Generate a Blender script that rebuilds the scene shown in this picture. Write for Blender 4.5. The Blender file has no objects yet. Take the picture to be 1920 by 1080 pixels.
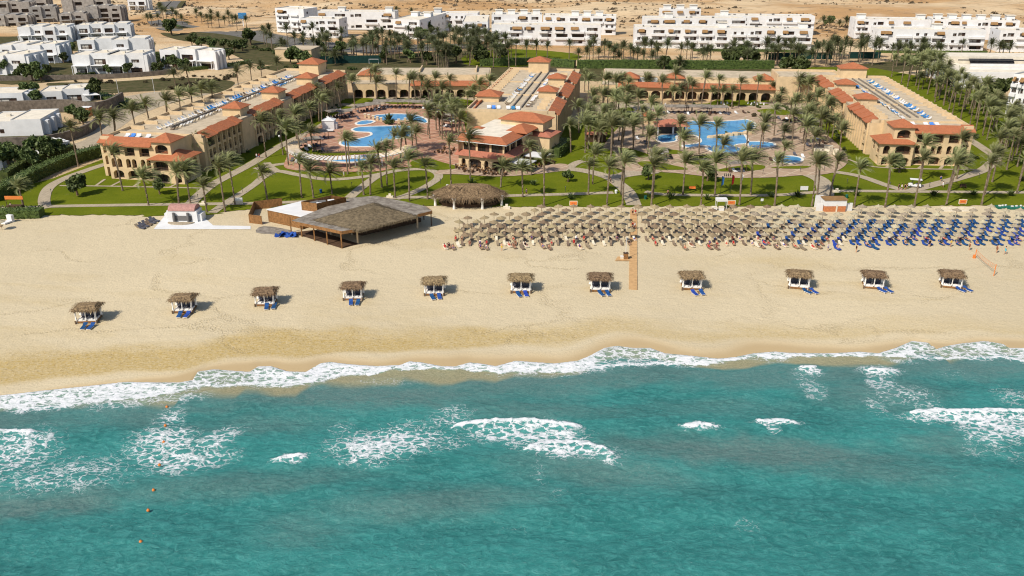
import bpy, bmesh, math, random
import numpy as np
from mathutils import Vector, Matrix
R = random.Random(7)
SC = bpy.context.scene
COL = SC.collection
rad = math.radians
# ---------------------------------------------------------------- camera, light, exposure
CAMH, FPX, TH = 62.0, 1600.0, rad(23.33)
cam = bpy.data.objects.new('camera', bpy.data.cameras.new('camera'))
cam.data.lens = 36 * FPX / 1920; cam.data.sensor_width = 36
cam.data.clip_start = 1; cam.data.clip_end = 9000
cam.location = (0, 0, CAMH); cam.rotation_euler = (rad(90) - TH, 0, 0)
COL.objects.link(cam); SC.camera = cam
SUN_EL, SUN_AZ = 46, 225            # light comes from the left, behind the viewer; shadows run right and inland
wd = bpy.data.worlds.new('World'); SC.world = wd; wd.use_nodes = True
nt = wd.node_tree
sky = nt.nodes.new('ShaderNodeTexSky'); sky.sky_type = 'NISHITA'; sky.sun_disc = False
sky.sun_elevation = rad(SUN_EL); sky.sun_rotation = rad(SUN_AZ)
nt.links.new(sky.outputs[0], nt.nodes['Background'].inputs[0])
nt.nodes['Background'].inputs[1].default_value = 0.105
sl = bpy.data.lights.new('sun', 'SUN'); sl.energy = 4.3; sl.angle = rad(0.5); sl.color = (1, .93, .82)
sun = bpy.data.objects.new('sun', sl); COL.objects.link(sun)
sd = Vector((math.sin(rad(SUN_AZ)) * math.cos(rad(SUN_EL)), math.cos(rad(SUN_AZ)) * math.cos(rad(SUN_EL)), math.sin(rad(SUN_EL))))
sun.rotation_euler = sd.to_track_quat('Z', 'Y').to_euler(); sun.location = (-60, -60, 120)
SC.view_settings.view_transform = 'Standard'; SC.view_settings.look = 'None'
SC.view_settings.exposure = 0.14; SC.view_settings.gamma = 1
SC.cycles.max_bounces = 5; SC.cycles.diffuse_bounces = 2; SC.cycles.glossy_bounces = 2
SC.cycles.transparent_max_bounces = 4; SC.cycles.filter_width = 1.15
# ---------------------------------------------------------------- surveying: a sight line of the photograph to a place on the land
cT, sT = math.cos(TH), math.sin(TH)
def W(px, py, z=0.0):
    u = (px - 960) / FPX; v = (540 - py) / FPX
    t = (z - CAMH) / (-sT + v * cT)
    return Vector((u * t, (cT + v * sT) * t, z))
def Z(y, py):
    v = (540 - py) / FPX
    return CAMH + y * (-sT + v * cT) / (cT + v * sT)
def WN(px, py):
    u = (np.asarray(px, float) - 960) / FPX; v = (540 - np.asarray(py, float)) / FPX
    t = -CAMH / (-sT + v * cT)
    return u * t, (cT + v * sT) * t
def PN(x, y, z=0.0):
    zz = z - CAMH; w = y * cT - zz * sT; v = y * sT + zz * cT
    return 960 + FPX * x / w, 540 - FPX * v / w
# ---------------------------------------------------------------- mesh helpers
class MB:
    def __init__(s): s.v = []; s.f = []
    def add(s, vs, fs):
        n = len(s.v); s.v += [tuple(p) for p in vs]; s.f += [tuple(i + n for i in f) for f in fs]; return s
    def quad(s, *p): return s.add(p, [tuple(range(len(p)))])
    def box(s, x0, y0, z0, x1, y1, z1):
        return s.add([(x0,y0,z0),(x1,y0,z0),(x1,y1,z0),(x0,y1,z0),(x0,y0,z1),(x1,y0,z1),(x1,y1,z1),(x0,y1,z1)],
                     [(3,2,1,0),(4,5,6,7),(0,1,5,4),(1,2,6,5),(2,3,7,6),(3,0,4,7)])
    def cbox(s, cx, cy, z0, w, d, h, rz=0):
        c, n = math.cos(rz), math.sin(rz); p = []
        for z in (z0, z0 + h):
            for a, b in ((-1,-1),(1,-1),(1,1),(-1,1)):
                x, y = a * w / 2, b * d / 2; p.append((cx + x * c - y * n, cy + x * n + y * c, z))
        return s.add(p, [(3,2,1,0),(4,5,6,7),(0,1,5,4),(1,2,6,5),(2,3,7,6),(3,0,4,7)])
    def prism(s, poly, z0, z1):
        n = len(poly)
        vs = [(p[0], p[1], z0) for p in poly] + [(p[0], p[1], z1) for p in poly]
        return s.add(vs, [tuple(range(n, 2 * n)), tuple(range(n - 1, -1, -1))] + [(i, (i + 1) % n, n + (i + 1) % n, n + i) for i in range(n)])
    def tube(s, pts, rs, n=6, cap=True):
        base = len(s.v); k = len(pts)
        for i, p in enumerate(pts):
            p = Vector(p); a = Vector(pts[max(i - 1, 0)]); b = Vector(pts[min(i + 1, k - 1)])
            t = (b - a).normalized(); u = t.orthogonal().normalized() if abs(t.z) > .99 else Vector((0, 0, 1)).cross(t).normalized()
            w = t.cross(u); r = rs[i] if hasattr(rs, '__len__') else rs
            for j in range(n):
                q = 2 * math.pi * j / n; s.v.append(tuple(p + u * (r * math.cos(q)) + w * (r * math.sin(q))))
        for i in range(k - 1):
            for j in range(n):
                s.f.append((base + i*n + j, base + i*n + (j+1) % n, base + (i+1)*n + (j+1) % n, base + (i+1)*n + j))
        if cap:
            s.f.append(tuple(base + j for j in range(n - 1, -1, -1))); s.f.append(tuple(base + (k-1)*n + j for j in range(n)))
        return s
    def hip(s, x0, y0, x1, y1, z0, z1, ov=0, ridge=0.0, t=.12):
        # hipped roof over a rectangle, with a fascia of thickness t
        x0 -= ov; y0 -= ov; x1 += ov; y1 += ov; cx, cy = (x0 + x1) / 2, (y0 + y1) / 2
        wx, wy = x1 - x0, y1 - y0
        if wx >= wy: a, b = (cx - (wx - wy) / 2 * ridge, cy, z1), (cx + (wx - wy) / 2 * ridge, cy, z1)
        else: a, b = (cx, cy - (wy - wx) / 2 * ridge, z1), (cx, cy + (wy - wx) / 2 * ridge, z1)
        e = [(x0,y0,z0),(x1,y0,z0),(x1,y1,z0),(x0,y1,z0)]; d = [(p[0], p[1], z0 - t) for p in e]
        vs = e + [a, b] + d
        if wx >= wy: fs = [(0,1,5,4),(1,2,5),(2,3,4,5),(3,0,4)]
        else: fs = [(0,1,4),(1,2,5,4),(2,3,5),(3,0,4,5)]
        fs += [(6,7,1,0),(7,8,2,1),(8,9,3,2),(9,6,0,3),(9,8,7,6)]
        return s.add(vs, fs)
    def mesh(s, name, mat, smooth=False):
        me = bpy.data.meshes.new(name); me.from_pydata(s.v, [], s.f)
        if mat: me.materials.append(mat)
        if smooth: me.polygons.foreach_set('use_smooth', [True] * len(me.polygons))
        me.update(); return me
    def build(s, name, mat, parent=None, smooth=False, loc=None, rz=0):
        return mobj(name, s.mesh(name, mat, smooth), parent, loc, rz)
def mobj(name, me, parent=None, loc=None, rz=0):
    o = bpy.data.objects.new(name, me); COL.objects.link(o)
    if parent: o.parent = parent
    if loc is not None: o.location = loc
    if rz: o.rotation_euler = (0, 0, rz)
    return o
def tag(o, label=None, cat=None, group=None, kind=None):
    if label: o['label'] = label
    if cat: o['category'] = cat
    if group: o['group'] = group
    if kind: o['kind'] = kind
    return o
def thing(name, label, cat, loc=(0, 0, 0), rz=0, group=None):
    o = bpy.data.objects.new(name, None); COL.objects.link(o)
    o.location = loc; o.rotation_euler = (0, 0, rz); o.empty_display_size = .5
    return tag(o, label, cat, group)
def struct(o): return tag(o, kind='structure')
KIDS = {}
def dup(root, loc, rz=0, label=None, group=None, sc=None, kids=None):
    r = root.copy(); COL.objects.link(r); r.location = loc; r.rotation_euler = (0, 0, rz)
    if sc is not None: r.scale = sc if hasattr(sc, '__len__') else (sc, sc, sc)
    if label: r['label'] = label
    if group: r['group'] = group
    for ch in (kids or list(root.children)):
        c = ch.copy(); COL.objects.link(c); c.parent = r
        for g in (ch.children if not kids else ()):
            d = g.copy(); COL.objects.link(d); d.parent = c
    return r
ORD = 'first second third fourth fifth sixth seventh eighth ninth tenth eleventh twelfth thirteenth fourteenth fifteenth sixteenth seventeenth eighteenth nineteenth twentieth'.split()
def nth(i):
    if i < 20: return ORD[i]
    n = i + 1; return str(n) + ('th' if 10 < n % 100 < 14 else {1: 'st', 2: 'nd', 3: 'rd'}.get(n % 10, 'th'))
def smooth(pts, n=6, closed=False):
    P = [Vector(p) for p in pts]; out = []; k = len(P)
    rng = range(k) if closed else range(k - 1)
    for i in rng:
        if closed: a, b, c, d = P[i-1], P[i], P[(i+1) % k], P[(i+2) % k]
        else: a, b, c, d = P[max(i-1, 0)], P[i], P[i+1], P[min(i+2, k-1)]
        for j in range(n):
            t = j / n
            out.append(0.5 * (2*b + (c - a)*t + (2*a - 5*b + 4*c - d)*t*t + (3*b - a - 3*c + d)*t**3))
    if not closed: out.append(P[-1])
    return out
def sheet(name, pts, z, mat, parent=None, closed=True, px=True, sm=5, thick=0.0):
    P = [W(*p) for p in pts] if px else [Vector(p) for p in pts]
    if sm: P = smooth(P, sm, True)
    bm = bmesh.new()
    vs = [bm.verts.new((p.x, p.y, z)) for p in P]
    es = [bm.edges.new((vs[i], vs[(i+1) % len(vs)])) for i in range(len(vs))]
    bmesh.ops.triangle_fill(bm, use_beauty=True, use_dissolve=False, edges=es)
    for f in bm.faces:
        if f.normal.z < 0: f.normal_flip()
    if thick:
        r = bmesh.ops.extrude_face_region(bm, geom=list(bm.faces))
        for e in r['geom']:
            if isinstance(e, bmesh.types.BMVert): e.co.z += thick
        bmesh.ops.recalc_face_normals(bm, faces=list(bm.faces))
    me = bpy.data.meshes.new(name); bm.to_mesh(me); bm.free(); me.materials.append(mat)
    return mobj(name, me, parent)
def ribbon(name, pts, width, z, mat, parent=None, px=True, sm=6, closed=False, h=0.0):
    P = [W(*p) for p in pts] if px else [Vector(p) for p in pts]
    if sm: P = smooth(P, sm, closed)
    k = len(P); m = MB(); L = []; Rr = []
    for i in range(k):
        a = P[i-1] if (closed or i) else P[0]; b = P[(i+1) % k] if (closed or i < k-1) else P[-1]
        t = (b - a); t.z = 0; t.normalize(); n = Vector((-t.y, t.x, 0)) * (width / 2)
        L.append((P[i].x + n.x, P[i].y + n.y)); Rr.append((P[i].x - n.x, P[i].y - n.y))
    for i in range(k if closed else k - 1):
        j = (i + 1) % k
        m.quad((*Rr[i], z), (*Rr[j], z), (*L[j], z), (*L[i], z))
        if h:
            m.quad((*L[i], z), (*L[j], z), (*L[j], z - h), (*L[i], z - h)); m.quad((*Rr[j], z), (*Rr[i], z), (*Rr[i], z - h), (*Rr[j], z - h))
    if h and not closed:
        m.quad((*Rr[0], z), (*L[0], z), (*L[0], z - h), (*Rr[0], z - h)); m.quad((*L[-1], z), (*Rr[-1], z), (*Rr[-1], z - h), (*L[-1], z - h))
    return m.build(name, mat, parent)
# ---------------------------------------------------------------- materials
class NT:
    def __init__(s, name):
        s.m = bpy.data.materials.new(name); s.m.use_nodes = True; s.t = s.m.node_tree; s.b = s.t.nodes['Principled BSDF']
        s.co = None
    def n(s, t, **kw):
        o = s.t.nodes.new('ShaderNode' + t)
        for k, v in kw.items():
            setattr(o, k, v)
        return o
    def l(s, a, b): s.t.links.new(a, b)
    def pos(s, scale=(1, 1, 1), obj=False):
        g = s.n('TexCoord').outputs['Object'] if obj else s.n('NewGeometry').outputs['Position']
        m = s.n('VectorMath', operation='MULTIPLY'); s.l(g, m.inputs[0]); m.inputs[1].default_value = scale; return m.outputs[0]
    def noise(s, scale, detail=4, rough=.55, vec=None, dist=0):
        o = s.n('TexNoise'); o.inputs['Scale'].default_value = scale; o.inputs['Detail'].default_value = detail
        o.inputs['Roughness'].default_value = rough; o.inputs['Distortion'].default_value = dist
        s.l(vec if vec is not None else s.pos(), o.inputs['Vector']); return o.outputs['Fac']
    def mr(s, v, a, b, c=0., d=1., smooth=True):
        o = s.n('MapRange', interpolation_type='SMOOTHSTEP' if smooth else 'LINEAR')
        for i, x in enumerate((a, b, c, d)):
            if hasattr(x, 'links'): s.l(x, o.inputs[i+1])
            else: o.inputs[i+1].default_value = x
        s.l(v, o.inputs[0]); return o.outputs[0]
    def ma(s, op, a, b=0.0):
        o = s.n('Math', operation=op)
        for i, x in enumerate((a, b)):
            if hasattr(x, 'links'): s.l(x, o.inputs[i])
            else: o.inputs[i].default_value = x
        return o.outputs[0]
    def mix(s, f, a, b, mode='MIX'):
        o = s.n('Mix', data_type='RGBA', blend_type=mode)
        for i, x in ((0, f), (6, a), (7, b)):
            if hasattr(x, 'links'): s.l(x, o.inputs[i])
            else: o.inputs[i].default_value = x if i == 0 else (*x, 1)
        return o.outputs[2]
    def attr(s, n): return s.n('Attribute', attribute_name=n).outputs['Fac']
    def color(s, c):
        if hasattr(c, 'links'): s.l(c, s.b.inputs['Base Color'])
        else: s.b.inputs['Base Color'].default_value = (*c, 1)
        return s
    def bump(s, h, strength=.4, dist=.1):
        o = s.n('Bump'); o.inputs['Strength'].default_value = strength; o.inputs['Distance'].default_value = dist
        s.l(h, o.inputs['Height']); s.l(o.outputs[0], s.b.inputs['Normal']); return s
    def set(s, rough=.8, spec=.3, metal=0):
        s.b.inputs['Roughness'].default_value = rough; s.b.inputs['Specular IOR Level'].default_value = spec
        s.b.inputs['Metallic'].default_value = metal; return s
def mat(name, c, rough=.8, spec=.25, var=.25, vs=1.5, bump=0, metal=0, obj=False, c2=None, rnd=0.0):
    n = NT(name); n.set(rough, spec, metal)
    f = n.noise(vs, 5, .6, n.pos(obj=obj))
    lo = tuple(x * (1 - var) for x in c) if c2 is None else c2
    hi = tuple(min(1, x * (1 + var)) for x in c) if c2 is None else c
    col = n.mix(n.mr(f, .3, .7), lo, hi)
    if rnd:
        r = n.n('ObjectInfo').outputs['Random']
        h = n.n('HueSaturation'); n.l(n.mr(r, 0, 1, 1 - rnd, 1 + rnd, False), h.inputs['Value']); n.l(col, h.inputs['Color'])
        n.l(n.mr(r, 0, 1, .5 - rnd * .06, .5 + rnd * .06, False), h.inputs['Hue']); col = h.outputs[0]
    n.color(col)
    if bump: n.bump(n.noise(vs * 6, 4, .6), bump, .05)
    return n.m
M = {}
M['white'] = mat('white_render', (.70, .695, .685), .75, .2, .06, .4)
M['whiteroof'] = mat('white_roof_felt', (.70, .63, .51), .85, .1, .1, .5)
M['stucco'] = mat('sand_stucco', (.64, .475, .28), .85, .15, .09, .5, .15)
M['deckroof'] = mat('roof_terrace', (.50, .41, .29), .9, .1, .14, .5)
M['parapet'] = mat('pale_parapet', (.62, .47, .29), .9, .1, .1, .6)
M['glass'] = mat('dark_glass', (.022, .02, .02), .12, .5, .4, .8)
M['blind'] = mat('beige_shutter', (.58, .54, .47), .8, .2, .2, 1.0)
M['shade'] = mat('brown_shutter', (.075, .042, .028), .6, .3, .3, 1.2)
M['frame'] = mat('brown_frame', (.10, .06, .04), .6, .3, .2, 2)
M['ochre'] = mat('ochre_tile', (.27, .155, .065), .85, .15, .15, 1.2, .3)
M['wood'] = mat('weathered_wood', (.24, .12, .045), .75, .2, .3, 2.5, .2)
M['darkwood'] = mat('dark_wood', (.085, .05, .03), .75, .2, .3, 2.5)
M['greywood'] = mat('grey_board', (.31, .275, .23), .9, .1, .3, .9, .4, c2=(.16, .135, .11))
M['plank'] = mat('boardwalk_plank', (.52, .32, .15), .85, .1, .14, 1.2, .2)
M['thatch'] = mat('palm_thatch', (.33, .235, .13), .95, .05, .5, 3.0, .6, c2=(.11, .075, .045), rnd=.2)
M['oldthatch'] = mat('old_grass_thatch', (.22, .17, .105), .95, .05, .5, 1.6, .6, c2=(.10, .078, .05))
M['straw'] = mat('straw_canopy', (.27, .205, .125), .95, .05, .2, 5.0, .5, rnd=.28)
M['palestraw'] = mat('bleached_straw_canopy', (.36, .305, .215), .95, .05, .2, 5.0, .5, rnd=.25)
M['pole'] = mat('pale_pole', (.55, .42, .27), .9, .1, .1, 3)
M['blue'] = mat('blue_canvas', (.022, .075, .27), .8, .15, .25, 2, rnd=.35)
M['ltblue'] = mat('light_blue_canvas', (.06, .22, .50), .8, .15, .25, 2, rnd=.25)
M['taupe'] = mat('taupe_mesh', (.22, .165, .115), .85, .15, .2, 2, rnd=.2)
M['cream'] = mat('cream_cushion', (.70, .62, .48), .9, .1, .1, 2)
M['greycush'] = mat('grey_cushion', (.10, .10, .12), .9, .1, .2, 2)
M['curtain'] = mat('white_curtain', (.78, .75, .70), .9, .1, .08, 2)
M['stone'] = mat('grey_retaining_stone', (.155, .13, .105), .95, .1, .3, .9, .5)
M['trunk'] = mat('palm_trunk', (.26, .20, .14), .95, .05, .35, 2.2, .6, c2=(.13, .095, .065))
M['bark'] = mat('bark', (.16, .11, .07), .95, .05, .3, 3)
M['boot'] = mat('dry_frond_boots', (.23, .14, .07), .95, .05, .3, 3, .4)
M['grey'] = mat('grey_paint', (.16, .155, .15), .8, .2, .1, 1)
M['concrete'] = mat('bare_concrete', (.33, .305, .275), .9, .1, .2, .6)
M['metal'] = mat('dark_metal', (.05, .05, .05), .5, .5, .2, 1)
M['orange'] = mat('orange_board', (.72, .22, .05), .7, .2, .08, 2)
M['red'] = mat('red_cloth', (.5, .03, .03), .8, .2, .1, 2)
M['skin'] = mat('skin', (.52, .27, .17), .6, .3, .08, 3, rnd=.25)
M['brick'] = mat('orange_brick', (.50, .19, .08), .9, .1, .15, 3, .3)
M['screen'] = mat('dark_green_screen', (.012, .04, .034), .8, .1, .2, 1)
M['fadedtile'] = mat('faded_pink_tile', (.40, .22, .19), .85, .1, .15, 2, .3)
M['teal'] = mat('green_tarpaulin', (.02, .13, .09), .7, .2, .2, 1)
M['soil'] = mat('dark_soil', (.11, .09, .045), .95, .05, .4, .35, .4, c2=(.055, .06, .022))
def foliage(name, c, c2, rnd=.2, tr=.12, hv=0.0):
    n = NT(name); n.set(.6, .25)
    col = n.mix(n.mr(n.noise(1.1, 4, .6, n.pos(obj=True)), .32, .68), c2, c)
    r = n.n('ObjectInfo').outputs['Random']; h = n.n('HueSaturation')
    n.l(n.mr(r, 0, 1, 1 - rnd, 1 + rnd, False), h.inputs['Value']); n.l(n.mr(r, 0, 1, .49, .515, False), h.inputs['Hue']); n.l(col, h.inputs['Color'])
    n.color(h.outputs[0])
    n.b.inputs['Subsurface Weight'].default_value = 0
    t = n.n('BsdfTranslucent'); n.l(h.outputs[0], t.inputs[0]); mx = n.n('MixShader'); mx.inputs[0].default_value = tr
    n.l(n.b.outputs[0], mx.inputs[1]); n.l(t.outputs[0], mx.inputs[2]); n.l(mx.outputs[0], n.t.nodes['Material Output'].inputs[0])
    return n.m
M['frond'] = foliage('palm_frond', (.31, .305, .135), (.165, .18, .07), .25, .2)
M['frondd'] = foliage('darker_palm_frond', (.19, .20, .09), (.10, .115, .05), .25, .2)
M['hedge'] = foliage('hedge_leaf', (.10, .135, .03), (.045, .065, .016), .2, .1)
M['shrub'] = foliage('shrub_leaf', (.12, .15, .045), (.05, .07, .02), .3, .1)
M['dry'] = foliage('dry_shrub', (.13, .105, .055), (.07, .055, .03), .3, .1)
M['scrub'] = foliage('desert_scrub', (.16, .125, .08), (.09, .07, .045), .3, .05)
def tiles(name, c):
    n = NT(name); n.set(.8, .2)
    p = n.pos(obj=True)
    f = n.noise(1.2, 5, .65, p); g = n.noise(9, 3, .6, p)
    col = n.mix(n.mr(f, .3, .7), tuple(x * .78 for x in c), c); col = n.mix(n.mr(g, .45, .75, 0, .35), col, tuple(min(1, x * 1.5) for x in c))
    w = n.n('TexWave', wave_type='BANDS', bands_direction='DIAGONAL'); w.inputs['Scale'].default_value = 1.6; n.l(p, w.inputs['Vector'])
    n.color(col); n.bump(w.outputs['Fac'], .5, .08); return n.m
M['tile'] = tiles('terracotta_tile', (.43, .150, .068))
M['tilep'] = tiles('pink_terracotta_tile', (.46, .175, .11))
def lawnmat():
    n = NT('lawn_grass'); n.set(.9, .04)
    a = n.noise(.09, 4, .6); b = n.noise(3.5, 5, .7)
    c = n.mix(n.mr(a, .32, .68), (.110, .138, .008), (.158, .178, .012)); c = n.mix(n.mr(b, .3, .75, 0, .55), c, (.072, .098, .006))
    c = n.mix(n.mr(n.noise(.35, 3, .6), .62, .75, 0, .5), c, (.21, .19, .06))
    n.color(c); n.bump(n.noise(9, 4, .7), .7, .12); return n.m
M['lawn'] = lawnmat()
def paving(name, c, joint, size, rot=.3):
    n = NT(name); n.set(.85, .2)
    mp = n.n('Mapping'); n.l(n.pos(), mp.inputs['Vector']); mp.inputs['Rotation'].default_value = (0, 0, rot)
    b = n.n('TexBrick'); b.offset = 0; b.inputs['Scale'].default_value = 1; b.inputs['Brick Width'].default_value = size; b.inputs['Row Height'].default_value = size
    b.inputs['Mortar Size'].default_value = size * .035; b.inputs['Color1'].default_value = (*c, 1); b.inputs['Color2'].default_value = (*[x * .88 for x in c], 1); b.inputs['Mortar'].default_value = (*joint, 1)
    n.l(mp.outputs[0], b.inputs['Vector'])
    col = n.mix(n.mr(n.noise(.5, 5, .65), .3, .7), tuple([.86] * 3), (1.0, 1.0, 1.0)); n.color(n.mix(1, b.outputs['Color'], col, 'MULTIPLY')); n.bump(n.noise(6, 4, .6), .3, .05); return n.m
M['path'] = paving('path_paving', (.46, .38, .27), (.30, .24, .16), .9, 0)
M['reddeck'] = paving('terracotta_paving', (.48, .255, .165), (.58, .42, .30), 3.2, .7)
M['pinkdeck'] = paving('pink_beige_paving', (.45, .32, .22), (.56, .45, .32), 4.0, .75)
M['road'] = mat('asphalt', (.15, .14, .125), .9, .1, .15, .3)
def poolmat(name, c, c2):
    n = NT(name); n.set(.08, .5)
    n.color(n.mix(n.mr(n.noise(.25, 4, .6), .35, .65), c2, c)); n.bump(n.noise(2.5, 3, .6), .12, .1); return n.m
M['pool'] = poolmat('pool_water', (.10, .34, .58), (.055, .25, .49))
M['coping'] = mat('white_coping', (.72, .68, .6), .8, .2, .06, 1)
# ================================================================ the beach, the land behind it and the sea
SHORE = np.array([(-300,765),(0,742),(20,740),(80,733),(140,727),(233,717),(333,718),(358,714),(367,698),(400,693),(467,698),(483,688),(507,687),(540,697),(573,698),(600,682),(620,679),(640,682),(673,685),(707,687),(750,685),(767,678),(790,680),(827,687),(853,688),(880,680),(900,682),(930,687),(967,677),(1007,680),(1040,682),(1083,677),(1107,667),(1133,653),(1157,649),(1187,653),(1220,653),(1247,663),(1280,666),(1300,668),(1347,673),(1380,670),(1413,663),(1453,660),(1480,662),(1547,663),(1580,662),(1613,660),(1647,663),(1680,653),(1710,640),(1740,643),(1757,655),(1773,650),(1800,645),(1847,640),(1880,645),(1893,653),(1920,653),(2300,650)], float)
INNER = np.array([(-300,790),(0,768),(50,770),(87,767),(150,759),(200,750),(250,750),(333,735),(360,727),(480,724),(583,720),(640,704),(690,703),(730,693),(840,690),(940,698),(1040,697),(1123,690),(1190,687),(1280,682),(1330,682),(1353,673),(1413,667),(1440,673),(1480,668),(1533,665),(1613,668),(1680,668),(1747,675),(1780,673),(1880,673),(1920,677),(2300,680)], float)
# the same lines on the land, as distance from the viewer over sideways position
SX, SY = WN(SHORE[:, 0], SHORE[:, 1]); IX, IY = WN(INNER[:, 0], INNER[:, 1])
_gx = np.linspace(-140, 140, 561); _gy = np.interp(_gx, SX, SY); _k = np.exp(-np.linspace(-2.2, 2.2, 29) ** 2); _k /= _k.sum()
GX, GY = _gx[14:-14], np.convolve(_gy, _k, 'valid')          # the wash line smoothed, for the wet sand
CABS = [(161,607),(342,588),(496,575),(661,564),(814,555),(977,550),(1126,548),(1298,544),(1501,543),(1641,542),(1788,541)]
def vnoise(x, y, seed=0):
    xi = np.floor(x).astype(int); yi = np.floor(y).astype(int); fx = x - xi; fy = y - yi
    def h(a, b):
        n = (a * 374761393 + b * 668265263 + seed * 1442695041) & 0x7fffffff
        n = ((n ^ (n >> 13)) * 1274126177) & 0x7fffffff
        return ((n ^ (n >> 16)) & 0xffff) / 65535.0
    u = fx*fx*(3-2*fx); v = fy*fy*(3-2*fy)
    return (h(xi,yi)*(1-u)+h(xi+1,yi)*u)*(1-v)+(h(xi,yi+1)*(1-u)+h(xi+1,yi+1)*u)*v
def fbm(x, y, o=4, seed=0):
    s = 0; a = .5
    for i in range(o): s = s + a * vnoise(x, y, seed + i); x = x * 2.03 + 11.3; y = y * 2.03 + 5.7; a *= .5
    return s
def ss(a, b, v): t = np.clip((v - a) / (b - a), 0, 1); return t * t * (3 - 2 * t)
def grid(name, xs, ys, zfun, material, attrs=None, sm=True):
    X, Y = np.meshgrid(xs, ys); Zv = zfun(X, Y); nx, ny = len(xs), len(ys)
    me = bpy.data.meshes.new(name); me.vertices.add(nx * ny)
    me.vertices.foreach_set('co', np.stack([X, Y, Zv], -1).astype(np.float32).ravel())
    i = np.arange(nx * ny).reshape(ny, nx)
    q = np.stack([i[:-1,:-1], i[:-1,1:], i[1:,1:], i[1:,:-1]], -1).reshape(-1, 4); nf = len(q)
    me.loops.add(nf * 4); me.loops.foreach_set('vertex_index', q.ravel().astype(np.int32))
    me.polygons.add(nf); me.polygons.foreach_set('loop_start', np.arange(0, nf * 4, 4, dtype=np.int32)); me.polygons.foreach_set('loop_total', np.full(nf, 4, np.int32))
    me.polygons.foreach_set('use_smooth', np.full(nf, sm)); me.update(calc_edges=True); me.validate()
    for k, f in (attrs or {}).items():
        a = me.attributes.new(k, 'FLOAT', 'POINT'); a.data.foreach_set('value', f(X, Y).astype(np.float32).ravel())
    me.materials.append(material); return mobj(name, me)
def sand_damp(X, Y):          # churned, weed-stained band above the wash
    d = Y - np.interp(X, GX, GY); px, py = PN(X, Y)
    lo = np.interp(px, [0, 640, 960, 1280, 1920], [3.5, 4.0, 6., 5.5, 4.5]); hi = np.interp(px, [0, 640, 960, 1280, 1920], [13, 12, 13, 10, 9])
    n = fbm(X * .12, Y * .3, 4, 5) * 5 - 2.5
    b = ss(lo - 1.2, lo + 1.0, d + n * .5) * (1 - ss(hi - 4, hi + 3, d + n))
    st = np.interp(px, [0, 640, 1100, 1500, 1920], [1, .95, .6, .5, .35])
    m2 = fbm(X * .05 + 3, Y * .25, 4, 9)
    far = np.exp(-(((X - 56) / 9) ** 2 + ((Y - 156) / 4) ** 2)) * .55 + np.exp(-(((X + 8) / 9) ** 2 + ((Y - 172) / 5) ** 2)) * .6
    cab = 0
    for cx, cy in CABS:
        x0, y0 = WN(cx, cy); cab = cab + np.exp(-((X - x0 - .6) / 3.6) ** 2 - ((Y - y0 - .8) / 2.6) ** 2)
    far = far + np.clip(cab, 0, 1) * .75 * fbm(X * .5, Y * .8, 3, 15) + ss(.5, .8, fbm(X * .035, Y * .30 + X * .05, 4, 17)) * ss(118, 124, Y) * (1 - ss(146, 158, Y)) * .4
    return np.clip(b * st * (.95 + 1.3 * (m2 - .35)) + far * fbm(X * .3, Y * .6, 3, 2) * 1.3 + ss(.56, .7, fbm(X * .06, Y * .12, 4, 21)) * .16, 0, 1)
def sand_wet(X, Y):
    d = Y - np.interp(X, GX, GY) + (fbm(X * .10, Y * .05, 3, 31) - .5) * 4
    px, py = PN(X, Y); w = np.interp(px, [0, 330, 700, 1000, 1300, 1600, 1920], [.8, 2.4, 3.0, 3.6, 4.4, 3.2, 2.6])
    return (1 - ss(w * .55, w * 1.3, d)) * .55 + (1 - ss(w * .2, w * .75, d)) * .45
def sandz(X, Y):
    d = Y - np.interp(X, SX, SY)
    z = np.where(d < 4, -0.02 * (4 - np.minimum(d, 4)) ** 1.5, 0)
    z = z - .10 * np.clip(-d, 0, 40)
    a = ss(4, 9, d)
    return z + a * ((fbm(X * .9, Y * .9, 3, 1) - .5) * .10 + (fbm(X * 2.6, Y * 2.6, 2, 4) - .5) * .07) * (1 + .8 * sand_damp(X, Y))
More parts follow.
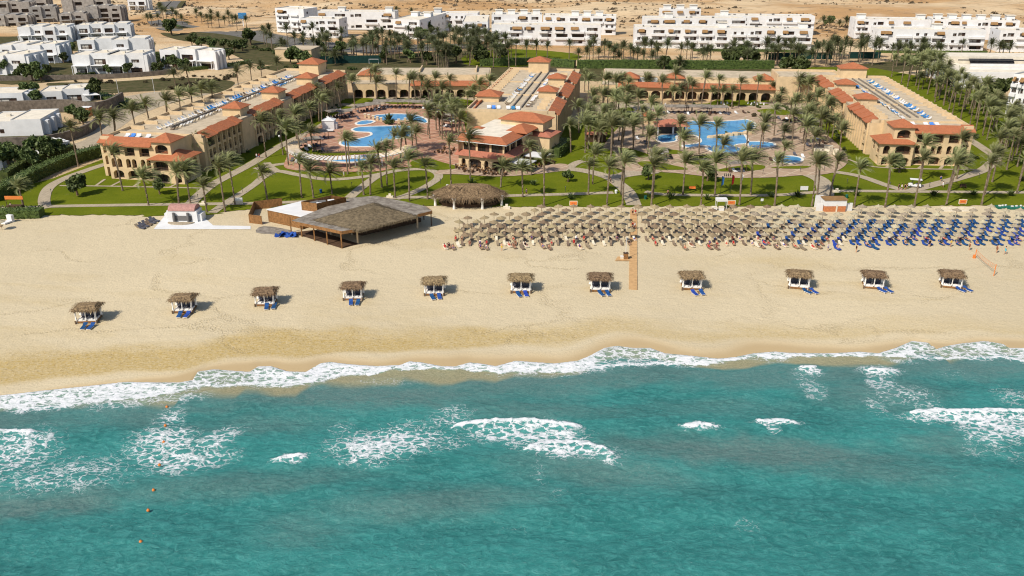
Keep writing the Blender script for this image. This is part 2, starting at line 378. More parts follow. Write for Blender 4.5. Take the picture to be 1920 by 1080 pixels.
def sandmat(name, c, far=False):
    n = NT(name); n.set(.95, .08)
    big = n.noise(.025, 5, .6); mid = n.noise(.6, 5, .65, n.pos((1, 1.6, 1))); fine = n.noise(2.6, 4, .75)
    col = n.mix(n.mr(big, .3, .7), tuple(x * .93 for x in c), tuple(min(1, x * 1.04) for x in c))
    col = n.mix(n.mr(fine, .48, .68, 0, .75), col, tuple(x * .76 for x in c))
    if not far:
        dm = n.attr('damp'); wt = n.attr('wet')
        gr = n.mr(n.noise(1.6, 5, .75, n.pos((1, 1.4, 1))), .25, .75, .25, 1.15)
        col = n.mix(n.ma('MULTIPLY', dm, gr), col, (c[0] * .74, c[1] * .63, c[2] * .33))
        spk = n.ma('MULTIPLY', n.mr(n.noise(2.6, 3, .7), .58, .70), n.mr(dm, .3, .8))
        col = n.mix(spk, col, (.25, .165, .065))
        col = n.mix(n.ma('MULTIPLY', wt, .85), col, (c[0] * .74, c[1] * .64, c[2] * .50))
        n.l(n.mr(wt, .2, 1, .95, .42), n.b.inputs['Roughness'])
        hgt = n.ma('ADD', n.ma('MULTIPLY', mid, n.mr(wt, .2, .8, .55, .02)), n.ma('MULTIPLY', fine, n.mr(wt, .2, .8, .5, .03)))
        tv = n.n('TexVoronoi', feature='DISTANCE_TO_EDGE'); tv.inputs['Scale'].default_value = .042
        tm = n.n('VectorMath', operation='MULTIPLY_ADD'); tn = n.n('TexNoise'); tn.inputs['Scale'].default_value = .05; tn.inputs['Detail'].default_value = 3; n.l(n.pos(), tn.inputs['Vector'])
        n.l(tn.outputs['Color'], tm.inputs[0]); tm.inputs[1].default_value = (26, 26, 0); n.l(n.pos((.55, 1.5, 1)), tm.inputs[2]); n.l(tm.outputs[0], tv.inputs['Vector'])
        foot = n.ma('MULTIPLY', n.mr(tv.outputs['Distance'], .045, .008, 0, 1), n.ma('MULTIPLY', n.ma('MULTIPLY', n.mr(n.noise(2.4, 2, .6), .45, .6), n.mr(n.noise(.05, 2, .5), .42, .6)), n.mr(wt, 0, .3, 1, 0)))
        col = n.mix(n.ma('MULTIPLY', foot, .38), col, (c[0] * .62, c[1] * .56, c[2] * .44))
        n.bump(n.ma('SUBTRACT', hgt, n.ma('MULTIPLY', foot, .3)), .75, .28)
    else: n.bump(n.ma('ADD', mid, fine), .6, .3)
    n.color(col); return n.m
SAND = (.600, .500, .330)
M['sand'] = sandmat('beach_sand', SAND)
xs = np.arange(-150, 150.01, .42); ys = np.concatenate([np.arange(80, 150, .34), np.arange(150, 205.01, .6)])
struct(grid('beach', xs, ys, sandz, M['sand'], dict(damp=sand_damp, wet=sand_wet)))
def landmat():
    n = NT('land'); n.set(.95, .08)
    sep = n.n('SeparateXYZ'); n.l(n.pos(), sep.inputs[0]); y = sep.outputs[1]
    c = n.mix(n.mr(n.noise(.02, 5, .6), .35, .65), (.47, .335, .19), (.60, .46, .28))
    des = n.mix(n.mr(n.noise(.012, 6, .62, n.pos((.5, 1, 1))), .38, .62), (.46, .275, .125), (.62, .47, .29))
    des = n.mix(n.mr(n.noise(.16, 5, .72, n.pos((.45, 1, 1))), .53, .66, 0, .62), des, (.21, .15, .095))
    des = n.mix(n.mr(n.noise(.05, 4, .6, n.pos((.3, 1, 1)), .6), .56, .72, 0, .55), des, (.68, .55, .38))
    c = n.mix(n.mr(y, 395, 440), c, des); n.color(c); n.bump(n.noise(.5, 5, .7), .8, .8); return n.m
M['land'] = landmat()
def landz(X, Y):
    a = ss(480, 640, Y); z = a * ((fbm(X * .012, Y * .02, 4, 51) - .45) * 10 + (fbm(X * .05, Y * .07, 3, 55) - .5) * 3) * (1 + ss(700, 2500, Y) * 2)
    return z + ss(900, 4000, Y) * 25
ys = np.concatenate([np.arange(205, 470, 8), np.arange(470, 820, 4), np.geomspace(820, 5000, 40)]); xs = np.concatenate([-np.geomspace(420, 4000, 14)[::-1], np.arange(-400, 401, 6), np.geomspace(420, 4000, 14)])
struct(grid('ground', xs, ys, lambda X, Y: landz(X, Y), M['land']))
for s in (-1, 1):
    struct(MB().quad((min(s * 150, s * 4000), 20, -.0), (max(s * 150, s * 4000), 20, 0), (max(s * 150, s * 4000), 205, 0), (min(s * 150, s * 4000), 205, 0)).build('sand', M['sand']))
# ---- the sea: foam, bed and silt are surface properties given in metres on the water
def el(X, Y, cx, cy, rx, ry, rot=0):   # soft patch centred where that place of the sea lies
    x0, y0 = WN(cx, cy); s = (cy + 150) * .0148; sy = s * np.sin(TH + np.arctan((cy - 540) / FPX)) 
    dx = (X - x0) * s; dy = (Y - y0) * -sy
    c, n = math.cos(rad(rot)), math.sin(rad(rot)); u = (dx * c + dy * n) / rx; v = (-dx * n + dy * c) / ry
    return np.exp(-(u * u + v * v) ** 1.5)
FO = [(30,845,70,42,0,.75),(120,885,130,34,-4,.55),(45,905,60,24,0,.35),(300,830,62,34,0,.8),(345,862,78,22,-6,.85),(400,825,48,20,-24,.7),(315,782,26,26,0,.6),(425,806,26,12,-20,.5),
      (725,828,100,26,-4,.85),(690,852,58,18,0,.75),(845,778,40,16,-8,.6),(760,800,60,14,0,.5),(640,800,26,16,0,.4),(830,825,50,16,0,.5),
      (985,808,95,20,0,.9),(1040,822,60,22,0,.85),(1065,842,90,15,4,.9),(1130,850,34,14,15,.9),(900,806,46,16,0,.55),
      (542,858,32,6,-6,1),(1310,799,34,6,0,1),(1458,792,42,5,0,1),(1450,803,14,9,0,.6),
      (1810,782,100,12,2,1),(1880,800,70,22,0,.95),(1850,818,40,16,0,.85),(1920,790,60,18,0,.95),(1840,840,40,16,0,.35),(1910,850,30,18,0,.4),
      (1516,695,26,8,0,.75),(1518,720,28,26,0,.5),(1530,740,26,10,-10,.45),(1650,695,36,9,0,.85),(1655,718,28,16,0,.65),(1690,740,60,18,0,.5),(1640,758,20,22,0,.45),(1730,752,30,14,0,.45),(1690,676,36,7,5,.6),(1900,745,34,26,0,.45),
      (250,752,80,12,-6,.6),(330,745,60,9,-6,.55),(720,715,70,8,0,.35),(1010,885,14,34,-10,.3),(1045,925,26,12,-14,.28),(1400,985,22,14,0,.35),(960,990,40,10,0,.22),(215,900,50,8,0,.3),(1790,700,50,14,0,.25)]
CREST = [([(850,797),(880,790),(930,788),(985,787),(1030,790),(1082,796)],.42,5),([(985,842),(1020,830),(1060,827),(1100,830),(1135,842),(1148,852)],.55,6),([(1280,799),(1310,794),(1340,797)],.35,4),([(1420,788),(1455,787),(1497,793)],.35,4),
         ([(1705,771),(1760,766),(1800,769),(1860,767),(1960,770)],.5,6),([(-60,811),(20,808),(66,809)],.35,4),([(515,861),(545,855),(568,852)],.4,5),([(1500,688),(1530,687)],.3,3),([(1627,691),(1675,694)],.3,3)]
DK = [(700,740,230,22,0,.8),(560,735,160,16,-3,.6),(1040,712,260,14,-2,.75),(1000,768,150,16,0,.5),(1420,845,230,24,3,.85),(1230,835,120,20,0,.55),(1600,875,160,20,6,.5),(1640,735,110,26,0,.6),(1480,690,140,14,0,.5),(1830,690,160,16,0,.7),(820,940,170,26,-4,.6),(1120,880,150,26,6,.6),(70,945,150,22,-6,.8),(330,915,150,20,-6,.45),(560,995,80,28,0,.4),(500,790,120,18,-3,.45),(120,790,130,12,-3,.5),(260,770,200,12,-3,.55),(1340,760,140,14,0,.35),(1760,830,70,16,0,.5),(480,905,200,18,-5,.5)]
def crestd(X, Y):
    h = np.zeros_like(X); f = np.zeros_like(X)
    for pts, hh, th in CREST:
        pts = np.array(pts, float); cx, cy = WN(pts[:,0], pts[:,1]); o = np.argsort(cx); yy = np.interp(X, cx[o], cy[o]); 
        end = ss(cx.min() - 1.2, cx.min() + .8, X) * (1 - ss(cx.max() - .8, cx.max() + 1.2, X))
        w = (fbm(X * 1.3, Y * .2, 3, 77) - .5) * .7
        d = Y - yy + w; k = .05 * th
        h += hh * end * np.where(d > 0, np.exp(-(d / .5) ** 2), np.exp(-(d / 1.6) ** 2))
        f = np.maximum(f, end * ss(k + .55, k * .3, np.abs(d + .25)))
    return h, f
def sea_foam(X, Y):
    X = X + (fbm(X * .8, Y * .8, 3, 61) - .5) * 1.8; Y2 = Y + (fbm(X * .8 + 9, Y * .8, 3, 62) - .5) * 1.8
    m = np.zeros_like(X)
    for cx, cy, rx, ry, r, s in FO: m = np.maximum(m, s * .74 * el(X, Y2, cx, cy, rx * 1.2, ry * 1.2, r))
    m = m * (.62 + .62 * fbm(X * .28, Y * .6, 4, 65))
    return np.clip(np.maximum(m, crestd(X, Y)[1]), 0, 1)
def shore_foam(X, Y):
    up = np.interp(X, SX, SY); lo = np.interp(X, IX, IY); lo = lo + (fbm(X * .5, Y * 0 + 2, 3, 71) - .5) * 1.6
    d = up - Y; w = np.maximum(up - lo, .8); t = d / w
    px, _ = PN(X, Y)
    thin = np.interp(px, [0, 300, 360, 420, 470, 520, 600, 1100, 1140, 1240, 1290, 1340, 1400, 1690, 1720, 1760, 1800, 1920], [0, 0, .25, .35, .25, 0, 0, 0, .38, .32, .05, 0, .05, .1, .25, .42, .32, .3])
    body = 1 - ss(.75, 1.25, t); edge = np.exp(-(d / .25) ** 2); low = np.exp(-((t - .85) * w / .5) ** 2)
    m = np.maximum(body * (.72 - thin * .8) * (.6 + .75 * fbm(X * .45, Y * .7, 4, 73)), np.maximum(edge * .95, low * (.55 + .5 * fbm(X * .3, Y, 3, 75)))); m = m * (d > -.12)
    tail = .42 * np.exp(-np.maximum(t - 1, 0) * w / 1.6) * ss(.35, .65, fbm(X * .15, Y * .3, 3, 13))
    return np.clip(np.maximum(m, tail * (d > 0)), 0, 1)
def sea_shal(X, Y):
    d = np.interp(X, SX, SY) - Y; px, _ = PN(X, Y); w = np.interp(px, [0, 200, 420, 760, 1000, 1300, 1600, 1920], [4.5, 6.2, 8.0, 6.2, 4.2, 3.4, 4.2, 4.8])
    return 1 - ss(w * .72, w * 1.06, d + (fbm(X * .25, Y * .5, 3, 41) - .5) * 1.6)
def sea_grey(X, Y):
    d = np.interp(X, SX, SY) - Y; X2 = X + (fbm(X * .3, Y * .5, 4, 91) - .5) * 6; Y2 = Y + (fbm(X * .3 + 5, Y * .5, 4, 92) - .5) * 3.5
    m = ss(2, 5, d) * (1 - ss(6.5, 12, d + (fbm(X * .1, Y * .2, 3, 43) - .5) * 8)) * .6
    for cx, cy, rx, ry, r, s in DK: m = np.maximum(m, s * el(X2, Y2, cx, cy, rx * 1.2, ry * 1.25, r))
    return np.clip(m, 0, 1)
def seaz(X, Y):
    d = np.interp(X, SX, SY) - Y; a = ss(3, 14, d)
    z = -.05 - .012 * np.clip(d, 0, 14) + .16 * ss(-.4, .5, d) * (1 - ss(.5, 3, d))
    z = z + a * ((fbm(X * .35, Y * .8, 4, 101) - .5) * .34 + (fbm(X * 1.6, Y * 2.6, 3, 105) - .5) * .17 + .17 * np.sin(Y * .62 + X * .05 + 4 * fbm(X * .05, Y * .05, 2, 107)))
    h = crestd(X, Y)[0]; f = np.clip(shore_foam(X, Y) + sea_foam(X, Y), 0, 1)
    z = z + h + f * (fbm(X * 3.5, Y * 3.5, 3, 111) - .3) * .14
    return np.where(d < -.25, -.6, z)
def seamat():
    n = NT('sea_water')
    f1, f2, sh, gy = n.attr('foam'), n.attr('wash'), n.attr('shal'), n.attr('silt')
    p = n.pos((1, 1.5, 1))
    a = n.noise(.10, 5, .6, n.pos((.6, 1.3, 1)), .6); b = n.noise(.75, 6, .68, p, 1.2); c = n.noise(3.2, 5, .72, p, .8)
    col = n.mix(n.mr(a, .32, .68), (.022, .140, .130), (.036, .212, .194))
    col = n.mix(n.mr(b, .38, .72, 0, .75), col, (.070, .285, .262))
    col = n.mix(n.mr(c, .50, .30, 0, .5), col, (.020, .130, .122))
    g2 = n.mix(n.mr(n.noise(2.1, 5, .75, p, 1.0), .3, .7), (.090, .130, .120), (.180, .225, .203))
    col = n.mix(n.ma('MULTIPLY', gy, n.mr(b, .25, .6, .45, .85)), col, g2)
    s2 = n.mix(n.mr(c, .3, .7), (.25, .22, .115), (.40, .345, .195))
    col = n.mix(n.ma('MULTIPLY', sh, .88), col, s2)
    # lace: cell borders pulled about by noise, thicker where the foam is denser
    w = n.n('TexNoise'); w.inputs['Scale'].default_value = .9; w.inputs['Detail'].default_value = 4; n.l(p, w.inputs['Vector'])
    vm = n.n('VectorMath', operation='MULTIPLY_ADD'); n.l(w.outputs['Color'], vm.inputs[0]); vm.inputs[1].default_value = (2.6, 2.2, 0); n.l(p, vm.inputs[2])
    def lace(sc):
        v = n.n('TexVoronoi', feature='DISTANCE_TO_EDGE'); v.inputs['Scale'].default_value = sc; n.l(vm.outputs[0], v.inputs['Vector']); return v.outputs['Distance']
    l1 = n.mr(lace(.72), 0, .30, 1, 0); l2 = n.mr(lace(2.1), 0, .34, 1, 0)
    pat = n.ma('ADD', n.ma('ADD', n.ma('MULTIPLY', l1, .42), n.ma('MULTIPLY', l2, .25)), n.ma('MULTIPLY', n.noise(4.5, 5, .75), .45))
    def foamf(m, k):
        th = n.mr(m, 0, 1, 1.02, k, False)
        return n.ma('MULTIPLY', n.mr(n.ma('SUBTRACT', pat, th), -.10, .22), n.mr(m, .04, .22))
    fa = n.ma('MAXIMUM', foamf(f1, .22), foamf(f2, .10))
    # fine wind streaks of thin foam
    st = n.ma('MULTIPLY', n.mr(n.noise(1.5, 6, .8, n.pos((1, 1.7, 1)), 2.2), .58, .74, 0, .36), n.mr(n.noise(.14, 3, .5), .35, .65, .25, 1))
    fa2 = n.ma('MAXIMUM', n.ma('MULTIPLY', fa, n.mr(n.noise(1.1, 4, .7), .25, .6, .62, 1)), st)
    col = n.mix(n.mr(n.ma('MAXIMUM', f1, f2), .05, .7, 0, .5), col, (.12, .38, .35))
    col = n.mix(fa2, col, (.77, .77, .78)); n.color(col)
    n.l(n.mr(fa, 0, 1, .22, .8), n.b.inputs['Roughness']); n.b.inputs['Specular IOR Level'].default_value = .32; n.b.inputs['IOR'].default_value = 1.33
    h = n.ma('ADD', n.ma('ADD', n.ma('MULTIPLY', b, .9), n.ma('MULTIPLY', c, .35)), n.ma('MULTIPLY', fa, .35))
    n.bump(h, .7, .34); return n.m
M['sea'] = seamat()
xs = np.arange(-92, 92.01, .24); ys = np.arange(58, 124, .17)
struct(grid('water', xs, ys, seaz, M['sea'], dict(foam=sea_foam, wash=shore_foam, shal=sea_shal, silt=sea_grey)))
m = MB()
for x0, x1, y0, y1 in ((-1500, 1500, -1500, 58), (-1500, -92, 58, 108), (92, 1500, 58, 108)): m.quad((x0,y0,-.06), (x1,y0,-.06), (x1,y1,-.06), (x0,y1,-.06))
struct(m.build('sea', M['sea']))
# ================================================================ garden ground: lawns, walks, decks, pools
def S(name, pts, z, m, sm=5, **k): return struct(sheet(name, pts, z, M[m], sm=sm, **k))
def Q(pts, ox, oy, f=8.): return [(ox + x / f, oy + y / f) for x, y in pts]
RL = random.Random(4); EDGE = [(-60,398),(40,398),(88,404),(180,403),(300,405),(400,400),(470,392),(620,385),(830,386),(960,388),(1100,387),(1300,387),(1560,386),(1760,386),(1980,385)]
LE = []
for (a, b), (c, d) in zip(EDGE, EDGE[1:]):
    for k in range(int((c - a) / 7)): f = k * 7 / (c - a); LE.append((a + (c - a) * f + RL.uniform(-2, 2), b + (d - b) * f + RL.choice((-1, 1, .3, -.4)) * RL.uniform(0, 1.5)))
S('lawn', LE + [(1980,385),(1980,300),(1960,215),(1900,190),(1760,150),(1640,128),(1500,125),(1300,205),(1060,235),(700,185),(640,200),(420,262),(190,300),(100,335),(-60,375)], .10, 'lawn', 0)
for k in range(26):
    x = RL.uniform(90, 1900); y = np.interp(x, [e[0] for e in EDGE], [e[1] for e in EDGE]) + RL.uniform(-1, 1.5); w_ = RL.uniform(6, 26)
    S('lawn', [(x + w_*math.cos(a)*RL.uniform(.7,1.2), y + 1.4*math.sin(a)*RL.uniform(.6,1.3)) for a in [i*math.pi/5 for i in range(10)]], .06 + k*.002, 'lawn', 3)
S('lawn', [(880,100),(960,92),(1075,100),(1080,113),(960,126),(870,120)], .05, 'lawn', 2)
S('soil', [(490,128),(560,118),(760,100),(900,96),(980,118),(1180,126),(1480,128),(1640,118),(1760,105),(1930,108),(1930,122),(1760,128),(1640,140),(1500,150),(1100,152),(820,150),(640,150)], .03, 'soil', 2)
S('road', [(0,0)] and [(430,46),(560,72),(700,84),(860,82),(900,88),(760,98),(640,98),(560,92),(470,88),(440,70)], .04, 'road', 3)
# walks
def walk(pts, w, z=.16, m='path'): return struct(ribbon('path', pts, w, z, M[m]))
walk([(-40,392),(30,391),(95,388),(200,386),(330,384),(480,382),(620,377),(770,371),(830,371),(950,368),(1060,365),(1150,362)], 2.0)
walk([(1210,360),(1260,366),(1440,367),(1520,362),(1580,359),(1700,360),(1820,361),(1980,362)], 2.0)
walk([(86,392),(83,374),(92,353),(118,337),(160,321),(200,308)], 2.7, .17)
walk([(112,349),(200,350),(300,352),(392,354)], .8, .165)
for a, b in (((197,337),(180,349)),((228,340),(208,350)),((262,343),(250,351)),((300,343),(286,351)),((335,344),(318,352))): walk([a, b], .7, .172)
walk([(352,390),(372,368),(400,346),(440,325),(480,303),(530,272),(590,244),(640,214),(700,192),(760,182)], 3.0, .175)
walk([(398,400),(425,381),(455,362),(478,346),(494,333),(520,322),(560,329),(610,337),(660,335),(710,328),(745,321),(790,318),(815,323),(822,334),(800,350),(770,364),(742,374)], 2.3, .18)
walk([(478,318),(510,311),(545,307)], 2.3, .182); walk([(520,322),(508,314),(500,306)], 2.0, .184)
walk([(655,372),(676,354),(697,338),(716,326)], 2.6, .186)
walk([(930,326),(1000,324),(1058,318),(1100,322),(1140,333),(1160,346),(1178,362),(1189,386)], 3.6, .19)
walk([(1066,316),(1088,304),(1130,301),(1172,309),(1182,320),(1150,334)], 2.6, .192)
walk([(1150,333),(1185,327),(1230,322)], 4.0, .194)
walk([(1505,324),(1538,338),(1547,356),(1546,372),(1546,386)], 4.2, .196)
walk([(1556,322),(1610,331),(1660,348),(1700,360)], 2.6, .198)
walk([(1700,361),(1740,350),(1790,337),(1838,322),(1858,308),(1868,298),(1850,284),(1826,268),(1790,245)], 3.0, .2)
walk([(1590,300),(1640,314),(1740,318),(1835,319)], .9, .202)
for a, b in (((1672,309),(1660,316)),((1700,309),(1688,317)),((1733,309),(1722,317)),((1770,309),(1762,318)),((1800,308),(1815,318))): walk([a, b], .8, .204)
# decks
S('pool_deck', [(540,318),(536,300),(556,268),(590,244),(640,215),(688,200),(760,196),(850,204),(872,238),(868,280),(862,320),(800,312),(745,316),(700,323),(610,322)], .21, 'reddeck')
S('pool_deck', [(1160,318),(1130,290),(1140,262),(1180,225),(1240,203),(1400,200),(1500,222),(1560,262),(1590,300),(1560,325),(1500,330),(1440,334),(1350,334),(1260,325)], .21, 'pinkdeck')
S('pool_deck', [(815,326),(870,305),(940,318),(1050,308),(1062,318),(1000,328),(930,332),(860,328)], .215, 'pinkdeck')
S('pool_deck', [(640,197),(700,178),(800,182),(920,186),(915,200),(860,204),(760,198),(700,202)], .19, 'path')
S('pool_deck', [(1110,200),(1180,192),(1300,200),(1440,192),(1530,196),(1540,214),(1440,206),(1240,208),(1130,215)], .19, 'path')
# lawn islands on the decks
for p in ([(620,192),(690,197),(712,190),(690,185),(640,187)], [(722,192),(745,186),(790,188),(810,194),(770,196),(735,196)], [(825,192),(850,186),(900,192),(905,200),(850,204),(830,200)],
          [(1076,282),(1100,277),(1148,284),(1150,301),(1110,304),(1085,300)], [(1160,281),(1180,280),(1215,291),(1205,297),(1180,290)], [(1195,306),(1225,305),(1290,318),(1260,320),(1215,318)],
          [(1240,281),(1275,284),(1278,289),(1250,290)], [(1298,294),(1320,291),(1350,294),(1345,298),(1305,298)], [(1290,303),(1315,301),(1332,306),(1320,310),(1292,309)], [(1338,322),(1370,315),(1410,310),(1434,313),(1425,320),(1380,323)],
          [(1140,215),(1170,203),(1200,206),(1180,220),(1150,228)], [(1310,196),(1400,194),(1440,198),(1330,200)], [(1420,208),(1450,205),(1490,212),(1470,217),(1430,213)], [(1445,316),(1480,313),(1520,313),(1500,318)],
          [(565,297),(566,280),(590,272),(596,285),(640,289),(720,285),(712,288),(640,293),(590,294)], [(770,305),(800,298),(830,306),(860,315),(830,320),(780,316)]):
    S('lawn', p, .27, 'lawn', 4)
# pools
def pool(name, label, pts, sm=5):
    t = thing(name, label, 'pool')
    P = [W(*p) for p in pts]
    sheet('water', pts, .30, M['pool'], t, sm=sm)
    ribbon('coping', pts, .75, .36, M['coping'], t, sm=sm, closed=True, h=.14)
    return t
main = Q([(965,510),(1060,480),(1250,468),(1500,462),(1790,460),(1860,490),(1870,560),(1800,630),(1560,665),(1420,690),(1370,735),(1290,768),(1100,775),(880,768),(790,738),(790,705),(850,686),(1050,655),(1190,622),(1250,595),(1235,562),(1170,555),(1050,550),(980,535)], 540, 180)
pool('swimming_pool', 'largest blue lagoon pool on the red paved deck left of the restaurant', main)
pool('splash_pool', 'small oval blue pool beside the bridge behind the left lagoon pool', Q([(1020,420),(1090,390),(1200,375),(1300,392),(1240,425),(1120,445),(1040,440)], 540, 180))
pool('swimming_pool', 'round blue pool at the far end of the red deck, behind the palm island', Q([(1280,322),(1340,297),(1600,280),(1860,290),(1960,310),(2060,350),(2100,400),(2040,420),(1900,395),(1780,372),(1650,380),(1420,378),(1320,352)], 540, 180))
pool('childrens_pool', 'shallow oval paddling pool in front of the curved white pergola', [(652+37*math.cos(a), 301+5*math.sin(a)) for a in [i*math.pi/6 for i in range(12)]], 3)
rp = Q([(690,250),(820,225),(1000,238),(1250,230),(1480,215),(1600,205),(1720,260),(1700,340),(1560,395),(1600,480),(1610,560),(1470,580),(1420,608),(1520,650),(1470,690),(1300,705),(1100,695),(990,640),(1050,610),(920,600),(720,625),(640,595),(880,560),(900,500),(800,440),(560,450),(540,530),(300,545),(265,450),(560,415),(620,330)], 1200, 200)
pool('swimming_pool', 'large winding blue pool with rock islet on the pink deck right of the restaurant', rp)
pool('swimming_pool', 'long shallow blue pool with white goal beside the winding pool', Q([(1615,545),(1720,535),(1900,545),(2000,560),(2020,600),(1930,625),(1750,628),(1630,610)], 1200, 200))
pool('swimming_pool', 'round blue pool at the right end of the pink deck near the right wing', [(1478+27*math.cos(a), 301+7*math.sin(a)) for a in [i*math.pi/6 for i in range(12)]], 3)
# road at the upper left, with its kerb and verge
struct(ribbon('road', [(330,-8),(312,2),(298,14),(288,26),(287,36),(296,46),(312,54),(340,57),(400,60),(450,66),(520,80),(600,90),(700,98)], 9, .07, M['road']))
struct(ribbon('road', [(348,-8),(332,2),(322,14),(322,28),(332,40),(360,50),(420,56),(470,62)], 7, .075, M['road']))
S('lawn', [(318,30),(330,42),(352,48),(330,50),(316,44)], .06, 'hedge', 3)
for p in ([(335,0),(352,-4),(338,16),(336,26),(352,40),(372,46),(350,44),(330,34),(325,18)], [(320,52),(350,50),(372,54),(350,57)], [(352,58),(420,62),(480,76),(420,72),(370,64)], [(300,62),(340,64),(420,76),(470,90),(440,96),(380,82),(330,74)]):
    S('verge', p, .05, 'soil', 3)
S('plaza', [(225,240),(180,262),(196,240),(165,205),(190,190),(240,180),(300,172),(320,185),(380,180),(470,150),(540,130),(300,200)], .04, 'path', 3)
S('path', [(150,282),(205,258),(185,235),(172,240),(160,262),(120,276)], .05, 'path', 3)

S('soil', [(88,156),(200,154),(330,146),(420,150),(440,158),(400,176),(330,168),(240,166),(180,168),(120,168)], .07, 'soil', 3)
S('verge', [(120,172),(200,168),(290,164),(330,168),(260,172),(180,176)], .09, 'soil', 3)
S('verge', [(338,62),(420,66),(480,74),(560,84),(640,92),(650,112),(600,118),(520,122),(470,118),(440,104),(400,88),(360,72)], .045, 'soil', 3)
S('garden', [(-20,108),(60,106),(120,100),(290,108),(300,134),(140,150),(-20,156)], .03, 'soil', 3); S('garden', [(-20,60),(140,62),(250,62),(290,90),(140,96),(-20,100)], .03, 'soil', 3)
S('garden', [(-20,240),(110,236),(150,250),(90,290),(140,270),(100,310),(20,345),(-20,350)], .03, 'soil', 3); S('garden', [(-20,190),(70,186),(180,190),(190,208),(60,212),(-20,214)], .03, 'soil', 3)
# ================================================================ the hotel
WINC = {}; WR = random.Random(3)
def window(parent, p, ang, hw, h, arch, depth, rail=True, gm='glass'):
    """one balcony opening: dark glazing set back in its recess, with frame and balustrade as sub-parts"""
    k = (round(hw, 2), round(h, 2), round(arch, 2), round(depth, 2), rail, gm)
    if k not in WINC:
        g = MB().quad((-hw-.3, depth-.02, 0), (hw+.3, depth-.02, 0), (hw+.3, depth-.02, h+.3), (-hw-.3, depth-.02, h+.3))
        f = MB()
        for x in (-hw*.95, -hw*.33, hw*.33, hw*.95): f.box(x-.05, depth-.14, .02, x+.05, depth-.04, h*.86)
        f.box(-hw, depth-.16, h*.80, hw, depth-.04, h*.88)
        f.box(hw*.38, depth-.10, .03, hw*.9, depth-.07, h*.8)
        if rail:
            f.box(-hw+.01, .22, .85, hw-.01, .30, .95); f.box(-hw+.01, .24, .12, hw-.01, .28, .18)
            n = max(3, int(hw * 2 / .28))
            for i in range(n): x = -hw + (i + .5) * 2 * hw / n; f.box(x-.025, .24, .18, x+.025, .28, .85)
        WINC[k] = (g.mesh('window', M[gm]), f.mesh('frame', M['shade']))
    o = mobj('window', WINC[k][0], parent, p, ang); mobj('frame', WINC[k][1], o)
    return o
def facade(mb, parent, o, d, z0, cells, depth=1.1, rail0=False, gms=('glass',)):
    """cells: list of (width, [storey]) with storey = (height, [(centre, half width, sill, head, arch)]); wall runs from o along d"""
    d = Vector((d[0], d[1])).normalized(); n = Vector((d.y, -d.x)); ang = math.atan2(d.y, d.x); s0 = 0
    def pt(s, z, k=0.0): q = Vector((o[0], o[1])) + d * s - n * k; return (q.x, q.y, z)
    for w, storeys in cells:
        z = z0
        for h, ops in storeys:
            s = s0
            for xc, hw, zb, zt, ar in ops:
                a, b = s0 + xc - hw, s0 + xc + hw
                if a > s + 1e-4: mb.quad(pt(s, z), pt(a, z), pt(a, z + h), pt(s, z + h))
                if zb > 1e-4: mb.quad(pt(a, z), pt(b, z), pt(b, z + zb), pt(a, z + zb))
                k = 8 if ar else 1; prof = []
                for i in range(k + 1):
                    t = -1 + 2 * i / k; prof.append((s0 + xc + hw * t, z + zt - ar + (ar * math.sqrt(max(0, 1 - t * t)) if ar else 0)))
                for (xa, za), (xb, zc) in zip(prof, prof[1:]): mb.quad(pt(xa, za), pt(xb, zc), pt(xb, z + h), pt(xa, z + h))
                loop = [(a, z + zb)] + prof + [(b, z + zb)]
                for (xa, za), (xb, zc) in zip(loop, loop[1:] + loop[:1]):
                    mb.quad(pt(xa, za), pt(xa, za, depth), pt(xb, zc, depth), pt(xb, zc))
                window(parent, pt(s0 + xc, z + zb), ang, hw, zt - zb, ar, depth, rail0 or z > z0 + .1, gms[WR.randrange(len(gms))])
                s = b
            if s < s0 + w - 1e-4: mb.quad(pt(s, z), pt(s0 + w, z), pt(s0 + w, z + h), pt(s, z + h))
            z += h
        s0 += w
HS = 3.07
def sea_bay(w): return (w, [(HS, [(w/2, w*.36, .15, 2.45, .75)]), (HS, [(w*.30, w*.155, .12, 2.5, .6), (w*.70, w*.155, .12, 2.5, .6)]), (HS, [(w/2, w*.34, .12, 2.35, 0)])])
def slim_bay(w): return (w, [(HS, [(w/2, w*.33, .1, 2.45, 0)]), (HS, [(w/2, w*.31, .1, 2.55, .45)]), (HS, [(w/2, w*.34, .1, 2.5, 0)])])
def wide_bay(w): return (w, [(HS, [(w/2, w*.36, .1, 2.5, .7)]), (HS, [(w*.29, w*.16, .1, 2.5, .6), (w*.71, w*.16, .1, 2.5, .6)]), (HS, [(w/2, w*.37, .1, 2.45, 0)])])
def plain(w, st=3): return (w, [(HS, []) for _ in range(st)])
def skirt(x0, x1, y0, y1, ze, zr, side):
    """a lean-to tiled roof over one bay: eave on the side given ('r','l','f'), ridge opposite, closed gables"""
    m = MB(); t = .14
    if side == 'r': e = [(x1,y0),(x1,y1)]; r = [(x0,y0),(x0,y1)]
    if side == 'l': e = [(x0,y1),(x0,y0)]; r = [(x1,y1),(x1,y0)]
    if side == 'f': e = [(x0,y0),(x1,y0)]; r = [(x0,y1),(x1,y1)]
    a, b = [(*p, ze) for p in e]; c, d = (*r[1], zr), (*r[0], zr)
    a2, b2 = [(*p, ze - t) for p in e]; c2, d2 = (*r[1], ze - t), (*r[0], ze - t)
    return m.add([a, b, c, d, a2, b2, c2, d2], [(0,1,2,3), (4,5,1,0), (5,6,2,1), (7,4,0,3), (6,7,3,2), (7,6,5,4)])
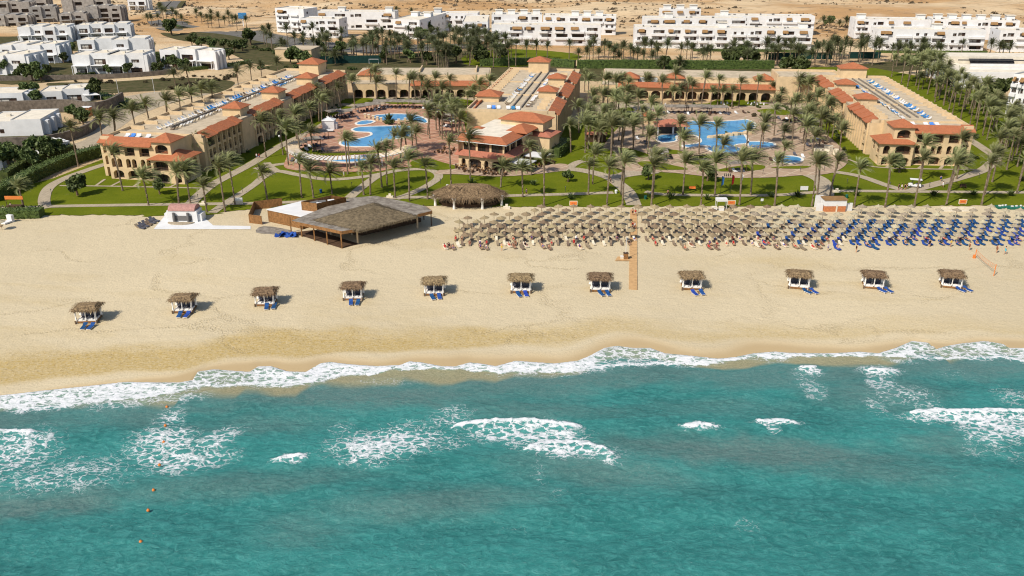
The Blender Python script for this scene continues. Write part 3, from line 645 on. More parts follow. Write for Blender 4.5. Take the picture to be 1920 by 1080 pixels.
def tower(t, x0, y0, x1, y1, zb, ze, zt, ov=.55):
    s = MB().box(x0, y0, zb, x1, y1, ze).build('stair_tower', M['stucco'], t)
    MB().hip(x0, y0, x1, y1, ze + .14, zt, ov).build('tower_roof', M['tile'], s)
    return s
def wing(name, label, loc, rz, L, Wd, side, segs, bay=2.9, front=True, lside=True):
    """three-storey bedroom wing. local x across, y inland; side=+1: courtyard front on the right, -1: on the left"""
    t = thing(name, label, 'hotel wing', (loc[0], loc[1], 0), rz)
    H = HS * 3; w = MB()
    cx = Wd if side > 0 else 0
    # far end and the back side
    if side > 0: w.quad((0, L, 0), (0, 0, 0), (0, 0, H), (0, L, H))
    else: w.quad((Wd, 0, 0), (Wd, L, 0), (Wd, L, H), (Wd, 0, H))
    w.quad((Wd, L, 0), (0, L, 0), (0, L, H), (Wd, L, H))
    w.quad((0, 0, 0), (Wd, 0, 0), (Wd, 0, H), (0, 0, H))
    # courtyard front, bay by bay, with projecting fins between the bays
    cells = []; marks = []; y = 0.0
    for k, (gap, nb) in enumerate(segs):
        if gap: cells.append(plain(gap)); y += gap
        marks.append((y, y + bay * 1.75, 'w')); cells.append(wide_bay(bay * 1.75)); y += bay * 1.75
        for i in range(nb): marks.append((y, y + bay, 's')); cells.append(slim_bay(bay)); y += bay
    if L - y > .05: cells.append(plain(L - y))
    if side > 0: facade(w, t, (Wd, 0), (0, 1), 0, cells)
    else: facade(w, t, (0, L), (0, -1), 0, cells[::-1])
    px = .42
    x0, x1 = (Wd + .01, Wd + px) if side > 0 else (-px, -.01)
    fm = MB().box(x0, -.22, 0, x1, .22, H - .25).mesh('balcony_fin', M['stucco'])
    for yy in sorted({round(v, 3) for mk in marks for v in mk[:2]}): mobj('balcony_fin', fm, t, (0, yy, 0))
    for i, (a, b, k) in enumerate(marks):
        dz = .2 * (i % 2) + .06 * (i % 3)
        if side > 0: skirt(Wd - 2.3, Wd + .95, a + .02, b - .02, H - .15 + dz, H + 1.2 + dz, 'r').build('tiled_eave', M['tile'], t)
        else: skirt(-.95, 2.3, a + .02, b - .02, H - .15 + dz, H + 1.2 + dz, 'l').build('tiled_eave', M['tile'], t)
    w.build('wall', M['stucco'], t)
    # roof terrace
    zr = H + .35
    MB().box(.35, .35, H - .2, Wd - .35, L - .35, zr).build('roof_terrace', M['deckroof'], t)
    p = MB()
    (p.box(0, 0, H + .003, .34, L, zr + .75) if side > 0 else p.box(2.36, 0, H + .003, 2.7, L, zr + .75)); (p.box(Wd - 2.7, 0, H + .003, Wd - 2.36, L, zr + .75) if side > 0 else p.box(Wd - .34, 0, H + .003, Wd, L, zr + .75)); p.box(.345, L - .34, H + .003, Wd - .345, L, zr + .75); p.box(.345, 0, H + .003, Wd - .345, .34, zr + .55)
    p.build('parapet', M['parapet'], t)
    return t, H, zr, marks
def steps(t, xs, y0, y1, n, zr, sgn, ln=3.2):
    """low stepped screens along an edge of the terrace"""
    for i in range(n):
        y = y0 + (y1 - y0) * (i + .5) / n
        MB().box(min(xs, xs + sgn * ln), y - .18, zr + .002, max(xs, xs + sgn * ln), y + .18, zr + .95).build('divider_wall', M['parapet'], t)
# ---- left wing
rzL = rad(-10.5)
Lw, HL, zrL, mk = wing('hotel_wing', 'three storey sand coloured hotel wing with red tiled eaves at the left of the gardens', (-105.6, 226.6), rzL, 106, 24.5, 1, [(1.5, 5), (8.2, 5), (8.0, 5), (7.6, 5)])
def loc2w(t, x, y): c, s = math.cos(t.rotation_euler[2]), math.sin(t.rotation_euler[2]); return (t.location.x + x*c - y*s, t.location.y + x*s + y*c)
def wing_front(t, Wd, side, H, nb):
    """sea-facing head of a wing: three-bay block, corner tower and a lower hipped pavilion; built forward of local y=0"""
    w = MB(); D = 10.5; bw = 4.15; k = .6
    X = lambda x: x if side > 0 else Wd - x      # mirrored for the right wing
    def fc(o, d, cells):
        tot = sum(c[0] for c in cells)
        if side > 0: facade(w, t, o, d, 0, cells, 1.3)
        else: facade(w, t, (X(o[0] + tot), o[1]), d, 0, cells[::-1], 1.3)
    x1 = 3.2; x2 = x1 + nb * bw + .5; x3 = x2 + 5.3; x4 = x3 + 3.4
    # recessed outer bay, main block front
    fc((0, -D + 2.2), (1, 0), [(x1, [(HS, [(1.6, .8, .1, 2.5, 0)]), (HS, [(1.6, .8, .1, 2.5, .5)]), (HS, [(1.6, .95, .1, 2.4, 0)])])])
    fc((x1, -D), (1, 0), [plain(.25)] + [sea_bay(bw) for _ in range(nb)] + [plain(.25)])
    def wallq(xa, ya, xb, yb, z0, z1):
        a, b = (X(xa), ya), (X(xb), yb)
        if side < 0: a, b = b, a
        w.quad((*a, z0), (*b, z0), (*b, z1), (*a, z1))
    wallq(x1, -D + 2.2, x1, -D, 0, H); wallq(0, 0, 0, -D + 2.2, 0, H)
    # corner pavilion, two storeys, in front
    yp = -D - 1.5
    pc = [(5.4, [(HS, [(2.7, 2.0, .15, 2.5, .7)]), (HS, [(2.7, 2.05, .12, 2.6, .6)])]), (x4 - x2 - 5.4, [(HS, [(1.7, .9, .15, 2.5, .6)]), (HS, [(1.7, .9, .12, 2.55, .7)])])]
    fc((x2, yp), (1, 0), pc)
    wallq(x2, -D, x2, yp, 0, HS * 2)
    sc = [(4.2, [(HS, [(2.1, 1.1, .15, 2.5, .6)]), (HS, [(2.1, 1.2, .12, 2.55, .8)])]), (4.2, [(HS, []), (HS, [(2.1, 1.0, .12, 2.55, .8)])])]
    if side > 0: facade(w, t, (x4, yp), (0, 1), 0, sc, 1.0)
    else: facade(w, t, (X(x4), yp + 8.4), (0, -1), 0, sc[::-1], 1.0)
    wallq(x4, yp + 8.4, x3, yp + 8.4, 0, HS * 2)
    # tower on top
    ye = H + 1.1
    tf = [(5.3, [(HS * 2, []), (ye - HS * 2, [(2.65, 1.75, 1.2, 3.5, .8)])])]
    fc((x2, -D - .02), (1, 0), tf)
    wallq(x3, -D - .02, x3, 0, 0, ye); wallq(x2, -D + 6, x2, -D, H, ye); wallq(x3, -D + 6, x2, -D + 6, H, ye)
    w.build('wall', M['stucco'], t)
    xa, xb = sorted((X(x2), X(x3)))
    MB().hip(xa, -D, xb, -D + 6, ye + .14, ye + 1.9, .6).build('tower_roof', M['tile'], t)
    xa, xb = sorted((X(x2), X(x4)))
    MB().hip(xa, yp, xb, yp + 8.4, HS * 2 + .14, HS * 2 + 2.2, .7, .25).build('pavilion_roof', M['tile'], t)
    xa, xb = sorted((X(x1 - .2), X(x2 - .01))); skirt(xa, xb, -D - .9, -D + 2.6, H - .05, H + 1.5, 'f').build('tiled_eave', M['tile'], t)
    xa, xb = sorted((X(-.3), X(x1 - .22))); skirt(xa, xb, -D + 1.4, -D + 4.4, H - .1, H + 1.4, 'f').build('tiled_eave', M['tile'], t)
    xa, xb = sorted((X(.3), X(x3 - .2)))
    MB().box(xa, -D + 3.0, H - .2, xb, .35, H + .38).build('roof_terrace', M['deckroof'], t)
    xa, xb = sorted((X(.1), X(x2 - .4))); MB().box(xa, -D + 2.62, H - .1, xb, -D + 2.95, H + 1.35).build('parapet', M['parapet'], t)
    xa, xb = sorted((X(0.005), X(.3))); MB().box(xa, -D + 3, H - .1, xb, 0, H + 1.1).build('parapet', M['parapet'], t)
wing_front(Lw, 24.5, 1, HL, 3)
for x0, y0 in ((17.0, 15.6+1.6), (17.0, 15.6+27.2), (17.0, 15.6+54.2)): tower(Lw, x0, y0+8.0, x0 + 5.6, y0 + 13.6, HL - .1, HL + 2.6, HL + 4.3)
tower(Lw, 9.5, 97.5, 17.0, 105, HL, HL + 4.2, HL + 6.2)
steps(Lw, .4, 2, 92, 14, zrL, 1, 4.2)
for y in (33, 62, 88): MB().box(3, y, zrL + .001, 21, y + .3, zrL + .35).build('roof_kerb', M['parapet'], Lw)
MB().box(10.4, 8, zrL + .001, 10.9, 96, zrL + .5).build('pipe_run', M['greywood'], Lw)
# ---- right wing
rzR = rad(-6.3)
Rw, HR, zrR, mk = wing('hotel_wing', 'three storey sand coloured hotel wing at the right, beside the palm grove', (101.6, 240.6), rzR, 76, 25.0, -1, [(1.2, 7), (5.8, 6), (5.8, 6)], bay=2.55)
wing_front(Rw, 25.0, -1, HR, 3)
for y0 in (25.6, 51.4): tower(Rw, 2.9, y0, 8.6, y0 + 5.6, HR - .1, HR + 1.9, HR + 3.5)
tower(Rw, 9, 74.5, 18, 80, 0, HR + 3.6, HR + 5.6)
steps(Rw, 25.2, 4, 74, 17, zrR, -1, 2.6); steps(Rw, 3.6, 3, 74, 24, zrR, 1, 2.2)
for y in (25, 50): MB().box(6, y, zrR + .001, 24, y + .3, zrR + .4).build('roof_kerb', M['parapet'], Rw)
for x in (12.4, 14.6): MB().box(x, 6, zrR + .001, x + .35, 72, zrR + .45).build('pipe_run', M['greywood'], Rw)
# ---- centre wing behind the restaurant
rzC = rad(-9.5)
Cw, HC, zrC, mk = wing('hotel_wing', 'three storey hotel wing with crowded roof terrace behind the restaurant', (-13.6, 256.2), rzC, 78, 27.0, 1, [(0.6, 6), (5.0, 6), (5.0, 5)], bay=2.75)
for y0 in (22.6, 47.0): tower(Cw, 18.6, y0, 24.2, y0 + 5.2, HC - .1, HC + 2.5, HC + 4.1)
tower(Cw, 8, 72, 15.5, 78, HC, HC + 4.2, HC + 6)
tower(Cw, .2, 14, 7.2, 20.5, HC - 2, HC + 2.0, HC + 3.8)
for i in range(14):
    y = 24 + i * 3.7; skirt(-1.0, 1.4, y + .02, y + 3.66, HC - .1 + .12 * (i % 2), HC + 1.1 + .12 * (i % 2), 'l').build('tiled_eave', M['tile'], Cw)
skirt(-1.2, 2.0, 3.0, 9, HC - 1.0, HC + .8, 'l').build('tiled_eave', M['tile'], Cw); skirt(-1.2, 2.0, 9.1, 13.8, HC - .6, HC + 1.1, 'l').build('tiled_eave', M['tile'], Cw)
steps(Cw, .4, 20, 74, 16, zrC, 1, 4.0); steps(Cw, 23.2, 3, 70, 14, zrC, -1, 2.6)
for y in (26, 50): MB().box(2, y, zrC + .001, 22, y + .3, zrC + .4).build('roof_kerb', M['parapet'], Cw)
for x in (12.6, 15.4): MB().box(x, 6, zrC + .001, x + .35, 72, zrC + .45).build('pipe_run', M['greywood'], Cw)
# ---- restaurant pavilion: two storeys, white flat roof, tiled skirts, corner towards the sea
cr = W(951, 324); cl = W(861, 311); cb = W(1036, 300)
ra = math.atan2(cr.y - cl.y, cr.x - cl.x); La = 14.5; Lb = 17.5
Rt = thing('restaurant', 'two storey restaurant with white flat roof and red tiled skirts, mid garden', 'restaurant', (cr.x, cr.y, 0), ra + rad(4))
H1, H2 = 3.7, 7.3; w = MB()
facade(w, Rt, (-La, 0), (1, 0), 0, [(2.6, [(H1, [(1.5, .62, .1, 2.6, .6)])]), (4.6, [(H1, [(2.3, 1.9, .1, 2.7, .6)])]), (2.3, [(H1, [(1.15, .62, .1, 2.6, .6)])]), (5.0, [(H1, [(2.4, 1.9, .1, 2.7, .6)])])], .9)
facade(w, Rt, (0, 0), (0, 1), 0, [(3, [(H1, [(1.4, .6, .1, 2.6, .6)])]), (5, [(H1, [(2.5, 1.9, .1, 2.7, .6)])]), (5, [(H1, [(2.5, 1.9, .1, 2.7, .6)])]), (Lb - 13, [(H1, [])])], .9)
facade(w, Rt, (-La, 1.6), (1, 0), H1, [(.5, [(H2 - H1, [])]), (4.3, [(H2 - H1, [(2.1, 1.85, .75, 3.0, 0)])]), (4.1, [(H2 - H1, [(2.0, 1.75, .75, 3.0, 0)])]), (4.0, [(H2 - H1, [(1.9, 1.65, .75, 3.0, 0)])])], .25)
facade(w, Rt, (-1.6, 1.6), (0, 1), H1, [(3.8, [(H2 - H1, [(1.9, 1.5, .75, 3.0, 0)])]), (4.2, [(H2 - H1, [(2.2, 1.7, .75, 3.0, 0)])]), (4.2, [(H2 - H1, [(2.2, 1.7, .75, 3.0, 0)])]), (Lb - 13.8, [(H2 - H1, [(1.4, .8, 1.2, 2.8, 0)])])], .25)
w.quad((-La, Lb, 0), (-La, 0, 0), (-La, 0, H2), (-La, Lb, H2)); w.quad((0, Lb, 0), (-La, Lb, 0), (-La, Lb, H2), (0, Lb, H2)); w.quad((-.001, Lb, 0), (-.001, Lb - 4.5, 0), (-1.6, Lb - 4.5, H2), (-1.6, Lb, H2))
w.build('wall', M['stucco'], Rt)
def Lskirt(a, b, o, zi, zo, name, m):
    # mitred tiled skirt round the two sea-facing sides
    s = MB(); t = .16
    o1 = [(-La - .8, -o), (o, -o), (o, Lb)]; i1 = [(-La - .8, a), (-b, a), (-b, Lb)]
    for k in (0, 1):
        s.quad((*o1[k], zo), (*o1[k+1], zo), (*i1[k+1], zi), (*i1[k], zi)); s.quad((*o1[k], zo - t), (*o1[k+1], zo - t), (*o1[k+1], zo), (*o1[k], zo))
        s.quad((*o1[k+1], zo - t), (*o1[k], zo - t), (*i1[k], zi - t), (*i1[k+1], zi - t))
    return s.build(name, m, Rt)
Lskirt(1.62, 1.62, 1.0, H1 + .95, H1 + .05, 'lower_eave', M['tilep'])
Lskirt(3.4, 3.4, -.3, H2 + 1.25, H2 + .15, 'upper_eave', M['tile'])
MB().box(-La - .8, .35, H2 - .25, -.35, Lb + .2, H2 + .14).build('fascia', M['white'], Rt)
MB().box(-La, 3.3, H2 + .15, -3.5, Lb + 6, H2 + 1.15).build('flat_roof', M['whiteroof'], Rt)
MB().hip(-La - 2.5, 9, -La + 3.5, 14, H2 + .4, H2 + 1.7, .5, .6).build('tiled_roof', M['tile'], Rt)
MB().hip(-5.5, 11.5, .5, 20, H2 + 1.0, H2 + 2.5, .5, .6).build('tiled_roof', M['tile'], Rt)
MB().box(-3, Lb + .3, 0, 5, Lb + 8, H2 - 1.2).build('annexe', M['stucco'], Rt)
MB().hip(-3, Lb + .3, 5, Lb + 8, H2 - 1.0, H2 + .4, .5, .5).build('tiled_roof', M['tilep'], Rt)
MB().box(-10.5, 19, H2, 2.5, 26, H2 + 2.5).build('upper_room', M['stucco'], Rt)
MB().hip(-10.5, 19, 2.5, 26, H2 + 2.65, H2 + 4.4, .6, .65).build('tiled_roof', M['tile'], Rt)
for x, y in ((3.0, 3.2), (4.0, 11.5)):
    aw = thing('awning', 'white flat awning beside the restaurant wall, %s' % ('near the corner' if y < 5 else 'towards the lawn'), 'awning', (*loc2w(Rt, x, y), 0), ra)
    MB().box(-3, -2.6, 2.5, 3, 2.6, 2.66).build('canopy', M['white'], aw)
    for a, b in ((-2.8, -2.4), (2.8, -2.4), (2.8, 2.4), (-2.8, 2.4)): MB().box(a - .06, b - .06, 0, a + .06, b + .06, 2.49).build('post', M['darkwood'], aw)
# ---- low arcades closing the two courtyards at the back
def arcade(label, p0, p1, depth, H, bays, skirt_from=0, ww=None, flat=9):
    a, b = W(*p0), W(*p1); d = b - a; L = d.length; an = math.atan2(d.y, d.x)
    t = thing('arcade', label, 'arcade', (a.x, a.y, 0), an); w = MB(); bw = L / bays
    facade(w, t, (0, 0), (1, 0), 0, [(bw, [(H, [(bw/2, bw*.38, .05, 3.2, .9)])]) for _ in range(bays)], 2.2)
    w.quad((0, depth, 0), (0, 0, 0), (0, 0, H), (0, depth, H)); w.quad((L, 0, 0), (L, depth, 0), (L, depth, H), (L, 0, H)); w.quad((L, depth, 0), (0, depth, 0), (0, depth, H), (L, depth, H))
    w.build('wall', M['stucco'], t)
    MB().box(-.2, 1.5, H - .2, L + .2, depth + .2, H + .12).build('flat_roof', M['deckroof'], t)
    MB().box(0, flat, H + .121, L, depth, H + 1.9).build('upper_wall', M['parapet'], t)
    MB().box(.4, flat + .4, H + 1.901, L - .4, depth - .4, H + 2.1).build('upper_roof', M['deckroof'], t)
    x = skirt_from
    while x < L - 1:
        x2 = min(L, x + 11); skirt(x, x2 - .06, -1.1, 2.4, H - .35, H + 1.0, 'f').build('tiled_eave', M['tile'], t); x = x2
    return t, L
At, Ln = arcade('long low arcade with dark arches closing the left pool court', (662, 184), (918, 184), 26, 5.2, 12, 22)
for x in (24, 46): MB().box(x, 14, 7.3, x + .4, 25, 8.4).build('roof_kerb', M['parapet'], At)
MB().hip(1, 9, 9, 15, 7.2, 9.2, .5).build('tiled_roof', M['tile'], At)
Ar, Ln = arcade('long low arcade with dark arches and red tiled eave closing the right pool court', (1128, 184), (1470, 192), 26, 5.0, 15, 6)
for x, y in ((7, 3), (24, 4.5), (57, 5), (71, 3)):
    s = MB().box(x, y, 5.121, x + 6.4, y + 5.5, 7.1).build('lantern_room', M['stucco'], Ar); MB().hip(x, y, x + 6.4, y + 5.5, 7.25, 9.2, .6).build('tiled_roof', M['tile'], s)
for x in (15, 19.5): MB().cbox(x, 7, 5.122, 2.4, 2, 1.6).build('roof_unit', M['white'], Ar)
# low plain blocks behind the left wing end
t = thing('service_block', 'low flat roofed sandy block behind the left wing and its end tower', 'building', (*W(560, 112).xy, 0), rad(-8))
MB().box(-9, -6, 0, 9, 6, 5.5).build('wall', M['stucco'], t); MB().box(-9.2, -6.2, 5.5, 9.2, 6.2, 5.9).build('flat_roof', M['deckroof'], t)
t = thing('service_block', 'flat terrace building joined to the back of the right wing', 'building', (*loc2w(Rw, -14, 75), 0), rzR)
MB().box(1, 0, 0, 24, 13, 9.4).build('wall', M['stucco'], t); MB().box(1.4, .4, 9.401, 23.6, 12.6, 9.55).build('flat_roof', M['deckroof'], t)
p = MB(); p.box(.95, 0, 9.402, 1.38, 13, 10.3); p.box(23.62, 0, 9.402, 24.02, 13, 10.3); p.box(1.4, 12.62, 9.402, 23.6, 13.02, 10.3); p.build('parapet', M['parapet'], t)
# ================================================================ white apartments and villas behind
def apartment(label, p0, p1, storeys, depth, units, seed=0, top=None, side='r', cat='apartment block'):
    r = random.Random(seed); a, b = W(*p0), W(*p1); d = b - a; L = d.length; an = math.atan2(d.y, d.x); units = max(2, round(units * .72))
    t = thing('apartment_block', label, cat, (a.x, a.y, 0), an); w = MB(); u = L / units; hs = 3.25; H = storeys * hs + .9
    cells = []
    for i in range(units):
        st = []
        for k in range(storeys):
            q = r.random()
            if q < .16: op = []
            elif q < .62: op = [(u*r.uniform(.42,.56), u*r.uniform(.26,.40), 1.05, 2.75, 0)]
            elif q < .85: op = [(u*.30, u*.10, .9, 2.4, 0), (u*.68, u*.20, 1.0, 2.75, 0)]
            else: op = [(u*.25, u*.09, .9, 2.3, 0), (u*.7, u*.09, .9, 2.3, 0)]
            st.append((hs, op))
        st.append((.9, [])); cells.append((u, st))
    facade(w, t, (0, 0), (1, 0), 0, cells, 1.0, gms=('blind', 'blind', 'blind', 'blind', 'glass'))
    def sidewall(o, dd, LL):
        n = max(1, int(LL / 6)); c = LL / n
        facade(w, t, o, dd, 0, [(c, [(hs, [(c*.5, .7, 1.0, 2.4, 0)] if r.random() < .6 else []) for _ in range(storeys)] + [(.9, [])]) for _ in range(n)], .4)
    sidewall((L, 0), (0, 1), depth); sidewall((0, depth), (0, -1), depth)
    w.quad((L, depth, 0), (0, depth, 0), (0, depth, H), (L, depth, H)); w.build('wall', M['white'], t)
    MB().box(.3, .3, H - .9, L - .3, depth - .3, H - .45).build('flat_roof', M['whiteroof'], t)
    bal = []
    for i in range(units):
        for k in range(1, storeys):
            if r.random() < .8: MB().box(i*u + u*.06, -1.0, k*hs - .12, i*u + u*(.94 if r.random() < .6 else .6), -.003, k*hs + .92).build('balcony', M['white'], t)
        if r.random() < .62:
            x0 = i*u + u*r.uniform(.04,.34); x1 = x0 + u*r.uniform(.3,.62)
            m = MB(); z = H - .55; m.add([(x0,-1.3,z-1.7),(x1,-1.3,z-1.7),(x1,.9,z+.42),(x0,.9,z+.42),(x0,-1.3,z-1.86),(x1,-1.3,z-1.86),(x1,.9,z-1.7),(x0,.9,z-1.7)], [(0,1,2,3),(4,5,1,0),(5,6,2,1),(7,4,0,3),(6,7,3,2),(7,6,5,4)])
            m.build('tile_awning', M['ochre'], t)
    for i in range(units):
        if r.random() < (.12 if top is None else top):
            x = i*u + u*.3; y = depth*.45
            s = MB().box(x, y, H - .449, x + 4.2, y + 4, H + 2.0).build('roof_room', M['white'], t); MB().box(x - .4, y - .5, H + 2.001, x + 4.6, y + 4.3, H + 2.2).build('roof_slab', M['whiteroof'], s)
    for i in range(int(units * 1.2)):
        x, y = r.uniform(1, L - 2), r.uniform(2, depth - 2); MB().cbox(x, y, H - .449, r.uniform(.6, 1.4), .8, r.uniform(.5, .9)).build('roof_unit', M['grey'] if r.random() < .5 else M['whiteroof'], t)
    return t
apartment('plain white block with few windows at the left end of the apartment row', (520,60), (573,63), 4, 14, 3, 1)
apartment('stepped white apartments with ochre awnings in front of the leftmost plain block', (566,70), (638,72), 3, 12, 4, 2)
apartment('long white apartments with dark stairwells behind the leftmost stepped block', (594,55), (742,56), 3, 12, 7, 3)
apartment('white apartment block showing its end wall, right of the dark stairwells', (738,72), (788,74), 3, 46, 2, 4)
apartment('white apartment block on the desert edge left of the narrow gap', (806,58), (896,59), 3, 10, 5, 5)
apartment('white apartment block showing its end wall, left of the palm pair', (868,78), (915,78), 3, 36, 2, 6)
apartment('rear white apartments with roof rooms above the central garden strip', (922,62), (1016,62), 3, 12, 5, 7, 1)
apartment('rear white apartments with ochre awnings, right part of the central pair', (1018,64), (1154,66), 3, 12, 8, 8)
apartment('front white apartment row above the small green field behind the hotel', (922,84), (1126,86), 3, 13, 10, 9)
apartment('highest white apartments with three roof rooms against the dunes', (1238,50), (1312,50), 3, 9, 4, 10, 1)
apartment('middle white terrace row with dark stairwells behind the widest front row', (1208,70), (1396,70), 3, 13, 8, 11)
apartment('rear white apartments against the dunes, right of the roof rooms', (1342,64), (1524,66), 3, 12, 8, 12)
apartment('widest front white apartment row with ochre awnings over the balconies', (1188,90), (1520,94), 3, 13, 15, 13)
apartment('rear white block behind the road gap on the right', (1600,72), (1740,74), 3, 14, 7, 14)
apartment('front white apartment row right of the road gap, above the sand strip', (1640,94), (1842,97), 3, 13, 9, 15)
apartment('rear white terrace with roof rooms in the far right row', (1742,72), (1905,76), 3, 14, 8, 16, 1)
apartment('front white apartment block cut by the right edge of the picture', (1868,97), (1990,99), 3, 13, 5, 17)
def villa(label, p0, p1, storeys, depth, seed=0, stepped=2, h=3.8, canopy=True, dark=False):
    r = random.Random(seed); a, b = W(*p0), W(*p1); d = b - a; L = d.length; an = math.atan2(d.y, d.x)
    t = thing('villa', label, 'villa', (a.x, a.y, 0), an); mw = M['concrete'] if dark else M['white']; wall = MB()
    n = max(1, int(L / 6.5)); u = L / n; segs = []
    for i in range(n):
        off = (i % stepped) * 1.2 if stepped > 1 else 0; H = storeys * h + .7 + (.5 if i % 2 else 0)
        st = []
        for k in range(storeys):
            q = r.random()
            op = [(u*.5, u*.33, .15, 2.5, 0)] if q < .45 else ([(u*.5, u*.22, .9, 2.3, 0)] if q < .8 else [])
            st.append((h, op))
        facade(wall, t, (i*u, off), (1, 0), 0, [(u, st + [(H - storeys*h, [])])], .5 if not dark else 1.6, True, ('glass',) if dark else ('blind', 'blind', 'glass'))
        x0, x1 = i*u, (i+1)*u
        wall.quad((x1, off, 0), (x1, depth, 0), (x1, depth, H), (x1, off, H)); wall.quad((x0, depth, 0), (x0, off, 0), (x0, off, H), (x0, depth, H)); wall.quad((x1, depth, 0), (x0, depth, 0), (x0, depth, H), (x1, depth, H))
        MB().box(x0 + .25, off + .25, H - .7, x1 - .25, depth - .25, H - .3).build('flat_roof', M['whiteroof'] if not dark else M['concrete'], t)
        if r.random() < .7: MB().cbox((x0+x1)/2 + r.uniform(-1, 1), depth*.6, H - .299, 1.3, 1, .7).build('roof_unit', M['whiteroof'], t)
        if canopy and r.random() < .6 and storeys > 1:
            c = MB().box(x0 + .4, off - 2.6, h - .1, x1 - .4, off - .003, h + .08).build('canopy', mw, t)
            for x in (x0 + .6, x1 - .6): MB().box(x - .12, off - 2.5, 0, x + .12, off - 2.3, h - .101).build('canopy_post', mw, c)
    wall.build('wall', mw, t)
    # fins on the shaded right flank
    for i in range(3): y = depth * (.1 + .3 * i); MB().box(L + .003, y, 0, L + 1.5, y + 1.6, storeys*h + .4).build('side_bay', mw, t)
    return t
villa('white two storey villa with canopies and palms in front, centre of the villa group', (140,139), (272,139), 2, 13, 1)
villa('white two storey villa at the left edge with shaded stepped flank', (-22,140), (50,142), 2, 16, 2)
villa('white stepped villa standing alone right of the villa group', (304,128), (400,132), 2, 11, 3, 3)
villa('long white villa behind the centre villa, with dark wide windows', (150,108), (276,106), 2, 12, 4)
villa('white villa with shaded stepped flank behind the left edge villa', (2,118), (108,119), 2, 14, 5)
villa('white villa with slatted pergola in the third row, left', (38,80), (130,79), 2, 12, 6)
villa('white villa with roof terrace and columns in the third row, right', (148,76), (242,74), 2, 12, 7)
villa('low white house with awning at the left edge, above a pool', (-25,198), (46,196), 1, 13, 8, 1, 3.6)
villa('low white house with shade sails above the curved stone wall', (78,194), (160,191), 1, 12, 9, 2, 3.6)
villa('low white house with finned flank above the lower stone wall', (-30,257), (82,254), 1, 16, 10, 1, 4.0)
villa('low white house half hidden by trees beside the tall hedge', (-40,330), (8,322), 1, 20, 11, 1, 4.5)
villa('small white house behind the tall hedge near the left wing', (92,297), (128,290), 1, 8, 12, 1, 3.2)
for i, (x0, x1, y, s) in enumerate(((-10,55,52,2), (60,104,45,3), (114,160,48,2), (166,230,44,3), (0,60,34,3), (120,200,30,3), (20,90,22,3))):
    villa('unfinished grey concrete house, %s in the group at the upper left' % nth(i), (x0, y), (x1, y - 1), s, 12, 20 + i, 2, 3.3, True, True)
villa('small white blue-windowed building beside the curved road', (242,20), (276,20), 2, 9, 31, 1)
# white hotel next door at the right edge
t = thing('white_hall', 'flat roofed white hall with solar panel behind the palm grove', 'building', (*W(1795,166).xy, 0), rad(-3))
MB().box(0, 0, 0, 46, 34, 6.5).build('wall', M['white'], t); MB().box(.5, .5, 6.501, 45.5, 33.5, 6.7).build('flat_roof', M['whiteroof'], t)
MB().box(2, 22, 6.701, 46, 33.4, 9.5).build('upper_hall', M['whiteroof'], t); MB().box(10, 14, 6.701, 46, 15, 7.6).build('roof_step', M['white'], t); MB().box(6, 6, 6.701, 44, 6.6, 7.5).build('roof_step', M['white'], t)
MB().add([(12,19.5,7.2),(30,19.5,7.2),(30,21.5,8.7),(12,21.5,8.7),(12,19.6,7.1),(30,19.6,7.1),(30,21.6,8.6),(12,21.6,8.6)], [(0,1,2,3),(5,4,7,6),(4,5,1,0),(5,6,2,1),(6,7,3,2),(7,4,0,3)]).build('solar_panel', M['glass'], t)
MB().tube([(7,20,8.3),(36,20,8.3)], .25).build('pipe', M['metal'], t)
apartment('white hotel corner with rows of small dark windows at the right edge', (1884,214), (1960,226), 4, 44, 8, 41, 0, cat='hotel')
# stone retaining walls
def rwall(label, pts, h, w=.6):
    t = ribbon('retaining_wall', pts, w, h, M['stone'], sm=5, h=h); return tag(t, label, 'wall')
rwall('curved grey stone wall below the low white house with shade sails', [(-20,214),(60,211),(130,209),(170,214),(196,212),(216,204),(232,194)], 4.2, 1.0)
rwall('grey stone wall curving below the finned white house', [(-20,278),(75,274),(130,264),(166,250),(186,236)], 3.0, .8)
rwall('long low stone wall below the centre white villas', [(-10,152),(82,150),(200,148),(290,142),(330,138)], 2.0)
t = thing('gatehouse', 'tiny red-brown gatehouse with white window set in the curved stone wall', 'hut', (*W(166,217).xy, 0))
MB().box(-1.3, -1.4, 0, 1.3, .6, 3).build('wall', M['brick'], t); MB().box(-1.5, -1.6, 3.001, 1.5, .8, 3.2).build('roof', M['white'], t); MB().box(-.9, -1.46, 1.2, .9, -1.401, 2.3).build('window', M['white'], t)
t = thing('shade_sail', 'white triangular shade sails beside the low white house', 'sail', (*W(172,188).xy, 0))
MB().add([(-5,0,3.6),(0,2,3.0),(-1,-3,2.3),(4,-1,2.2)], [(0,2,1),(1,2,3)]).build('sail', M['white'], t)
for x, y, h in ((-5,0,3.6), (-1,-3,2.3), (4,-1,2.2)): MB().tube([(x,y,0),(x,y,h)], .08).build('mast', M['white'], t)
t = thing('pool', 'small turquoise pool before the low white house at the left edge', 'pool', (*W(8,202).xy, 0)); MB().box(-8, -1, .02, 4.5, 1.6, .12).build('coping', M['coping'], t); MB().box(-7.6, -.7, .121, 4.2, 1.3, .14).build('water', M['pool'], t)
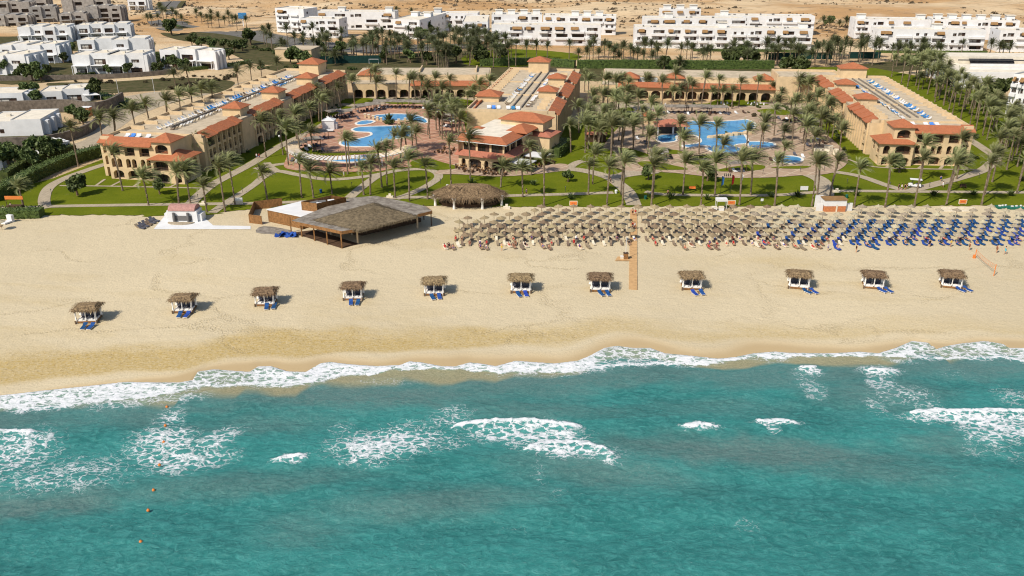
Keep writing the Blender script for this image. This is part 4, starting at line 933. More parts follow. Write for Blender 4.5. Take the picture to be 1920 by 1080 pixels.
# ================================================================ vegetation
def frond(m, r, az, el, ln, wind, width=.62, segs=10):
    p = Vector((0, 0, 0)); d = Vector((math.cos(az)*math.cos(el), math.sin(az)*math.cos(el), math.sin(el)))
    step = ln / segs; tw = r.uniform(-.5, .5)
    for i in range(segs):
        t = i / segs
        d = (d + Vector((wind[0]*.24*t, wind[1]*.24*t, -.155 * (t + .10) - .01)) ).normalized()
        q = p + d * step
        sv = d.cross(Vector((0, 0, 1)));
        if sv.length < .05: sv = Vector((1, 0, 0))
        sv.normalize(); up = sv.cross(d)
        wd = width * (math.sin(math.pi * min(1, .18 + t * .86)) ** .7) * r.uniform(.85, 1.1)
        for s in (-1, 1):
            side = (sv * s * math.cos(.5 + .3*tw*s) + up * .35).normalized()
            for k in (0, .5):
                b0 = p.lerp(q, k); b1 = p.lerp(q, k + .38)
                tip = p.lerp(q, k + .45) + side * wd + d * (wd * .95) + Vector((0, 0, -.10 * wd))
                m.quad(b0, b1, tip)
        n = sv * .035
        m.quad(p - n, p + n, q + n * .7, q - n * .7)
        p = q
def crownmesh(seed, nf=58, wind=(1.0, .35), name='crown', ln=4.0):
    r = random.Random(seed); m = MB()
    for i in range(nf):
        u = (i + .5) / nf; el = rad(86 - 88 * u ** 1.1 + r.uniform(-9, 9)); az = i * 2.399 + r.uniform(-.3, .3)
        az -= (.55 + .45 * u) * wind[0] * math.sin(az)          # fronds gathered downwind
        frond(m, r, az, el, ln * r.uniform(.82, 1.08) * (1 - .12 * (u < .15)), wind)
    return m.mesh(name, M['frond'])
def trunkmesh(bend, seed):
    r = random.Random(seed); pts = []; rs = []
    for i in range(13):
        t = i / 12; pts.append((bend * t * t + .01 * math.sin(i * 1.9 + seed), .3 * bend * t * (1 - t), t)); rs.append((.20 + .10 * (t < .06) + .035 * (i % 2) - .045 * t + .07 * (t > .93)))
    m = MB(); m.tube(pts, rs, 8); return m.mesh('trunk', M['trunk'])
def skirtmesh(seed):
    r = random.Random(seed); m = MB()
    for i in range(26):
        a = i * 2.4; q = r.uniform(.25, .5); z = r.uniform(-.9, .1); c, s = math.cos(a), math.sin(a)
        m.quad((c*.2 - s*.09, s*.2 + c*.09, z), (c*.2 + s*.09, s*.2 - c*.09, z), (c*q, s*q, z + r.uniform(.3, .7)))
    return m.mesh('dry_frond_stubs', M['boot'])
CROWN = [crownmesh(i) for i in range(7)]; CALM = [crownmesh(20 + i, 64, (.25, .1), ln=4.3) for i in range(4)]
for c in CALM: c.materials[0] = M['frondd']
TRUNK = [(b, trunkmesh(b, i)) for i, b in enumerate((-.5, .0, .25, .7, -.2))]; SKIRT = [skirtmesh(i) for i in range(3)]
# thinner geometry radius is in metres while height is scaled, so trunks keep their girth
PALMS = []; rp_ = random.Random(11)
def palm(px, py, pc, zone, kind='w', w=None):
    """foot at (px,py) of the photo, crown centre seen at height pc"""
    b = W(px, py); PALMS.append((px, b, max(2.2, Z(b.y, pc)), zone, kind, w))
SANDP = [(279,386,335),(336,382,326),(357,382,322),(388,398,350),(422,397,315),(441,384,307),(502,381,325),(682,366,317),(695,367,307),(741,372,315),(768,378,300),(802,374,312),(980,370,317),(1020,386,300),(1138,385,315),(1167,385,305),(1221,387,312),(1224,372,300),(1280,367,305),(1314,386,317),(1340,367,305),(1386,385,302),(1407,367,302),(1452,386,305),(1522,387,307),(1556,370,302),(1601,389,317),(1659,389,307),(1714,387,300),(1774,385,310),(1840,384,307),(1846,366,295),(1906,364,300)]
LAWNP = [(45,392,352),(147,312,240),(230,358,288),(387,318,265),(499,296,230),(541,311,243),(566,372,303),(588,372,323),(623,364,325),(564,295,243),(531,291,225),(652,327,260),(656,318,265),(716,352,282),(726,350,278),(846,353,267),(882,335,262),(939,352,315),(996,329,277),(1103,366,312),(1111,346,290),(1164,366,300),(1532,366,307),(1725,342,272),(1777,362,302),(1793,337,262),(1860,342,260),(1887,319,255),(1911,342,250)]
LDECK = [(557,270,215),(587,286,250),(751,300,257),(774,282,230),(782,287,250),(802,254,222),(825,257,223),(855,230,205),(877,217,180),(604,235,190),(615,222,182),(762,280,245),(735,285,255)]
RDECK = [(1070,286,235),(1098,275,227),(1145,305,237),(1167,277,225),(1187,284,237),(1214,290,255),(1274,285,232),(1282,307,262),(1310,290,235),(1342,290,237),(1352,295,272),(1399,285,245),(1424,285,245),(1430,272,230),(1466,312,277),(1469,262,247),(1522,292,257),(1550,270,232),(1507,285,237),(1572,295,245),(1505,270,210),(1510,272,230),(1527,225,182),(1479,235,195),(1550,232,192),(1512,205,157),(1500,250,215),(1535,255,212),(1560,260,225)]
MIDP = [(1102,205,150),(1110,235,180),(1100,265,213),(1097,288,235),(1112,290,240),(1145,298,228),(1172,225,172),(1170,250,195),(1195,235,182),(1217,245,195),(1120,295,245),(1187,280,230),(1212,272,227),(1230,262,217),(1130,262,212),(1150,240,190),(1160,265,215),(1085,250,200),(1205,255,210)]
LCOURT = [(665,197,152),(639,207,165),(695,180,137),(707,193,155),(706,188,135),(744,192,140),(767,197,150),(779,190,147),(789,190,152),(816,192,147),(805,198,165),(833,207,167),(846,200,150),(915,192,152),(902,200,160),(890,205,170)]
RCOURT = [(1096,172,140),(1132,195,150),(1139,195,148),(1154,212,155),(1167,190,150),(1177,195,155),(1207,180,150),(1214,181,150),(1241,197,155),(1262,190,140),(1259,207,172),(1274,195,170),(1285,195,155),(1297,210,162),(1315,200,147),(1332,200,172),(1345,200,150),(1355,200,172),(1372,205,170),(1385,200,155),(1417,200,152),(1450,180,152),(1462,200,175),(1492,195,150),(1498,195,158),(1445,190,165)]
ROADP = [(370,41,24),(379,46,30),(391,54,34),(398,55,36),(397,40,25),(412,54,32),(422,50,37),(430,45,28),(437,50,35),(445,57,37),(463,56,37),(298,46,32),(310,55,20),(315,52,22),(304,30,12),(301,28,13),(285,47,34),(278,46,33),(326,40,22),(332,43,28),(342,46,35)]
LEFTP = [(331,172,140),(357,170,132),(491,146,124),(472,154,127),(447,161,135),(521,135,118),(531,110,82),(537,111,84),(612,125,97),(629,120,105)]
TERR = [(193,225),(217,222),(257,208),(284,196),(315,190),(342,181),(365,178),(386,168),(403,166)]
BACKR = [(967,127,82),(987,120,87),(1006,110,85),(1026,112,87),(1067,110,83),(1084,122,100),(1100,120,98),(1122,125,100),(1112,110,80),(1140,125,90),(1150,125,98),(1160,125,107),(1181,126,92),(1205,125,103),(1222,125,105),(1247,120,85),(1240,133,115),(1287,111,85),(1274,130,117),(1324,127,97),(1330,125,95),(1206,110,82)]
BACKL = [(496,85,57),(510,90,55),(540,85,55),(589,85,52),(606,85,62),(644,100,62),(664,102,75),(699,105,70),(682,103,82),(746,100,70)]
FARP = [(772,36,22),(744,33,20),(870,73,62),(856,73,58),(850,73,60),(1541,60,38),(1553,62,40),(1585,55,40),(1592,55,40),(1572,58,45)]
Zn = dict(SANDP='along the sand edge of the lawns', LAWNP='on the lawns between the walks', LDECK='around the left pool deck', RDECK='around the right pool deck', MIDP='in the thicket right of the centre wing', LCOURT='before the left arcade', RCOURT='before the right arcade', ROADP='beside the curved road at the upper left', LEFTP='on the bank behind the left wing', BACKR='along the hedge behind the hotel', BACKL='before the leftmost white apartments', FARP='among the white apartments')
for k in ('SANDP','LAWNP','LDECK','RDECK','MIDP','LCOURT','RCOURT'):
    for p in globals()[k]: palm(*p, Zn[k])
for k in ('ROADP','LEFTP','BACKR','BACKL','FARP'):
    for p in globals()[k]: palm(*p, Zn[k], 'c')
for px, pc in TERR:
    a = W(px, pc + 24, 9.0); b = Vector((a.x - 1.5, a.y + 2, 0)); PALMS.append((px, b, Z(b.y, pc), 'behind the roof edge of the left wing', 'w', None))
def inpoly(x, y, P):
    c = False
    for (x1, y1), (x2, y2) in zip(P, P[1:] + P[:1]):
        if (y1 > y) != (y2 > y) and x < (x2 - x1) * (y - y1) / (y2 - y1) + x1: c = not c
    return c
def fillp(poly, n, zone, kind, hmin, hmax, gap):
    xs_ = [p[0] for p in poly]; ys_ = [p[1] for p in poly]; k = 0; tr = 0; mine = [q[1] for q in PALMS]
    while k < n and tr < 6000:
        tr += 1; x, y = rp_.uniform(min(xs_), max(xs_)), rp_.uniform(min(ys_), max(ys_))
        if not inpoly(x, y, poly): continue
        b = W(x, y)
        if any((b - q).length < gap for q in mine): continue
        mine.append(b); PALMS.append((x, b, rp_.uniform(hmin, hmax), zone, kind, None)); k += 1
fillp([(640,118),(700,96),(760,84),(900,84),(960,100),(960,128),(820,128),(720,122)], 44, 'in the dense belt behind the left arcade', 'c', 6, 10, 3.2)
fillp([(1380,120),(1500,104),(1640,104),(1760,110),(1760,128),(1640,124),(1500,126),(1400,128)], 26, 'in the belt behind the right wing', 'c', 6, 9, 4.2)
fillp([(1650,138),(1750,138),(1780,178),(1850,215),(1905,262),(1930,300),(1930,345),(1885,330),(1855,268),(1800,226),(1740,184)], 52, 'in the grove right of the right wing', 'w', 7, 10.5, 4.2)
fillp([(1760,108),(1930,108),(1930,120),(1760,120)], 6, 'behind the white hall', 'c', 5, 8, 5)
fillp([(1440,235),(1560,232),(1588,284),(1500,292),(1450,272)], 8, 'around the right pool deck', 'w', 7, 9.5, 3.5); fillp([(1090,215),(1180,222),(1165,298),(1090,300)], 12, 'in the thicket right of the centre wing', 'w', 7, 9.5, 3); fillp([(800,236),(855,218),(868,272),(805,262)], 7, 'around the left pool deck', 'w', 6.5, 9, 3.5); fillp([(545,262),(600,210),(622,216),(562,268)], 5, 'around the left pool deck', 'w', 6.5, 9, 3.5)
INDIV = len(PALMS)
fillp([(640,116),(700,96),(760,82),(900,82),(965,98),(965,128),(820,130),(720,122)], 60, 'x', 'c', 5, 9, 1.7)
fillp([(1380,122),(1500,104),(1640,104),(1760,110),(1760,130),(1640,126),(1500,128),(1400,130)], 34, 'x', 'c', 5, 8.5, 2.2)
fillp([(480,84),(640,92),(700,92),(640,106),(560,100),(490,96)], 12, 'x', 'c', 4, 7, 2.5)
fillp([(1100,108),(1440,108),(1440,126),(1100,126)], 22, 'x', 'c', 5, 8, 2.2)
fillp([(1660,140),(1750,140),(1790,180),(1850,212),(1910,262),(1935,300),(1930,340),(1885,325),(1855,262),(1800,222),(1740,180)], 22, 'x', 'w', 5, 8, 3)
EXTRA = PALMS[INDIV:]; PALMS = PALMS[:INDIV]; PALMS.sort(key=lambda q: -(q[2] + 3) / q[1].y); EXTRA += PALMS[300:]; PALMS = PALMS[:300]
BV, BF = [], []; TV, TF = [], []
def addmesh(V, F, me, mtx):
    n = sum(len(a) for a in V); co = np.empty(len(me.vertices)*3, np.float32); me.vertices.foreach_get('co', co); M4 = np.array(mtx)
    V.append(co.reshape(-1,3) @ M4[:3,:3].T + M4[:3,3]); F.extend([tuple(i + n for i in p.vertices) for p in me.polygons])
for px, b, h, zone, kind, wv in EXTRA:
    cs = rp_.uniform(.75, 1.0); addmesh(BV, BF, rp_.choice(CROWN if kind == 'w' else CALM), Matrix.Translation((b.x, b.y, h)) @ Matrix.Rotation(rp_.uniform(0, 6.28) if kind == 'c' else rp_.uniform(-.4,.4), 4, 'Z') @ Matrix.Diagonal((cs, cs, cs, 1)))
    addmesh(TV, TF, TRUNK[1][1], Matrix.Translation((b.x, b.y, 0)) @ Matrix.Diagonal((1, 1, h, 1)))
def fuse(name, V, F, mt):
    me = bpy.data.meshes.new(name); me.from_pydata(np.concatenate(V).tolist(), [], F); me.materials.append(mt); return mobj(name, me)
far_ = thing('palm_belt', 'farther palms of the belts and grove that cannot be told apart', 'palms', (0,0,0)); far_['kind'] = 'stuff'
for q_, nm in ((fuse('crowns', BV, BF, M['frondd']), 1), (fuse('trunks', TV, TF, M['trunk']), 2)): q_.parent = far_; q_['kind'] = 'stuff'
PALMS.sort(key=lambda q: q[0]); cnt = {}
print('PALMS', len(PALMS))
for px, b, h, zone, kind, wv in PALMS:
    i = cnt.get(zone, 0); cnt[zone] = i + 1
    bd, tm = TRUNK[rp_.randrange(len(TRUNK))]; near = b.y < 260
    t = thing('date_palm', 'date palm, %s from the left %s' % (nth(i), zone), 'palm', (b.x, b.y, 0), 0, 'date palms ' + zone)
    tr = mobj('trunk', tm, t); tr.scale = (1, 1, h); tr.data = tm
    cs = rp_.uniform(.74, 1.14)
    if h < 3.5: cs *= .8
    tr.scale = (1 if h > 5 else 1.3, 1, h)
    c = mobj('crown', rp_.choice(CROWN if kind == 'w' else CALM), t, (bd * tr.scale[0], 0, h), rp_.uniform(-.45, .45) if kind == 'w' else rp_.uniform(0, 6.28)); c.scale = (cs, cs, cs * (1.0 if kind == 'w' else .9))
    if near: mobj('dry_frond_stubs', rp_.choice(SKIRT), t, (bd * tr.scale[0], 0, h))
# ---- broadleaf trees, shrubs, hedges
def leafblob(m, r, c, rad3, n, s):
    for i in range(n):
        v = Vector((r.gauss(0, 1), r.gauss(0, 1), r.gauss(0, 1))).normalized() * (r.random() ** .45)
        p = Vector((c[0] + v.x*rad3[0], c[1] + v.y*rad3[1], c[2] + v.z*rad3[2]))
        a = Vector((r.uniform(-1,1), r.uniform(-1,1), r.uniform(-.6,1))).normalized(); u = a.orthogonal().normalized() * s * r.uniform(.6, 1.2); w = a.cross(u)
        m.quad(p - u - w*.5, p + u*.2 - w*.7, p + u + w*.3, p - u*.2 + w*.7)
def treemesh(seed, n=9, leaf=.20, nl=120, flat=.8):
    r = random.Random(seed); m = MB(); k = MB()
    k.tube([(0,0,0),(.05,.03,.5),(.0,.0,1.0)], [.13,.10,.07], 6)
    for i in range(n):
        a = r.uniform(0, 6.28); q = r.uniform(.1, .8); c = (q*math.cos(a), q*math.sin(a), 1.15 + r.uniform(-.25, .75)*flat)
        k.tube([(0,0,.75),(c[0]*.5,c[1]*.5,.75+(c[2]-.75)*.6),c], [.06,.04,.015], 4)
        leafblob(m, r, c, (r.uniform(.3,.5), r.uniform(.3,.5), r.uniform(.25,.4)), nl, leaf)
    return k.mesh('trunk', M['bark']), m.mesh('crown', M['shrub'])
TREES = [treemesh(i) for i in range(5)]
def bushmesh(seed, mt):
    r = random.Random(seed); m = MB()
    for i in range(6): leafblob(m, r, (r.uniform(-.6,.6), r.uniform(-.6,.6), r.uniform(.25,.6)), (.45,.45,.35), 70, .15)
    return m.mesh('bush', mt)
BUSH = [bushmesh(i, M['shrub']) for i in range(4)]; DRYB = [bushmesh(10 + i, M['dry']) for i in range(3)]
def agavemesh(seed):
    r = random.Random(seed); m = MB()
    for i in range(34):
        a = i * 2.4; el = r.uniform(.35, 1.35); l = r.uniform(.8, 1.2); c, s = math.cos(a), math.sin(a); w = .07
        e = (c*math.cos(el)*l, s*math.cos(el)*l, math.sin(el)*l); q = (e[0]*.5, e[1]*.5, e[2]*.5 + .06)
        m.quad((-s*w, c*w, 0), (s*w, -c*w, 0), (q[0]+s*w*1.3, q[1]-c*w*1.3, q[2]), e, (q[0]-s*w*1.3, q[1]+c*w*1.3, q[2]))
    return m.mesh('yucca', M['shrub'])
AGAVE = [agavemesh(i) for i in range(3)]
def tree(px, py, sz, label, grp=None, v=None):
    b = W(px, py); t = thing('tree', label, 'tree', (b.x, b.y, 0), rp_.uniform(0, 6), grp); t.scale = (sz, sz, sz)
    k, c = TREES[rp_.randrange(5) if v is None else v]; mobj('trunk', k, t); mobj('crown', c, t); return t
def plant(px, py, sz, label, pool, name='shrub', cat='shrub', grp=None):
    b = W(px, py); o = mobj(name, rp_.choice(pool), None, (b.x, b.y, .1), rp_.uniform(0, 6)); o.scale = (sz, sz, sz*rp_.uniform(.8,1.1)); return tag(o, label, cat, grp)
def hedge(label, pts, w, h, leaf=.22, dens=9, mt='hedge'):
    P = smooth([W(*p) for p in pts], 5); r = random.Random(len(P)); m = MB(); top = .35
    for a, b in zip(P, P[1:]):
        d = b - a; L = d.length; n = Vector((-d.y, d.x, 0)).normalized(); q = n * w * .42
        m.add([(*(a-q).xy, 0),(*(b-q).xy, 0),(*(b+q).xy, 0),(*(a+q).xy, 0),(*(a-q).xy, h-top),(*(b-q).xy, h-top),(*(b+q).xy, h-top),(*(a+q).xy, h-top)], [(4,5,6,7),(0,1,5,4),(2,3,7,6),(3,0,4,7),(1,2,6,5)])
        for i in range(int(L * (w + 2*h) * dens / 3)):
            s = r.random(); e = r.random()
            if e < w / (w + 2*h): off, z = r.uniform(-.5, .5)*w, h + r.gauss(-.1, .16)
            else: off, z = (.5 if r.random() < .4 else -.5)*w + r.gauss(0, .08), r.uniform(.05, h)
            c = a + d*s + n*off
            u = Vector((r.uniform(-1,1), r.uniform(-1,1), r.uniform(-1,1))).normalized()*leaf; v = u.orthogonal().normalized()*leaf*.7; c.z = z
            m.quad(c - u, c - v*.6, c + u, c + v)
    return tag(m.build('hedge', M[mt]), label, 'hedge')
hedge('tall clipped hedge running from the left edge to the left wing', [(-20,380),(20,362),(60,340),(110,317),(160,300),(200,290)], 3.6, 3.2, .26, 10)
hedge('second tall hedge behind the first, beside the small white house', [(10,342),(50,318),(100,301),(140,288)], 2.4, 3.0, .26, 9)
hedge('low thick hedge on the sand at the left edge', [(-20,408),(30,407),(80,406)], 3.4, 2.2, .22, 14)
hedge('long dark hedge behind the right arcade', [(1082,128),(1200,128),(1330,129),(1450,129)], 2.5, 4.0, .35, 3)
hedge('dark hedge between the centre wing tower and the belt', [(900,124),(1000,122),(1078,127)], 2.5, 3.6, .35, 3)
hedge('dark hedge below the sand strip, behind the grove', [(1690,116),(1760,114),(1800,113)], 2.2, 3.4, .35, 3)
hedge('dark hedge right of the white hall, at the right edge', [(1830,112),(1930,112)], 2.2, 3.4, .35, 3)
hedge('low front garden hedge under the widest apartment row', [(1300,96),(1420,97),(1520,99)], 1.6, 1.6, .35, 2)
hedge('low front garden hedge under the far right apartments', [(1640,99),(1760,100),(1850,100)], 1.6, 1.6, .35, 2)
hedge('green bank of dwarf shrubs on the slope below the villas', [(95,186),(160,180),(200,184),(240,196)], 6, 1.4, .3, 5)
hedge('clipped hedge below the lone stepped villa', [(350,133),(420,126),(470,118)], 2, 1.8, .3, 4)
hedge('dark hedge with red flowers before the restaurant side wall', [(1040,296),(1052,286),(1060,276)], 3.2, 3.2, .28, 7)
hedge('brown dwarf hedge edging the left pool deck', [(600,289),(640,288),(690,287),(715,284)], 1, .9, .2, 8, 'dry')
hedge('brown dwarf hedge edging the right pool deck', [(1302,294),(1340,293),(1400,294),(1440,296)], 1, .8, .2, 8, 'dry')
i = 0
for x, y, s in ((10,140,3.2),(45,142,2.6),(70,143,3),(92,142,2.4),(35,150,2.4),(62,152,3.2),(78,154,2.6),(120,118,2.4),(136,100,2.6),(205,141,2.2),(240,140,2.4),(288,126,3.2),(303,122,3),(318,128,2.8),(332,130,3.2),(346,132,2.6),(298,138,2.4),(60,186,3.2),(68,196,2.6),(186,186,3.8),(150,232,2.8),(140,224,2.4),(158,240,3),(18,318,3.4),(40,314,3),(62,318,3.2),(78,300,3.4),(92,306,2.8),(108,296,2.6),(30,308,3),(322,66,4.6),(470,84,4.2),(360,86,2.6),(378,90,2.8),(400,95,3),(420,92,2.6),(440,100,3.2),(455,95,2.8),(405,105,2.4),(430,112,2.6),(560,122,4.2),(580,124,3.4),(545,120,3),(1488,140,4),(1500,142,3.6),(1474,138,3.4),(1245,133,3.2),(1380,126,4),(1395,122,4.4),(1370,118,3.6),(1410,122,3.6),(1362,124,3.6),(790,80,4),(800,68,4.2),(1555,52,3.5),(1905,190,4.5),(1868,196,4.5),(1850,190,3.6),(640,104,3.4),(600,96,3.2),(720,118,3),(855,118,4),(900,116,4),(935,118,4.4),(905,122,3.4),(770,118,3.2),(800,122,3)):
    zone = 'among the white villas' if x < 330 and y < 160 else 'on the left bank' if x < 330 and y < 260 else 'behind the tall hedge' if x < 200 else 'behind the hotel'
    tree(x, y, s, 'leafy green tree %s, number %d among the garden trees' % (zone, i + 1), 'leafy trees ' + zone); i += 1
t = tree(146, 367, 2.6, 'dark round ficus tree alone on the left front lawn', None, 0); t = tree(1215, 338, 2.0, 'small ficus with red soil ring on the lawn right of the boardwalk walk'); tree(1326, 340, 2.2, 'brownish shrub tree on the lawn behind the orange bench'); tree(1065, 342, 1.5, 'thin shrub tree with soil ring on the lawn left of the main walk'); tree(1686, 324, 2.4, 'large bushy plant before the right wing'); tree(300, 365, 1.8, 'pale thin shrub before the left wing')
for i, (x, y) in enumerate(((884,345),(1070,374),(1256,374),(1325,376),(1445,370),(1495,370),(1750,368),(1825,366),(1895,368),(1605,368),(1000,348),(1915,340))): plant(x, y, 1.7, 'spiky yucca clump on the front lawn, %s from the left' % nth(i), AGAVE, 'yucca', 'yucca', 'spiky yuccas on the front lawn')
plant(729, 228, 3.0, 'bushy palm-like plant with orange lifebuoy on the pool island', AGAVE, 'yucca', 'yucca'); plant(729, 234, 1.9, 'green ground shrub round the pool island plant', BUSH)
bz = [([(480,128),(640,130),(820,140),(900,150)], 40, 'under the belt behind the left arcade', 1.4, BUSH), ([(700,190),(760,186),(820,188),(860,196)], 14, 'along the left arcade', .9, BUSH), ([(1130,200),(1220,196),(1330,200),(1440,200),(1480,206)], 20, 'along the right arcade', .9, BUSH), ([(1330,262),(1350,258),(1365,252)], 7, 'on the rock islet of the winding pool', .8, BUSH), ([(1400,214),(1440,222),(1500,232)], 12, 'behind the winding pool', .9, DRYB), ([(1660,150),(1720,190),(1790,232),(1840,270)], 30, 'under the grove along the right wing', 1.3, BUSH), ([(390,78),(440,84),(500,92),(560,98)], 22, 'on the verge behind the villas', 1.1, DRYB), ([(120,158),(200,154),(290,152),(370,146),(420,140)], 34, 'planted in rows on the dark slope', .9, DRYB), ([(225,200),(250,206),(270,200)], 10, 'on the bank beside the curved wall', 1.2, BUSH), ([(560,300),(575,290),(600,287)], 8, 'at the curved pergola', .8, BUSH), ([(430,300),(470,282),(540,248),(600,216),(640,196)], 18, 'at the foot of the left wing', .6, BUSH), ([(1585,290),(1575,262),(1560,240)], 8, 'at the foot of the right wing', .7, BUSH), ([(740,60),(800,64),(880,78),(920,84)], 12, 'before the white apartments', 1.1, DRYB), ([(350,66),(430,84),(520,100),(640,108)], 46, 'on the dark verge behind the left wing', 1.5, BUSH), ([(0,146),(90,148),(140,143),(280,140)], 26, 'in the villa gardens', 1.3, BUSH), ([(0,104),(130,104),(290,112)], 18, 'between the villa rows', 1.2, BUSH), ([(320,166),(360,160),(420,150),(440,142)], 22, 'on the dry bank above the left wing', 1.3, DRYB), ([(200,205),(240,198),(275,206)], 16, 'on the green bank by the curved wall', 1.5, BUSH)]
for pts, n, zone, s, pool_ in bz:
    for i, u in enumerate(sorted(rp_.random() for _ in range(n))):
        u = u * (len(pts) - 1); k = int(u); f = u - k; x = pts[k][0]*(1-f) + pts[k+1][0]*f; y = pts[k][1]*(1-f) + pts[k+1][1]*f
        plant(x, y + rp_.uniform(-3, 3), s * rp_.uniform(.7, 1.3), 'rounded shrub %s, %s along its row' % (zone, nth(i)), pool_, grp='shrubs ' + zone)
# desert scrub: too many tufts to count
m = MB(); r = random.Random(5)
for i in range(5200):
    y = 500 + 320 * r.random() ** 1.2; x = r.uniform(-360, 360)
    if fbm(np.array([x*.02]), np.array([y*.03]), 3, 88)[0] < .42: continue
    z = float(landz(np.array([x]), np.array([y]))[0]); s = r.uniform(.5, 1.5) * (2.2 if r.random() < .07 else 1)
    for k in range(7):
        a = r.uniform(0, 6.28); q = s * r.uniform(.3, 1); h = s * r.uniform(.3, .75); c, n = math.cos(a)*q, math.sin(a)*q*.8
        m.quad((x + c - .4*s, y + n, z - .1), (x + c + .3*s, y + n + .2, z - .1), (x + c*.5 + .15*s, y + n*.5, z + h))
tag(m.build('desert_scrub', M['scrub']), 'low dry scrub tufts over the dunes behind the apartments', 'scrub', kind='stuff')
# ================================================================ the beach
def straws(m, r, p, out, n, ln, w=.05, drop=.8):
    for i in range(n):
        a = Vector(p) + Vector((r.uniform(-.5,.5), r.uniform(-.5,.5), r.uniform(-.05,.08))) * .6
        d = (Vector(out) + Vector((r.uniform(-.6,.6), r.uniform(-.6,.6), -drop*r.random()))).normalized() * ln * r.uniform(.5, 1.1)
        s = d.cross(Vector((0,0,1))).normalized() * w; m.quad(a - s, a + s, a + d + s*.3, a + d - s*.3)
def shagroof(poly_e, poly_t, ze, zt, seed, name, mt, parent, dens=3.0, ln=.6, th=.28):
    """thatched roof: eave polygon, top polygon (same count), shaggy with loose fronds over a solid core"""
    r = random.Random(seed); m = MB(); n = len(poly_e); k = 4
    def P(i, t): a, b = poly_e[i % n], poly_t[i % n]; return Vector((a[0] + (b[0]-a[0])*t, a[1] + (b[1]-a[1])*t, ze + (zt-ze)*t))
    rings = [[P(i, j/k) + Vector((r.uniform(-.06,.06), r.uniform(-.06,.06), r.uniform(-.05,.05))) for i in range(n)] for j in range(k+1)]
    b = [p - Vector((0,0,th)) for p in rings[0]]; vs = [p for rg in [b] + rings for p in rg]; fs = [tuple(range(n-1,-1,-1)), tuple((k+1)*n + i for i in range(n))]
    for j in range(k+1):
        for i in range(n): fs.append((j*n+i, j*n+(i+1)%n, (j+1)*n+(i+1)%n, (j+1)*n+i))
    m.add(vs, fs); cx = sum(p[0] for p in poly_e)/n; cy = sum(p[1] for p in poly_e)/n
    for i in range(n):
        a, c = P(i,0), P(i+1,0); L = (c-a).length; o = Vector(((a.x+c.x)/2-cx, (a.y+c.y)/2-cy, 0)).normalized()
        for q in range(int(L*dens*2.2)): straws(m, r, a.lerp(c, r.random()), o, 2, ln, .05, 1.6)
        a2, c2 = P(i,1), P(i+1,1); area = L*((a2-a).length)*.6
        for q in range(int(area*dens)):
            u, t = r.random(), r.random(); p = P(i,t).lerp(P(i+1,t), u); straws(m, r, p + Vector((0,0,.05)), o + Vector((0,0,-(zt-ze)*.25)), 1, ln*1.2, .06, .2)
    return m.build(name, mt, parent)
LPROF = [(-1.0,.12),(-1.0,.32),(.25,.32),(.92,.78),(.98,.68),(.38,.12)]
def loungermesh(mt, name='sun_lounger', w=.68):
    n = len(LPROF); m = MB(); vs = [(s*w/2, y, z) for s in (-1,1) for y, z in LPROF]
    m.add(vs, [tuple(range(n)), tuple(range(2*n-1, n-1, -1))] + [(i, n+i, n+(i+1)%n, (i+1)%n) for i in range(n)]); return m.mesh(name, mt)
def canopymesh(seed, mt):
    r = random.Random(seed); n = 16; pr = [(0,.52),(.10,.44),(.32,.26),(.66,.10),(1.02,-.02),(1.06,-.10),(.96,-.06),(.3,.14)]; vs = [(0,0,.56)]; fs = []
    for j,(q,z) in enumerate(pr[1:]):
        for i in range(n):
            a = 2*math.pi*i/n; k = 1 + (r.uniform(-.06,.06) if j >= 3 else 0); vs.append((q*k*math.cos(a), q*k*math.sin(a), z + (r.uniform(-.05,.03) if j in (3,4) else 0)))
    fs += [(0, 1+i, 1+(i+1)%n) for i in range(n)]
    for j in range(len(pr)-2):
        for i in range(n): fs.append((1+j*n+i, 1+(j+1)*n+i, 1+(j+1)*n+(i+1)%n, 1+j*n+(i+1)%n))
    fs.append(tuple(1+(len(pr)-2)*n + i for i in range(n)))
    return MB().add(vs, fs).mesh('canopy', mt)
CAN = [canopymesh(i, M['straw']) for i in range(4)]; CANP = [canopymesh(9+i, M['palestraw']) for i in range(4)]
POLE = MB().tube([(0,0,0),(0,0,2.05)], .055, 6).mesh('pole', M['pole'])
LT, LB, LC = loungermesh(M['taupe']), loungermesh(M['blue']), loungermesh(M['cream'])
rb = random.Random(21); Y0 = W(1200,402).y; DY = 2.71
LEFT = [990, 972, 890, 868, 850, 842, 840, 850]; seats = []
rows = []; FARL = []; FARROWS = 4
for r_ in range(8):
    y = Y0 - DY*r_; xo = 12.35 + (0 if r_ % 2 else 1.83); row = []
    for k in range(-12, 30):
        x = xo + 3.66*k; px, py = PN(x, y)
        if px < LEFT[r_] + 8 or px > 1945 or -2.0 < x - 27.6 < 1.0: continue
        if r_ <= 1 and 1524 < px < 1604: continue
        if r_ == 0 and (1335 < px < 1364 or 1760 < px < 1835 or px > 1860): continue
        row.append((x + rb.uniform(-.18,.18) + .25*max(0, (px-1500)/400)*0, y + rb.uniform(-.15,.15), px))
    rows.append(row)
